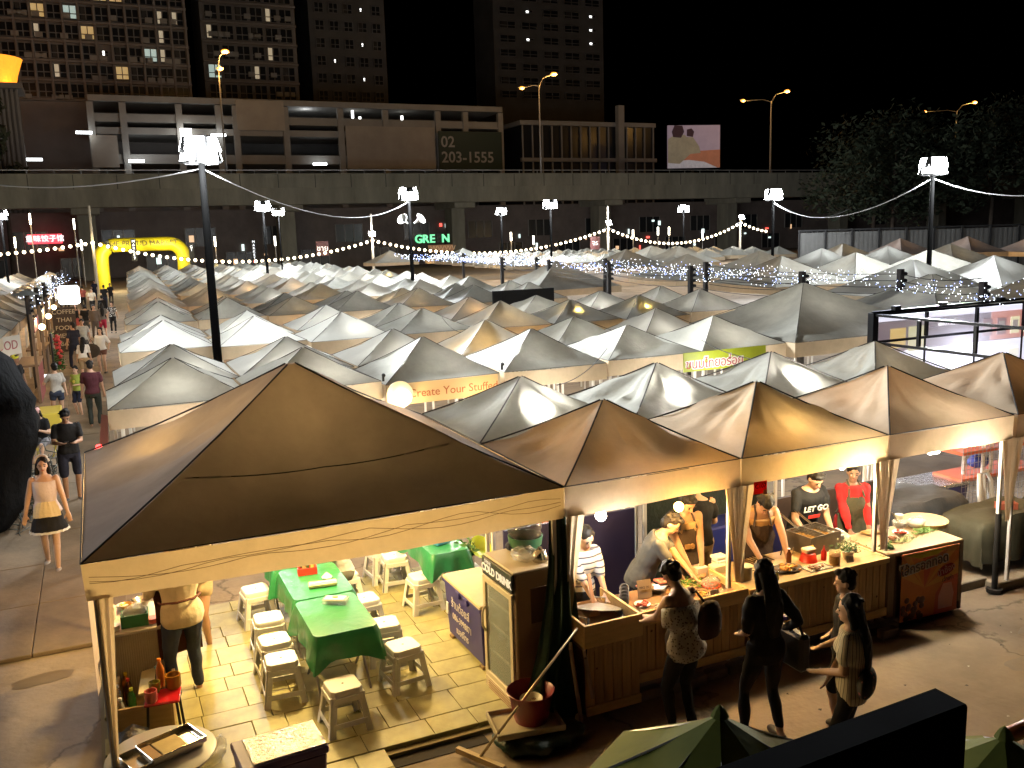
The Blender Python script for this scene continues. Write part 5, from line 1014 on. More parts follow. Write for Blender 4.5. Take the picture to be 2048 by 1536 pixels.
# low crate with bottles
wo=M('box_wood',(.42,.28,.12),.7,stretch=(1,8,8),noi=(4,.3)); t=thing('wooden_box','low wooden trough holding drink bottles at the left leg','box',(-3.64,1.72,-.02),R(-6)); 
for (x,y,w,d) in((-.25,0,.03,.86),(.25,0,.03,.86),(0,-.42,.5,.03),(0,.42,.5,.03)): MB().box((x,y,.2),(w,d,.30)).build('board',wo,t,bevel=.004)
MB().box((0,0,.08),(.5,.84,.02)).build('board',wo,t); MB().box((.02,.1,.34),(.13,.52,.02),ry=R(-8)).build('board',M('pale_plank',(.60,.52,.28),.6),t)
btl=[(-3.80,2.02,(.75,.28,.02),(.8,.6,.02),'orange soda bottle with a yellow cap'),(-3.78,1.88,(.10,.02,.01),(.6,.05,.02),'cola bottle with a red cap'),(-3.76,1.66,(.02,.22,.03),(.55,.6,.05),'green soda bottle with a lime cap'),(-3.88,1.78,(.5,.5,.48),(.7,.7,.68),'empty clear bottle with a white cap'),(-3.52,2.02,(.45,.5,.52),(.2,.4,.6),'clear water bottle with a blue cap'),(-3.86,1.50,(.5,.5,.48),(.7,.7,.68),'small clear bottle in the near trough corner'),(-3.50,1.42,(.5,.14,.02),(.7,.2,.02),'orange plastic bottle on the red stool')]
for i,(x,y,c,cc,lb) in enumerate(btl):
    z=.08 if i<6 else .42; o=thing('bottle',lb,'bottle',(x,y,z),0,'drink bottles in the wooden trough'); MB().lathe([(.034,0),(.038,.02),(.036,.10),(.038,.16),(.03,.20),(.014,.235),(.014,.255)],n=14).build('glass',M('bottle_pet',c,.12,alpha=.8 if c[0]<.45 or c[1]<.4 else .4),o,smooth=60); MB().cyl((0,0,.25),(0,0,.275),.017).build('cap',paint(cc,.4),o)
o=thing('plastic_stool','red square stool carrying jugs beside the trough','stool',(-3.50,1.22,-.02),R(-8)); MB().box((0,0,.43),(.30,.28,.025)).build('seat',M('red_seat',(.42,.01,.015),.25),o,bevel=.008)
for sx in(-1,1):
    for sy in(-1,1): MB().bar((sx*.12,sy*.11,.42),(sx*.15,sy*.14,0),.022).build('leg',blk,o)
for (x,y,r,h,c,lb) in ((-3.60,1.14,.055,.11,(.45,.09,.07),'pink tinted cup on the red stool'),(-3.40,1.33,.07,.13,(.30,.12,.01),'amber glass jug on the red stool'),(-3.56,1.32,.05,.10,(.25,.22,.03),'dark jar at the back of the red stool')):
    o=MB().lathe([(r*.8,0),(r,.02),(r,h),(r*.85,h),(r*.7,.02)],n=16).build('jug',M('tinted_glass',c,.15,alpha=.8),None,smooth=50,loc=(x,y,.425)); tag(o,lb,'jug')
b=MB(); b.ball((0,0,.10),(.13,.15,.11),28,16); b.v=[tuple(Vector(v)*(1+.4*noise.noise(Vector(v)*11)+.2*noise.noise(Vector(v)*34))) for v in b.v]; tag(b.build('plastic_bag',bag,None,smooth=True,loc=(-3.18,.62,.0)),'clear plastic rubbish bag beside the round table','bag')
b=MB(); b.ball((0,0,.10),(.17,.2,.16),14,9); b.v=[tuple(Vector(v)*(1+.22*noise.noise(Vector(v)*14))) for v in b.v]; tag(b.build('rubbish_bag',M('black_bag',(.015,.013,.012),.35,bump=(20,.7,.02)),None,smooth=True,loc=(-3.80,.95,.05)),'black rubbish bag under the trough at the left leg','bag')
lamp((-2.05,2.25,2.02),BIG,125,.13); lamp((-3.1,2.9,2.02),BIG,75,.12); lamp((-.7,3.1,2.02),BIG,70,.12)
for p in((-2.05,2.25,2.06),(-3.1,2.9,2.06),(-.7,3.1,2.06)):
    o=thing('bulb_lamp','bare yellow bulb hanging under the big brown tent'+(' over the green tables' if p[0]==-2.05 else ' near the cook' if p[0]<-3 else ' behind the fridge'),'lamp',(0,0,0)); o.location=p; MB().ball((0,0,.05),.035).build('bulb',E_('warm_bulb',(1,.75,.35),20),o,smooth=True); MB().tube([(0,0,.07),(0,0,.75 if p[0]==-2.05 else .3)],.006,4).build('wire',wireM,o)
# ---------------------------------------------------------------- front counters
pine=M('pine_board',(.64,.39,.17),.6,stretch=(9,9,.8),noi=(3,.4),rand=.25); pinet=M('pine_trim',(.68,.45,.19),.55,stretch=(1,6,6),noi=(3,.3)); knot=paint((.10,.04,.015),.7)
bcache={}
def counter(label,x0,x1,yf,z0,z1,depth,tray=.0,name='counter',rim=.06):
    t=thing('counter',label,'counter',(x0,yf,0),0,'pine food counters'); w=x1-x0; n=max(3,round(w/.098)); bw=w/n
    k=(round(bw,4),z0,z1)
    if k not in bcache: bcache[k]=MB().box((0,0,(z0+z1)/2),(bw-.006,.018,z1-z0)).mesh('board',pine,bevel=.003)
    for i in range(n): put('board',bcache[k],t,((i+.5)*bw,.009+rnd.uniform(-.002,.002),0))
    MB().box((w/2,depth/2+.03,(z0+z1)/2),(w-.02,depth-.02,z1-z0-.02)).build('body',M('counter_body',(.2,.11,.05),.8),t)
    MB().box((w/2,-.013,z0+.045),(w,.022,.09)).build('skirting',pinet,t,bevel=.003)
    MB().box((w/2,depth/2,z1-tray+.012),(w-.01,depth,.022)).build('tabletop',M('counter_surface',(.5,.32,.14),.5,stretch=(1,6,6),noi=(3,.25)),t)
    for (cx,cy,ww,dd) in((w/2,-.012,w+.03,.03),(-.0,depth/2,.03,depth),(w,depth/2,.03,depth)): MB().box((cx,cy,z1+.0),(ww,dd,rim+tray)).build('rim_board',pinet,t,bevel=.003)
    for _ in range(int(w*2.2)): MB().lathe([(.014,0),(.008,.001),(0,.001)],n=7).build('knot',knot,t,loc=(rnd.uniform(.1,w-.1),-.001,rnd.uniform(z0+.2,z1-.1))).rotation_euler=(PI/2,0,0)
    return t
counter('deep pine box counter holding the big aluminium pan',.05,.64,-.24,.02,.80,.72,tray=.16)
counter('pine counter of grilled snacks in front of the orange bulb stall',.68,1.95,-.15,.16,.80,.62,tray=.08)
counter('pine counter with the fryer and plates under the C107 card',2.02,3.90,-.12,.16,.80,.72,tray=.0)
bkM=M('cement_block',(.22,.19,.16),.9,noi=(9,.3),bump=(30,.4)); bkm=MB().box((0,0,0),(.24,.10,.10)).mesh('block',bkM,bevel=.008); bk=tag(put('block_row',None),'row of cement blocks carrying the pine counters','blocks')
for i in range(12): put('block',bkm,bk,(.82+.27*i,-.10+rnd.uniform(-.02,.02),.0),rnd.uniform(-.05,.05))
for i in range(3): put('block',bkm,bk,(3.85+.1*i,-.22+.1*i,-.0))
alu=M('brushed_aluminium',(.55,.53,.50),.3,.95,noi=(12,.2))
o=thing('pan','huge aluminium pan with two loop handles in the front box','pan',(.36,.10,.72)); MB().lathe([(.14,-.06),(.23,.0),(.255,.10),(.265,.105),(.25,.10),(.22,.005),(.0,-.04)],n=32).build('pan_shell',alu,o,smooth=50)
MB().lathe([(.0,.035),(.235,.035)],n=24).build('soup',M('broth',(.42,.32,.18),.25,noi=(14,.4),bump=(20,.5)),o)
for a in(.9,3.6): 
    c,s_=math.cos(a),math.sin(a); MB().tube([(c*.25-s_*.06,s_*.25+c*.06,.10),(c*.26-s_*.06,s_*.26+c*.06,.17),(c*.26+s_*.06,s_*.26-c*.06,.17),(c*.25+s_*.06,s_*.25-c*.06,.10)],.009,6).build('handle',alu,o)
b=MB(); b.lathe([(.0,.15),(.12,.13),(.235,.10)],n=24); o2=b.build('lid',M('lid_alu',(.6,.58,.54),.35,.9,noi=(30,.2)),o,smooth=40); o2.location=(.06,.05,.03); o2.rotation_euler=(R(-14),R(10),0)
o=thing('paddle','long wooden paddle held upright in the big pan','paddle',(0,0,0)); MB().bar((.47,.42,1.10),(.40,.18,.78),.032,.015).build('handle',M('paddle_wood',(.36,.16,.06),.6),o); MB().ball((.38,.15,.76),(.07,.02,.09)).build('blade',M('paddle_wood2',(.36,.16,.06),.6),o)
o=thing('ladle','dark ladle resting on the front rim of the box counter','ladle',(0,0,0)); MB().tube([(.02,-.30,.62),(.20,-.05,.87)],.012,6).build('handle',blk,o)
o=thing('grill_tin','golden tin container beside the aluminium pan','tin',(.13,.18,.74)); MB().lathe([(.07,0),(.08,.10),(.07,.10),(.06,.01)],n=16).build('shell',M('gold_tin',(.7,.42,.06),.25,1),o,smooth=40)
meat=M('grilled_meat',(.34,.14,.05),.4,noi=(16,.5),bump=(20,.5)); pale=M('pale_dumplings',(.62,.48,.30),.5,noi=(14,.3))
def heap(label,x,y,z,rx,ry,n,mat,sz,name='snacks',seed=0,cat='food'):
    q=random.Random(seed); mb=MB()
    for _ in range(n): mb.ball((q.gauss(0,.42)*rx,q.gauss(0,.42)*ry,q.uniform(0,sz*1.2)),(sz*q.uniform(.7,1.3),sz*q.uniform(.6,1),sz*q.uniform(.5,.8)),7,5)
    return tag(mb.build(name,mat,None,smooth=True,loc=(x,y,z)),label,cat,kind='stuff')
heap('pale dumplings piled in the front tray',1.0,.02,.76,.14,.09,26,pale,.026,seed=1); heap('brown grilled skewers in the front tray',1.28,.05,.76,.12,.08,20,meat,.026,seed=2)
t=thing('cup_stack','rosy patterned paper cups lying in a row on the counter','cups',(.84,.36,.80),R(-32)); cu=MB().lathe([(.035,0),(.05,.10),(.046,.10),(.03,.005)],n=12).mesh('cup',pattern('rosy_paper','f',(.6,.15,.12),(.75,.70,.62),18,thr=.3),smooth=40)
for i in range(5): o=put('cup',cu,t,(0,-.20+.085*i,.055)); o.rotation_euler=(R(75),0,0)
o=thing('price_board','small brown price board standing on the counter','sign',(1.02,.27,.80),R(-8)); MB().box((0,0,.09),(.15,.012,.18),rx=R(-14)).build('panel',M('kraft_board',(.27,.19,.11),.8),o); text('BBQ 20.-',.032,M('ink',(.05,.03,.02),.7),o,(0,-.015,.11),(R(76),0,0)); MB().lathe([(.02,0),(.028,.001),(.02,.002)],n=14).build('print_ring',M('ink2',(.05,.03,.02),.7),o,loc=(.01,.005,.05)).rotation_euler=(R(76),0,0)
o=thing('foil_tray','open silver tray behind the price board','tray',(1.22,.33,.80)); MB().lathe([(.07,0),(.12,.045),(.115,.045),(.065,.006)],n=4).build('shell',alu,o)
for i,(x,y,lb) in enumerate(((1.36,.42,'red pork tray held near the leaning man'),(1.18,.47,'salmon pink plate behind the silver tray'))): o=MB().box((0,0,.015),(.20,.13,.03)).build('tray',paint((.62,.2,.15),.4),None,bevel=.008,loc=(x,y,.80+.05*(1-i))); tag(o,lb,'tray')
o=thing('cake_stand','round dark plate of skewers under a clear dome','cake stand',(1.80,.22,.76)); MB().lathe([(.05,0),(.12,.012),(.125,.022),(0,.024)],n=24).build('plate',M('dark_plate',(.06,.02,.015),.3),o,smooth=40); mb=MB()
for k in range(16): mb.ball((.09*math.cos(k*.393),.09*math.sin(k*.393),.035),(.018,.018,.016),7,5)
for k in range(9): mb.ball((.05*math.cos(k*.7),.05*math.sin(k*.7),.05),(.018,.018,.016),7,5)
mb.build('skewers',M('glazed_red',(.5,.07,.02),.2),o,smooth=True); MB().lathe([(.10,.03),(.095,.08),(.06,.12),(.012,.135),(.02,.155),(0,.165)],n=20).build('dome',M('clear_dome',(.9,.88,.8),.05,alpha=.22),o,smooth=60)
leaves((0,0,0),(.13,.09,.05),130,leafM,'heap of green coriander on the wooden board','' and None,sz=.018,seed=8,loc=(1.60,.34,.80)); o=MB().box((0,0,0),(.36,.2,.02)).build('cutting_board',pinet,None,bevel=.005,loc=(1.60,.36,.79)); tag(o,'wooden board under the coriander','board')
for i,(x,y,w,c,lb) in enumerate(((2.06,.44,.18,(.68,.62,.42),'cream tissue box beside the stall post'),(1.86,.50,.14,(.75,.62,.58),'pink and white tissue box behind the dome'))): o=MB().box((0,0,.05),(w,.12,.10)).build('tissue_box',paint(c,.6),None,bevel=.006,loc=(x,y,.80)); tag(o,lb,'tissue box')
o=MB().lathe([(.075,0),(.08,.15),(.085,.155),(.0,.16)],n=18).build('tub',M('cream_tub',(.66,.58,.40),.45),None,smooth=40,loc=(2.17,.14,.81)); tag(o,'round cream tub at the corner of the fryer counter','tub')
o=thing('foil_tray','two part clear food tray at the counter edge','tray',(1.72,.02,.74)); MB().box((-.08,0,.03),(.15,.16,.05)).build('shell',clear,o,bevel=.01); MB().box((.08,0,.03),(.15,.16,.05)).build('shell',clear,o,bevel=.01)
# fryer counter
o=thing('plate','oval steel plate of glossy fried snacks on the fryer counter','plate',(2.72,.12,.815)); MB().lathe([(.10,0),(.17,.025),(.175,.03),(.10,.008),(0,.008)],n=26,sy=.72).build('dish',stel,o,smooth=50); heap_=MB(); q=random.Random(3)
for _ in range(34): heap_.ball((q.gauss(0,.05),q.gauss(0,.035),.02+q.uniform(0,.03)),(.025,.012,.01),7,5)
heap_.build('food',M('glazed_snack',(.62,.28,.05),.2),o,smooth=True)
o=thing('tray','long steel tray of skewers on the fryer counter','tray',(2.62,.48,.815),R(8)); mb=MB(); mb.box((0,0,0),(.34,.26,.01)); 
for k in range(7): mb.bar((-.14+.045*k,-.12,.02),(-.14+.045*k,.12,.02),.012)
mb.build('pan',stel,o)
o=thing('tray','black tray holding tongs and knives on the fryer counter','tray',(3.02,.50,.815),R(-14)); MB().box((0,0,0),(.28,.16,.015)).build('pan',M('black_tray',(.03,.03,.03),.3),o,bevel=.005); 
for k in range(3): MB().tube([(-.08+.07*k,-.05,.02),(-.04+.07*k,.0,.07),(-.02+.07*k,.06,.03)],.007,5).build('tongs',stel,o)
o=thing('chopping_board','yellow chopping board on the fryer counter','board',(2.78,.40,.815)); MB().box((0,0,0),(.18,.10,.012)).build('board',M('yellow_board2',(.6,.5,.14),.6),o)
o=thing('bowl_stack','red plastic bowl upside down with a white box on it','bowl',(3.10,.22,.815)); MB().lathe([(.10,0),(.075,.09),(.06,.10),(0,.10)],n=18).build('shell',M('red_bowl',(.6,.03,.01),.35),o,smooth=50); MB().box((0,0,.13),(.14,.10,.05)).build('box',M('cream_box',(.7,.5,.34),.6),o,bevel=.01)
o=thing('sauce_bottle','red squeeze sauce bottle on the fryer counter','bottle',(3.26,.16,.815)); MB().lathe([(.03,0),(.032,.10),(.012,.13),(.004,.17)],n=12).build('glass',M('red_sauce',(.5,.02,.01),.3),o,smooth=50)
o=thing('jar','glass jar of brown sauce at the front of the fryer counter','jar',(3.28,.02,.815)); MB().lathe([(.055,0),(.06,.02),(.06,.15),(.055,.15)],n=16).build('glass',M('jar_glass',(.5,.4,.2),.1,alpha=.4),o,smooth=50); MB().lathe([(.05,.005),(.053,.10),(0,.10)],n=14).build('sauce',M('brown_sauce',(.22,.08,.02),.4),o)
o=thing('flower_pot','small white pot of tiny pale flowers on the fryer counter','flower pot',(3.52,.07,.815)); MB().lathe([(.05,0),(.065,.09),(.06,.09)],n=14).build('pot',M('cream_pot',(.6,.5,.35),.5),o,smooth=40); leaves((0,0,.10),(.11,.11,.07),220,darkleaf,parent=o,sz=.018,seed=2); leaves((0,0,.14),(.11,.11,.06),120,M('pale_petals',(.75,.68,.45),.6),parent=o,name='flowers',sz=.011,seed=6)
o=thing('food_tray','clear tray of small fried pieces near the jar','tray',(3.02,.0,.815)); MB().box((0,0,.012),(.30,.15,.02)).build('pan',clear,o); mb=MB(); 
for _ in range(24): mb.ball((q.gauss(0,.06),q.gauss(0,.03),.03),(.022,.016,.012),6,4)
mb.build('food',meat,o,smooth=True)
o=thing('fryer','square steel fryer with wire baskets on the counter','fryer',(3.42,.50,.815),R(6)); mb=MB(); 
for (x,y,w,d) in((-.24,0,.012,.36),(.24,0,.012,.36),(0,-.18,.48,.012),(0,.18,.48,.012),(0,0,.012,.36)): mb.box((x,y,.11),(w,d,.22))
mb.build('tank',M('fryer_steel',(.40,.36,.31),.35,.85,noi=(5,.3)),o); MB().box((0,0,.15),(.46,.34,.01)).build('oil',M('frying_oil',(.25,.12,.02),.1),o)
for dx in(-.12,.12):
    b=MB()
    for k in range(6): b.bar((dx-.09+.036*k,-.14,.225),(dx-.09+.036*k,.14,.225),.005)
    for k in range(5): b.bar((dx-.09,-.14+.07*k,.226),(dx+.09,-.14+.07*k,.226),.005)
    b.build('wire_basket',stel,o); 
    for e in(-.012,.012): MB().tube([(dx+e,.12,.23),(dx+e-.05,.34,.36)],.006,5).build('basket_handle',stel,o)
o=thing('plant_bag','clear bag of wrapped snacks behind the fryer post','bag',(3.82,.50,.82)); b=MB(); b.ball((0,0,.06),(.10,.14,.08),12,8); b.v=[tuple(Vector(v)*(1+.2*noise.noise(Vector(v)*16))) for v in b.v]; b.build('film',M('pale_film',(.6,.52,.34),.25),o,smooth=True)
# C107 card
o=thing('number_card','bright red card reading C107 hanging from the valance','sign',(2.24,.0,1.83)); MB().box((0,0,0),(.165,.002,.13)).build('panel',M('red_card',(.85,.045,.01),.5,trans=.6),o); text('C107',.064,M('dark_red_print',(.03,.002,.002),.6),o,(0,-.005,.015),(PI/2,0,0)); MB().box((.06,-.001,-.055),(.05,.008,.05)).build('flap',M('orange_card',(.8,.25,.05),.5),o)
# sausage cart with banner
t=thing('food_cart','steel sausage cart hung with an orange banner','food cart',(4.02,-.03,-.04),R(-2)); MB().box((.56,.36,.44),(1.10,.66,.74)).build('body',M('cart_steel',(.22,.17,.13),.35,.7,noi=(4,.3)),t); MB().box((.56,.36,.83),(1.14,.72,.03)).build('tabletop',M('cart_top',(.5,.34,.18),.45),t,bevel=.004)
for x in(.0,.10,1.12): MB().box((x,.02,.42),(.035,.035,.84)).build('leg',M('dark_wood_leg',(.08,.045,.025),.6),t)
for i,(x,w) in enumerate(((.045,.09),(1.10,.05))): MB().box((x,.0,.46),(w,.012,.72)).build('side_panel',M('brown_panel',(.20,.11,.05),.5,stretch=(10,10,1),noi=(4,.4)),t)
bn=M('orange_vinyl',(.85,.27,.05),.4,noi=(3,.1),bump=(5,.4,.02)); bn2=M('orange_ray',(.88,.40,.08),.4); bn3=M('red_ray',(.72,.13,.05),.4); yl=M('yellow_vinyl2',(.72,.55,.02),.4)
BW,BH=.86,.80; bo=put('banner',MB().box((0,0,0),(BW,.008,BH)).mesh('banner',bn),t,(.60,-.03,.42))
def bp_(pts,m,y,nm='print_ray'): MB().add([(a*BW/2,y,b*BH/2) for a,b in pts],[tuple(range(len(pts)))]).build(nm,m,bo)
for k in range(7):
    a0=PI*(.02+k*.14); a1=a0+.075*PI; cl_=lambda a:(max(-1,min(1,-.2+2.2*math.cos(a))),max(-.98,min(.98,-.1+2.2*math.sin(a)))); bp_([(-.2,-.1),cl_(a0),cl_(a1)],bn2 if k!=3 else bn3,-.006-.0005*k)
bp_([(-.98,.98),(.55,.98),(.2,.82),(-.4,.80)],yl,-.011); bp_([(.15,-.98),(.98,-.98),(.98,.12),(.55,.05),(.2,-.35)],bn3,-.011)
bp_([(.3,-.85),(.8,-.85),(.85,-.45),(.75,-.1),(.45,-.1),(.3,-.45)],M('pink_patch',(.85,.38,.30),.4),-.013)
mb=MB(); q=random.Random(4)
for _ in range(26): 
    x,z=q.uniform(-.95,-.2),q.uniform(-.95,-.3); mb.ball((x*BW/2,-.006,z*BH/2-abs(x+.55)*.06),(.038,.006,.036),8,6)
mb.build('print_meatballs',M('brown_print',(.13,.035,.02),.35,noi=(40,.5)),bo,smooth=True)
ink=M('ink_dark',(.05,.015,.01),.5); wht=M('print_white',(.72,.62,.5),.5)
def outl(s_,size,x,z,rot,f=ink,o_=wht): 
    text(s_,size,o_,bo,(x,-.014,z),(PI/2,-rot,0),ex=.001,off=.016); text(s_,size,f,bo,(x,-.018,z),(PI/2,-rot,0),ex=.001,off=.003)
outl('ไส้กรอกทอด',.145,-.10,.235,R(6)); MB().lathe([(.0,0),(.14,0)],n=24,sy=.45).build('print_oval',M('oval_red',(.42,.03,.02),.4),bo,loc=(.23,-.0135,.12)).rotation_euler=(PI/2,-R(14),0)
text('น้าช้อง',.105,M('print_peach',(.72,.42,.3),.5),bo,(.23,-.018,.12),(PI/2,-R(14),0),ex=.001); text('เจ้าเก่า',.07,ink,bo,(.26,-.016,.01),(PI/2,-R(5),0),ex=.001)
leaves((0,0,0),(.13,.09,.04),150,leafM,'bright lettuce heap at the cart corner',sz=.024,seed=11,loc=(4.92,.30,.82)); leaves((0,0,0),(.16,.07,.03),120,M('shredded_cabbage',(.5,.55,.25),.6,noi=(9,.4)),'shredded pale cabbage along the cart front',sz=.02,seed=12,loc=(4.50,.20,.82)); leaves((0,0,0),(.1,.06,.05),60,darkleaf,'dark herb bunch at the left cart corner',sz=.03,seed=13,loc=(4.16,.12,.80))
o=thing('flat_basket','round bamboo sieve on the right end of the cart','basket',(5.20,.52,.82)); MB().lathe([(0,.01),(.24,.01),(.25,.0),(.265,.05),(.255,.05),(.235,.02)],n=30).build('tray',M('bamboo',(.55,.38,.16),.6,noi=(30,.3)),o,smooth=50)
o=thing('bowl','glass bowl of dark sauce with a spoon on the cart','bowl',(4.78,.52,.82)); MB().lathe([(.04,0),(.08,.04),(.09,.09),(.085,.09)],n=16).build('shell',M('glass_bowl',(.6,.6,.5),.1,alpha=.4),o,smooth=50); MB().ball((0,0,.04),(.06,.06,.03)).build('sauce',M('dark_sauce',(.03,.012,.006),.25),o,smooth=True); MB().tube([(0,0,.05),(-.08,.05,.2)],.008,5).build('spoon',stel,o)
o=MB().lathe([(.045,0),(.05,.10),(.052,.115),(0,.12)],n=14).build('jar',M('milky_jar',(.62,.62,.48),.4),None,smooth=40,loc=(4.92,.66,.82)); tag(o,'milky plastic jar at the back of the cart','jar')
b=MB(); b.ball((0,0,.05),(.12,.10,.07),14,8); b.v=[tuple(Vector(v)*(1+.22*noise.noise(Vector(v)*16))) for v in b.v]; tag(b.build('plastic_bag',bag,None,smooth=True,loc=(4.98,.46,.83)),'clear bag of garlic beside the bamboo sieve','bag')
for i,(x,y,c,lb) in enumerate(((4.36,.56,(.4,.24,.08),'brown cutting board with a red knife on the cart'),(4.55,.62,(.1,.06,.05),'dark pan of skewers at the back of the cart'))): o=MB().box((0,0,.012),(.2,.13,.02)).build('board',paint(c,.5),None,bevel=.004,loc=(x,y,.825)); tag(o,lb,'board')
o=MB().lathe([(.16,0),(.19,.16),(.2,.165),(.18,.16),(.15,.01)],n=20).build('basin',M('maroon_plastic',(.16,.008,.03),.25),None,smooth=40,loc=(5.42,.42,-.05)); tag(o,'maroon plastic basin on the ground right of the cart','basin')
# bulbs over the counters
for (x,y,z,c,P,s_,col,lb) in ((.52,.25,1.74,(1,.96,.85),13,.055,WHT,'large bright white bulb hanging over the big pan'),(1.40,.22,1.70,(1,.55,.10),40,.05,(1,.55,.16),'orange bulb hanging in front of the bare armed man'),(3.62,.30,1.80,(1,.95,.8),40,.04,(1,.82,.5),'white bulb above the fryer counter'),(2.75,.45,1.92,(1,.6,.15),12,.03,(1,.58,.16),'hidden orange bulb behind the C107 card')):
    o=thing('bulb_lamp',lb,'lamp',(0,0,0)); o.location=(x,y,z); MB().ball((0,0,0),s_,12,9).build('bulb',E_('hot_bulb',c,30),o,smooth=True); MB().tube([(0,0,s_),(0,.05,2.2-z)],.005,4).build('wire',wireM,o); lamp((x,y-.02,z-s_-.03),col,P,.04)
o=thing('led_floodlight','small square white work light hanging over the covered stall','lamp',(0,0,0)); o.location=(5.33,.55,1.72); MB().box((0,0,0),(.16,.03,.11)).build('lens',E_('worklight',(1,.97,.92),30),o); MB().box((0,.03,.06),(.2,.03,.02)).build('bracket',blk,o); lamp((5.33,.35,1.62),(1,.88,.7),44,.05)
# gathered corner drapes on the stall legs
dm=val
def drape(x,y,s_,z1=1.9,z0=.85,w=.16):
    mb=MB(); n=8; vs=[]
    for j in range(9):
        u=j/8; z=z1+(z0-z1)*u; ww=w*(1-u)**1.1+.03
        for i in range(n+1):
            t_=i/n; vs.append((s_*ww*t_,-.02-.02*math.sin(t_*14+u)*(1-u*.5),z))
    mb.add(vs,[(j*(n+1)+i,j*(n+1)+i+1,(j+1)*(n+1)+i+1,(j+1)*(n+1)+i) for j in range(8) for i in range(n)]); return mb.mesh('corner_drape',dm,smooth=60)
dr=drape(0,0,1); dl=drape(0,0,-1)
for i,(x,lab) in enumerate(((0.03,'left stall corner beside the net curtain'),(2.0,'post between the two pine counters'),(4.0,'post left of the sausage cart'),(6.02,'post right of the sausage cart'))):
    for me,q_ in((dr,'right half'),(dl,'left half')):
        if i==0 and me is dl: continue
        o=put('corner_drape',me,None,(x+(.0 if me is dr else -.0),-.0+.06,0)); tag(o,f'tied back white drape at the {lab}, {q_}','drape','tied back drapes on the stall posts')
o=put('corner_drape',drape(0,0,1,1.9,.2,.10),None,(-3.93,.08,0)); tag(o,'tied back tan drape at the left leg of the big tent','drape','tied back drapes on the stall posts')
MB()
o=thing('tent_post','dark steel post with a round base at the right stall corner','post',(5.92,.08,-.05)); MB().cyl((0,0,0),(0,0,1.0),.035).build('pole',blk,o); MB().cyl((0,0,0),(0,0,.05),.09).build('base',blk,o)
# wires along the big tent valance
for k in range(3):
    a=Vector((-3.95,-.012,2.02-.03*k)); o=MB().tube([(-3.95+3.9*i/24,-.016,2.06-.05*abs(math.sin(i*.42+k*.8))-.035*math.sin(i*.21*(k+1))) for i in range(25)],.0022,4).build('cable',paint((.14,.08,.04),.7)); tag(o,f"thin dark wire looping along the big tent valance, {ORD[k]} from the top",'cable','wires on the big tent valance')
# covered stall on the right
dk=M('charcoal_cover',(.055,.06,.065),.8,noi=(2.5,.35),bump=(5,.7,.05)); olv=M('olive_cover',(.075,.075,.045),.85,noi=(2,.4),bump=(5,.6,.04))
def cover(label,x,y,w,d,h,mat,seed,rz=0):
    mb=MB(); n=18; vs=[]
    for j in range(n+1):
        for i in range(n+1):
            u,v=-1.35+2.7*i/n,-1.35+2.7*j/n; eu,ev=max(0,abs(u)-1),max(0,abs(v)-1); e=max(eu,ev); px=max(-1,min(1,u))*w/2+(eu*.12*(1 if u>0 else -1)); py=max(-1,min(1,v))*d/2+(ev*.12*(1 if v>0 else -1))
            z=h-e/.35*(h-.12)+.07*noise.noise(Vector((u*1.6+seed,v*1.6,seed)))-(.04*math.sin(i*1.9)*e); px+=.03*math.sin(j*1.7+seed)*min(1,eu*6); py+=.03*math.sin(i*1.6+seed)*min(1,ev*6); vs.append((px,py,max(z,.0)))
    mb.add(vs,[(j*(n+1)+i,j*(n+1)+i+1,(j+1)*(n+1)+i+1,(j+1)*(n+1)+i) for j in range(n) for i in range(n)]); o=mb.build('covered_table',mat,None,smooth=60,loc=(x,y,-.03),rz=rz); return tag(o,label,'covered stall')
cover('goods table shrouded in a charcoal cover beyond the sausage cart',6.25,1.75,1.3,.95,.76,dk,2); cover('goods table shrouded in an olive cover beside the charcoal one',6.95,.85,1.5,.7,.66,olv,5)
cover('olive covered table at the right edge behind the post',8.4,.8,1.1,.8,.62,olv,9)
t=cooler('f','long foil topped freezer behind the charcoal cover','' and 0 or 7.15,2.15,.9,.6,.66,0,M('navy_tub',(.03,.03,.12),.4),M('foil_lid',(.4,.4,.4),.25,.8,bump=(20,.8,.02)),-.03)
t=thing('plastic_chair','white plastic armchair behind the right stall post','chair',(7.78,1.45,-.05),R(200)); MB().box((0,0,.42),(.46,.44,.03)).build('seat',plas,t,bevel=.01); mb=MB(); mb.tube([(-.24,-.20,.40),(-.25,-.22,.72),(-.15,-.26,.88),(.15,-.26,.88),(.25,-.22,.72),(.24,-.20,.40)],.03,8); mb.tube([(-.07,-.22,.42),(-.05,-.26,.86)],.02,6); mb.tube([(.07,-.22,.42),(.05,-.26,.86)],.02,6); mb.build('backrest',plas,t,smooth=60)
for sx in(-1,1):
    for sy in(-1,1): MB().tube([(sx*.2,sy*.19,.42),(sx*.24,sy*.22,0)],[.025,.02],6).build('leg',plas,t)
t=thing('wire_rack','orange trimmed wire mesh shelf behind the white armchair','shelf',(8.3,2.1,-.05)); 
for zz in(.75,1.15,1.6): MB().box((0,0,zz),(1.7,.5,.05)).build('shelf',M('orange_shelf',(.55,.13,.06),.5),t)
mb=MB()
for k in range(22): mb.bar((-.85+.081*k,-.26,.1),(-.85+.081*k,-.26,1.65),.006)
for k in range(18): mb.bar((-.85,-.262,.15+.085*k),(.85,-.262,.15+.085*k),.006)
mb.build('mesh_panel',gal,t)
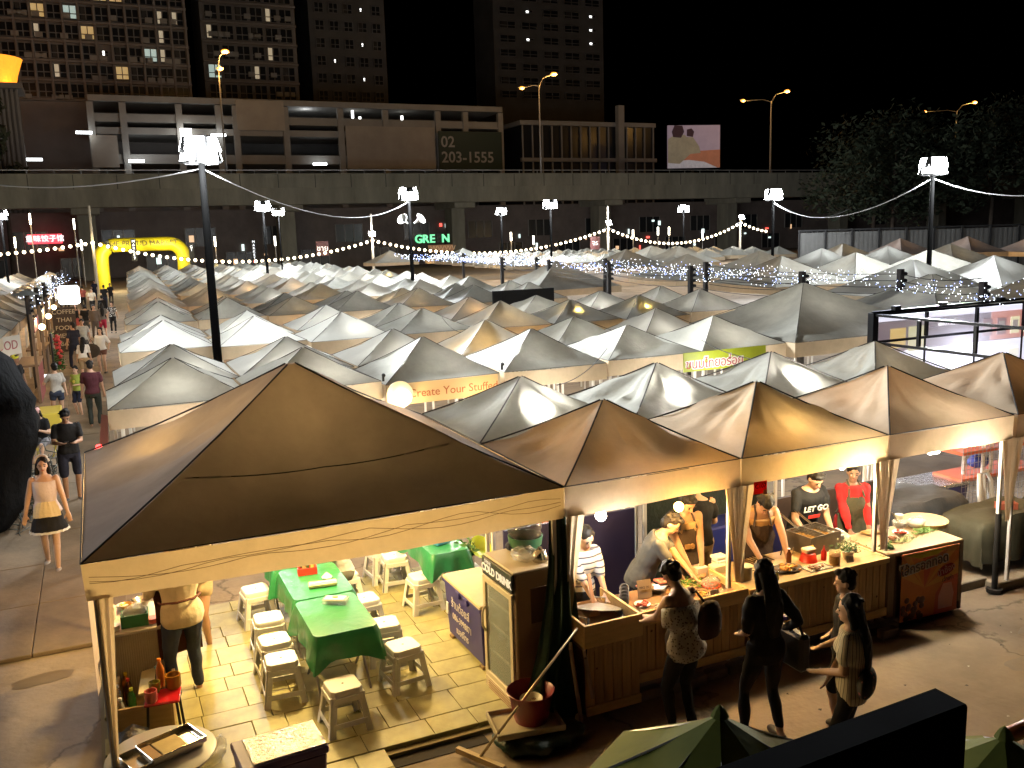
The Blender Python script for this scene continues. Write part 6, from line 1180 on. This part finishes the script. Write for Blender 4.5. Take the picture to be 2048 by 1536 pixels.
for i,(x,z,c,lb) in enumerate(((8.1,.78,(.03,.05,.25),'blue bag on the orange wire shelf'),(8.8,.78,(.55,.55,.55),'white parcel on the orange wire shelf'),(8.0,1.18,(.5,.5,.48),'grey parcel on the upper wire shelf'))): o=MB().ball((0,0,.08),(.18,.14,.1),10,7).build('parcel',paint(c,.7),None,smooth=True,loc=(x,2.1,z)); tag(o,lb,'parcel')
for i,(x,y,z,a,lb) in enumerate(((6.95,.75,.66,R(-25),'red brick holding down the olive cover'),(8.35,.7,.62,R(10),'red brick on the right hand olive cover'))): o=MB().box((0,0,.05),(.26,.12,.09)).build('brick',M('red_brick',(.42,.11,.06),.85,noi=(14,.3)),None,bevel=.006,loc=(x,y,z),rz=a); tag(o,lb,'brick')
# the rows behind: navy back boards, banners
o=MB().box((1.0,1.78,.6),(1.7,.03,1.2)).build('back_board',M('navy_board',(.012,.012,.06),.5)); tag(o,'navy blue board chalked with writing behind the pan stall','board')
text('ขนมจีบ ซาลาเปา',.12,M('chalk',(.5,.5,.5),.8),o,(.78,1.755,.62),(PI/2,0,0)); text('2 ลูก 20.-',.10,M('chalk2',(.4,.4,.4),.8),o,(.9,1.755,.42),(PI/2,0,0))
o=MB().box((3.3,1.85,.45),(1.3,.5,.75)).build('chest_freezer',M('blue_freezer',(.02,.03,.2),.35),None,bevel=.02); tag(o,'blue chest freezer behind the C107 vendors','freezer')
for i,(x,y,w,c,lb) in enumerate(((1.5,2.3,.8,(.6,.58,.55),'white sacks piled behind the leaning man'),(2.9,2.5,.5,(.55,.55,.55),'steel crates behind the man in black'),(.9,2.0,.3,(.5,.12,.05),'red crate in the second stall row'))): o=MB().box((x,y,.55),(w,.5,1.1)).build('crate_stack',M('crate',c,.6,noi=(6,.4)),None,bevel=.05); tag(o,lb,'crates')
t=thing('shop_banner','cream banner reading Create Your Stuffed along the third row valance','banner',(1.30,6.60,1.98)); MB().box((0,0,0),(1.86,.02,.34)).build('panel',M('cream_banner',(.75,.52,.26),.5),t); text('Create Your Stuffed',.19,M('orange_print',(.45,.12,.03),.5),t,(.15,-.015,-.01),(PI/2,0,0),ex=.001); MB().lathe([(0,0),(.22,0),(.22,.02),(0,.021)],n=28).build('round_logo',M('cream_disc',(.8,.68,.45),.5),t,loc=(-.78,-.02,0)).rotation_euler=(PI/2,0,0); lamp((.45,6.2,1.75),(1,.78,.45),10,.05); lamp((1.9,6.1,1.85),(1,.75,.4),6,.05)
o=thing('bulb_lamp','bright round lamp glowing before the cream banner','lamp',(0,0,0)); o.location=(.54,6.45,1.95); MB().ball((0,0,0),.13,14,10).build('bulb',E_('banner_bulb',(1,.86,.55),10),o,smooth=True)
t=thing('shop_banner','lime green banner with red Thai letters along the third row valance','banner',(6.95,6.68,2.0)); MB().box((0,0,0),(1.9,.02,.36)).build('panel',M('lime_banner',(.40,.47,.03),.5,noi=(3,.2)),t); text('ขนมไทยอร่อย',.24,paint((.8,.78,.7),.5),t,(-.25,-.015,-.05),(PI/2,0,0),off=.02,ex=.001); text('ขนมไทยอร่อย',.24,M('red_print2',(.42,.03,.04),.5),t,(-.25,-.02,-.05),(PI/2,0,0),ex=.001); lamp((6.6,6.1,1.9),WHT,10,.05)
t=thing('roof_panel','plain black sign panel standing among the middle tents','sign',(8.4,18.6,0)); MB().box((0,0,2.45),(2.1,.08,.52)).build('panel',M('matt_black',(.006,.006,.006),.8),t)
for sx in(-1,1): MB().box((sx*.9,.08,1.2),(.06,.06,2.4)).build('leg',blk,t)
# lit screen in its black truss
t=thing('lit_screen','large glowing screen of pale and red panels inside a black truss','screen',(13.08,6.30,1.72)); MB().box((0,.06,0),(5.5,.1,1.75)).build('panel',E_('screen_pale',(.80,.80,.95),.95),t)
def sp_(x,z,w,h,c,e,y=-.004): MB().box((x,y,z),(w,.012,h)).build('screen_patch',E_('screen_patch',c,e),t)
sp_(-.6,.45,4.4,.62,(.32,.26,.30),.38,.0); sp_(1.35,.46,1.6,.6,(.8,.30,.22),.6,-.006); sp_(-2.3,.42,.7,.6,(.35,.25,.3),.35,-.006); sp_(-2.15,.4,.42,.4,(.9,.6,.15),.6,-.012); sp_(-1.62,.36,.46,.5,(.8,.75,.4),.6,-.012)
for i,x in enumerate((.35,.78,1.2,1.62,2.0)): sp_(x+.1,.44,.28,.36,(.95,.85,.5) if i>1 else (.4,.2,.2),.7 if i>1 else .4,-.016); sp_(x+.1,.44,.16,.22,(.5,.4,.35),.5,-.022)
for i,x in enumerate((-2.1,-1.55,-.6,1.3,1.9)): sp_(x,-.28,.32,.42,(.95,.92,.8),.85,-.012)
tw_=E_('screen_text',(.95,.95,1),1.1); text('เมนู 105 บาท',.16,tw_,t,(-2.2,-.02,0),(PI/2,0,0)); text('ส้มตำ อร่อย',.14,tw_,t,(-.7,.55,0),(PI/2,0,0)).location=(-.7,-.02,.62); text('สนุกทุกคืน',.26,E_('screen_text2',(.98,.98,1),.95),t,(-.4,-.02,-.62),(PI/2,0,0))
lamp((12.9,5.7,1.6),(.8,.8,1),18,.5)
t=thing('truss_frame','black steel truss cage round the glowing screen','truss',(10.05,6.1,0)); ts=M('black_truss',(.012,.012,.013),.28,.6)
def br(a,b,w=.05,n='rail'): MB().bar(a,b,w).build(n,ts,t)
for z in(2.66,2.12): br((0,0,z),(5.8,0,z)); br((0,0,z),(0,-4.2,z))
for z in(2.66,2.12): br((5.8,0,z),(5.8,-4.2,z))
for x in(0,1.45,2.9,4.35,5.8): br((x,0,2.15),(x,0,2.63),.06,'post')
for x in(1.45,2.9,4.35): br((x,.02,.8),(x,.02,2.1),.03,'post')
for y in(-1.1,-2.3,-3.3): br((0,y,2.15),(0,y,2.63),.06,'post')
for (x,y) in((0,0),(5.8,0),(0,-4.2),(5.8,-4.2)): br((x,y,0),(x,y,2.7),.14,'post')
for x in(.6,1.9,3.6): MB().box((x,0,2.76),(.16,.1,.09)).build('spot_can',ts,t)
br((0,.03,2.7),(5.8,.03,2.74),.05)
# black box, parasol, orange chair at the lower right
t=thing('signboard_case','black box like sign case rising from the bottom edge','sign case',(0,0,0)); P=[Vector((-.02,-4.06,2.12)),Vector((-.02,-4.26,2.12)),Vector((-1.60,-4.30,2.10)),Vector((-1.60,-4.10,2.10))]
mb=MB(); mb.add(P+[Vector((v.x,v.y,.3)) for v in P],[(0,1,2,3),(4,7,6,5),(0,4,5,1),(1,5,6,2),(2,6,7,3),(3,7,4,0)]); mb.build('case',M('black_case',(.004,.004,.0045),.9,noi=(8,.3),spec=.05),t,bevel=.012)
for x in(-.15,-1.45): MB().box((x,-4.2,.1),(.08,.08,.5)).build('leg',blk,t)
gp=M('green_parasol_cloth',(.21,.25,.035),.8,noi=(4,.2),bump=(14,.3,.01),trans=.15)
def parasol(label,x,y,z,r,rz,drop=.42,n=8):
    t=thing('parasol',label,'parasol',(x,y,0),rz); mb=MB(); mb.add([(0,0,z)]+[(r*f*math.cos(2*PI*k/n),r*f*math.sin(2*PI*k/n),z-drop*f-.03*(f==.5)) for f in(.5,1) for k in range(n)],[(0,1+k,1+(k+1)%n) for k in range(n)]+[(1+k,1+n+k,1+n+(k+1)%n,1+(k+1)%n) for k in range(n)]); mb.build('canopy',gp,t)
    MB().cyl((0,0,-.05),(0,0,z-.02),.022).build('pole',gal,t); MB().lathe([(.05,-.01),(.03,.03),(0,.06)],(0,0,z),8).build('finial',gp,t)
    for k in range(n): a=2*PI*k/n; MB().tube([(0,0,z-.03),(r*math.cos(a),r*math.sin(a),z-drop-.012)],.008,4).build('rib',gal,t)
parasol('olive green parasol in front of the customers at the bottom edge',-.87,-3.42,1.87,.78,R(10),.46); parasol('second olive green parasol showing beside the black sign case',.40,-4.15,1.78,.75,R(0),.42)
t=thing('plastic_chair','orange plastic chair back at the lower right corner','chair',(.62,-4.2,1.55)); pts=[at(2060,1452,Y=-3.9),at(2020,1470,Y=-3.9),at(1993,1490,Y=-3.9),at(2000,1515,Y=-3.9),at(2040,1545,Y=-3.9)]; t.location=(0,0,0)
MB().tube(pts,.045,8).build('backrest',M('orange_plastic',(.55,.13,.02),.4),t,smooth=60); MB().tube([pts[-1],pts[-1]-Vector((-.1,.1,1.3))],.03,8).build('leg',M('orange_plastic2',(.55,.13,.02),.4),t,smooth=60)
# ---------------------------------------------------------------- more clutter on the counters
bkp=M('dark_green_sheet',(.010,.022,.016),.8,noi=(6,.6),bump=(14,.6,.03))
o=MB().box((3.05,2.02,.95),(1.85,.03,1.85)).build('dim_sheet',bkp); tag(o,'added dark green sheet for the dimness behind the fryer stall vendors','screen')  # added dark sheet standing in for the dimness behind the vendors
o=MB().box((5.0,2.0,.45),(1.8,.06,.9)).build('backdrop',M('brown_back',(.05,.03,.02),.8,noi=(5,.4))); tag(o,'added low dark partition behind the sausage cart','backdrop')  # added low dark sheet that dims the view behind the cart
q=random.Random(77)
def dish(label,x,y,z,r,food,n,sz,pm=None,h=.02):
    o=thing('plate',label,'plate',(x,y,z)); MB().lathe([(r*.6,0),(r,h),(r*1.03,h+.004),(r*.6,.006),(0,.006)],n=18).build('dish',pm or paper,o,smooth=50); mb=MB()
    for _ in range(n): a=q.uniform(0,6.28); d=r*.7*math.sqrt(q.random()); mb.ball((d*math.cos(a),d*math.sin(a),h*.6+q.uniform(0,sz)),(sz*q.uniform(.7,1.3),sz*q.uniform(.6,1),sz*.7),7,5)
    mb.build('food',food,o,smooth=True)
redf=M('red_snack',(.5,.08,.04),.4,noi=(14,.3)); gold=M('fried_gold',(.62,.33,.07),.4,noi=(14,.4))
dish('white plate of red sausages left of the price board',.90,.12,.79,.08,redf,14,.022); dish('steel dish of golden balls beside the cake stand',1.58,.10,.77,.085,gold,18,.02,stel); dish('white plate of dark skewers behind the cake stand',1.98,.28,.80,.07,meat,14,.02)
dish('small steel dish of golden snacks beside the oval plate',2.46,.10,.82,.08,gold,14,.02,stel); dish('white plate of red sausages near the yellow board',2.60,.30,.82,.07,redf,12,.02); dish('black dish of pale dumplings by the flower pot',3.72,.26,.82,.08,pale,16,.02,paint((.03,.03,.03),.4))
dish('bamboo dish of sausages in the middle of the cart',4.64,.38,.82,.09,redf,18,.022); dish('white dish of meatballs at the front of the cart',4.40,.28,.82,.075,meat,16,.02)
def card(label,x,y,z,txt,c):
    o=thing('price_card',label,'sign',(x,y,z),q.uniform(-.2,.2)); MB().box((0,0,.045),(.085,.005,.075),rx=R(-12)).build('panel',paint(c,.6),o); text(txt,.035,paint((.35,.02,.02),.6),o,(0,-.008,.048),(R(78),0,0),ex=.0005)
card('yellow price card 20 in front of the dumplings',1.10,-.10,.80,'20',(.75,.6,.08)); card('white price card 35 beside the red glazed skewers',1.62,-.08,.80,'35',(.75,.75,.7)); card('yellow price card 50 at the front of the fryer counter',2.40,-.06,.82,'50',(.75,.6,.08)); card('white price card 10 near the sauce jar',3.44,-.04,.82,'10',(.75,.75,.7))
def sbottle(label,x,y,z,c,cc,h=.17): 
    o=thing('sauce_bottle',label,'bottle',(x,y,z)); MB().lathe([(.026,0),(.028,.02),(.028,h*.6),(.012,h*.8),(.012,h*.95)],n=12).build('glass',paint(c,.2),o,smooth=50); MB().cyl((0,0,h*.93),(0,0,h),.014).build('cap',paint(cc,.4),o)
sbottle('brown sauce bottle with a white cap behind the oval plate',2.88,.28,.815,(.10,.03,.01),(.7,.7,.7)); sbottle('yellow mustard bottle beside the red sauce bottle',3.20,.27,.815,(.7,.45,.03),(.7,.5,.05),.15); sbottle('dark soy bottle at the rear of the snack counter',1.46,.50,.80,(.02,.008,.004),(.5,.05,.03)); sbottle('red chilli bottle at the left of the cart top',4.24,.40,.82,(.5,.04,.01),(.1,.4,.05))
for i,(x,y,z,n_,lb) in enumerate(((3.72,.46,.815,5,'tall stack of white foam boxes behind the flower pot'),(2.14,.52,.815,4,'short stack of white foam boxes at the stall post'))):
    t=thing('foam_box_stack',lb,'boxes',(x,y,z)); fb=MB().box((0,0,0),(.15,.13,.035)).mesh('foam_box',M('white_foam',(.78,.76,.72),.6),bevel=.008)
    for k in range(n_): put('foam_box',fb,t,(q.uniform(-.008,.008),q.uniform(-.008,.008),.019+.037*k),q.uniform(-.1,.1))
for i,(x,y,lb) in enumerate(((.98,-.262,'white plastic bag hanging from the snack counter front'),(3.93,.10,'pink plastic bag hanging at the fryer counter end'))):
    b=MB(); b.ball((0,0,0),(.07,.045,.12),18,12); b.v=[tuple(Vector(v)*(1+.3*noise.noise(Vector(v)*14+Vector((i,0,0))))) for v in b.v]; tag(b.build('plastic_bag',M('thin_bag',(.6,.58,.55) if i==0 else (.6,.2,.25),.35,trans=.3),None,smooth=True,loc=(x,y,.60)),lb,'bag')
# spare stools, buckets and cables round the market edge
o=MB().lathe([(.10,0),(.13,.24),(.135,.245),(.12,.24),(.09,.01)],n=18).build('bucket',paint((.08,.10,.14),.5),None,smooth=40,loc=(.82,.45,-.02)); tag(o,'grey blue bucket on the floor behind the snack counter','bucket')
for k,(a,b,lb) in enumerate((((2.0,4.0,2.35),(4.4,6.7,2.4),'black cable crossing the aisle behind the second row, middle'),((6.0,4.0,2.35),(6.4,6.7,2.4),'black cable crossing the aisle behind the second row, right'),((3.4,10.9,2.4),(4.0,14.0,2.45),'black cable crossing the aisle behind the fourth row'))): cable(a,b,.12,.007,wireM,lb)
for k,(x,y,z,lb) in enumerate(((2.36,6.70,2.2,'small black clip lamp at the right end of the cream banner'),(.30,6.70,2.2,'small black clip lamp at the left end of the cream banner'))):
    t=thing('clip_lamp',lb,'lamp',(x,y,z)); MB().cyl((0,0,0),(0,0,.1),.02).build('stem',blk,t); MB().ball((0,-.03,.1),(.03,.05,.03)).build('head',blk,t)
# ---------------------------------------------------------------- left side of the walkway
tp=M('black_shade_cloth',(.0035,.0035,.004),.85,noi=(3,.5),bump=(9,.7,.04),spec=.05); mb=MB(); n,m_=16,18; vs=[]
prof=[(0,-5.55),(.12,-5.0),(.3,-4.80),(.5,-4.76),(.68,-4.88),(.86,-5.05),(1,-5.28)]
def pf(u):
    for (a,x),(b,y) in zip(prof,prof[1:]):
        if a<=u<=b: return x+(y-x)*(u-a)/(b-a)
for j in range(m_+1):
    u=j/m_; z=3.0*(1-u)
    for i in range(n+1):
        v=i/n; a=v*PI*.95; X=pf(u)+.13*noise.noise(Vector((u*5,v*3,2)))+.05*noise.noise(Vector((u*17,v*5,7))); vs.append((-6.6+(X+6.6)*math.sin(max(a,.05))**.7+.05*math.sin(v*38+u*6)*(.4+u),9.6+1.6*(-math.cos(a))*.8+.05*math.sin(u*9+v*14),z+.03*math.sin(v*17)))
mb.add(vs,[(j*(n+1)+i,j*(n+1)+i+1,(j+1)*(n+1)+i+1,(j+1)*(n+1)+i) for j in range(m_) for i in range(n)]); tag(mb.build('shade_cloth',tp,None,smooth=60),'black shade cloth wrapped over a stall at the left edge','tarp')
q=random.Random(21); cm_=MB()
for k in range(70):
    p=Vector((q.uniform(-5.25,-4.78),q.uniform(9.2,12.5),q.uniform(-.04,.35))); pts=[p]
    for _ in range(7): p=p+Vector((q.gauss(0,.14),q.gauss(0,.22),q.gauss(0,.12))); p.z=max(-.04,min(p.z,.75)); p.x=max(-5.4,min(p.x,-4.72)); pts.append(p)
    cm_.tube(pts,q.choice((.008,.012)),4)
tag(cm_.build('cable_tangle',M('dull_cable',(.05,.055,.045),.5),None,smooth=True),'tangle of dark cables heaped beside the black shade cloth','cables',kind='stuff')
t=thing('folding_chair','yellow folding chair under the seated woman in the pink cap','chair',(-4.98,14.2,-.05),R(20)); yc=M('yellow_paint',(.6,.48,.04),.4); MB().box((0,0,.43),(.36,.36,.03)).build('seat',yc,t,bevel=.006)
for sx in(-1,1): MB().bar((sx*.17,.17,.43),(sx*.17,-.2,0),.025).build('leg',yc,t); MB().bar((sx*.17,-.17,.43),(sx*.17,.22,0),.025).build('leg',yc,t)
o=MB().box((0,0,.3),(.5,1.2,.6)).build('yellow_box',M('yellow_board3',(.55,.42,.05),.5),None,bevel=.02,loc=(-5.0,17.3,-.03)); tag(o,'low yellow stand behind the woman in the pink cap','stand')
for i in range(7):
    y=25.7+4.9*i+(1.5*i if i>2 else 0); x=-5.72+.03*i; t=thing('wire_post',f"dark post with insulator hooks left of the walkway, {ORD[i]} along",'post',(x,y,-.04),0,'wire posts left of the walkway'); MB().cyl((0,0,0),(0,0,3.05),.075,n=8).build('post',wd,t,smooth=40)
    for k in range(5): o=put('insulator',insl,t,(.05,-.02,2.85-.17*k)); o.rotation_euler=(0,PI/2,0)
    if i==0: MB().lathe([(.42,0),(.05,.14),(0,.16)],n=14).build('lamp_shade',M('grey_shade',(.3,.32,.3),.5),t,loc=(-.02,0,3.02))
wp=M('rough_plank',(.22,.14,.08),.8,stretch=(8,8,1),noi=(4,.4))
stl_=[(23.5,(.25,.03,.03),'red fronted'),(28,(.20,.13,.07),'plank fronted'),(33,(.24,.16,.08),'lamp lit plank fronted'),(40,(.12,.09,.07),'dark plank fronted')]
for i,(y,c,lb) in enumerate(stl_):
    t=thing('stall_counter',f"{lb} stall counter along the left of the walkway",'stall',(-5.65,y,-.03),0,'stalls along the left of the walkway'); cw2=M('stall_paint',c,.7,stretch=(6,6,1),noi=(3,.4)); pm2=MB().box((0,0,.55),(.03,.27,1.1)).mesh('board',cw2,bevel=.004)
    for k in range(8): put('board',pm2,t,(.2,-1.05+.30*k,0))
    MB().box((-.05,0,1.12),(.6,2.5,.05)).build('tabletop',wp,t); MB().box((.18,1.25,1.3),(.08,.08,2.6)).build('post',wp,t); MB().box((.18,-1.25,1.3),(.08,.08,2.6)).build('post',wp,t); MB().box((.22,0,2.25),(.04,2.5,.36)).build('sign_board',cw2,t)
    lamp((-5.3,y,2.3),(1,.68,.32),28,.06); o=thing('bulb_lamp',f"round warm bulb over the {lb} stall",'lamp',(0,0,0)); o.location=(-5.25,y-.6,2.15); MB().ball((0,0,0),.09,10,8).build('bulb',E_('stall_bulb',(1,.78,.42),14),o,smooth=True)
t=thing('flower_rack','rack of red flowers and green leaves beside the navy shirted man','flower stand',(-5.15,27.6,-.03)); MB().box((-.1,0,.8),(.05,.9,1.6)).build('frame',blk,t); leaves((.05,0,.35),(.16,.4,.9),260,darkleaf,parent=t,sz=.07,seed=5); fl=MB(); q=random.Random(6)
for _ in range(26): fl.ball((q.uniform(0,.2),q.uniform(-.4,.4),q.uniform(.35,1.5)),.06,7,5)
fl.build('flowers',M('red_petals',(.55,.05,.05),.6),t,smooth=True)
t=thing('chalk_sign','tall dark board of chalked letters beside the walkway','sign',(-5.05,36,-.03)); MB().box((0,0,1.0),(.9,.06,1.9)).build('panel',M('dark_board',(.05,.03,.02),.7),t)
for k,s_ in enumerate(('COFFEE','THAI','FOOD','MENU','BAR')): text(s_,.26,paint((.6,.5,.35),.7),t,(0,-.04,1.75-.34*k),(PI/2,0,0))
t=thing('box_sign','bright white square box sign with a dark square in the middle','sign',(-4.98,44.6,2.02)); MB().box((0,0,0),(1.0,.2,.95)).build('panel',E_('box_sign_white',(.95,.97,1),6),t,bevel=.1); MB().box((0,-.11,.03),(.38,.02,.34)).build('print_square',M('sign_grey',(.12,.12,.13),.6),t); lamp((-4.9,44.1,2.0),COOL,60,.2)
t=thing('stall_sign','white sign with a red letter U at the left stall end','sign',(-6.05,20.2,1.9),R(55)); MB().box((0,0,0),(1.2,.05,.5)).build('panel',M('cream_sign',(.5,.45,.36),.6),t); text('FOOD',.34,M('dark_red_letter',(.25,.02,.03),.5),t,(0,-.03,0),(PI/2,0,0))
fl=MB(); q=random.Random(8)
for _ in range(130): tiny(Vector((q.uniform(-6.3,-5.4),q.uniform(27,52),q.uniform(2.5,3.0))),.02) if 0 else fl.add([Vector((0,0,0))],[]) 
lb=MB()
for _ in range(150):
    p=Vector((q.gauss(-5.7,.3),q.uniform(26,56),q.gauss(2.6,.22))); r_=.018
    lb.add([p+Vector(d)*r_ for d in((1,0,0),(-1,0,0),(0,1,0),(0,-1,0),(0,0,1),(0,0,-1))],[(0,2,4),(2,1,4),(1,3,4),(3,0,4),(2,0,5),(1,2,5),(3,1,5),(0,3,5)])
tag(lb.build('fairy_lights',E_('blue_white_led',(.6,.7,1),9)),'blue white fairy lights on the posts left of the walkway','fairy lights',kind='stuff')
o=thing('red_beacon','red glowing lamp at the tent corner by the walkway','lamp',(0,0,0)); o.location=(-3.86,5.6,1.75); MB().lathe([(.05,0),(.06,.1),(.03,.16),(0,.17)],n=10).build('bulb',E_('red_glow',(1,.03,.03),5),o,smooth=True); lamp((-3.9,5.4,1.8),(1,.1,.08),6,.05)
mb=MB(); mb.add([(-3.80,6.70,2.12),(-3.72,6.70,2.10),(-3.76,6.2,1.5),(-3.9,6.2,1.5)],[(0,1,2,3)]); tag(mb.build('pink_strip',M('pink_cloth',(.6,.3,.28),.7)),'narrow pink cloth strip hanging at the third row corner','cloth')
# litter on the open ground
q=random.Random(31); mb=MB()
for _ in range(90):
    x,y=q.uniform(-.3,7.5),q.uniform(-3.6,-.4); s_=q.uniform(.006,.022); a=q.uniform(0,6.28); c,d=math.cos(a)*s_,math.sin(a)*s_; mb.mi=q.choice((0,0,1))
    mb.add([(x+c,y+d,-.052),(x-d,y+c,-.05),(x-c,y-d,-.054),(x+d,y-c,-.047)],[(0,1,2,3)])
mb.mi=1
tag(mb.build('litter',[M('litter_dark',(.06,.05,.04),.8),M('litter_paper',(.5,.46,.4),.8)]),'small scraps of litter on the pavement before the stalls','litter',kind='stuff')
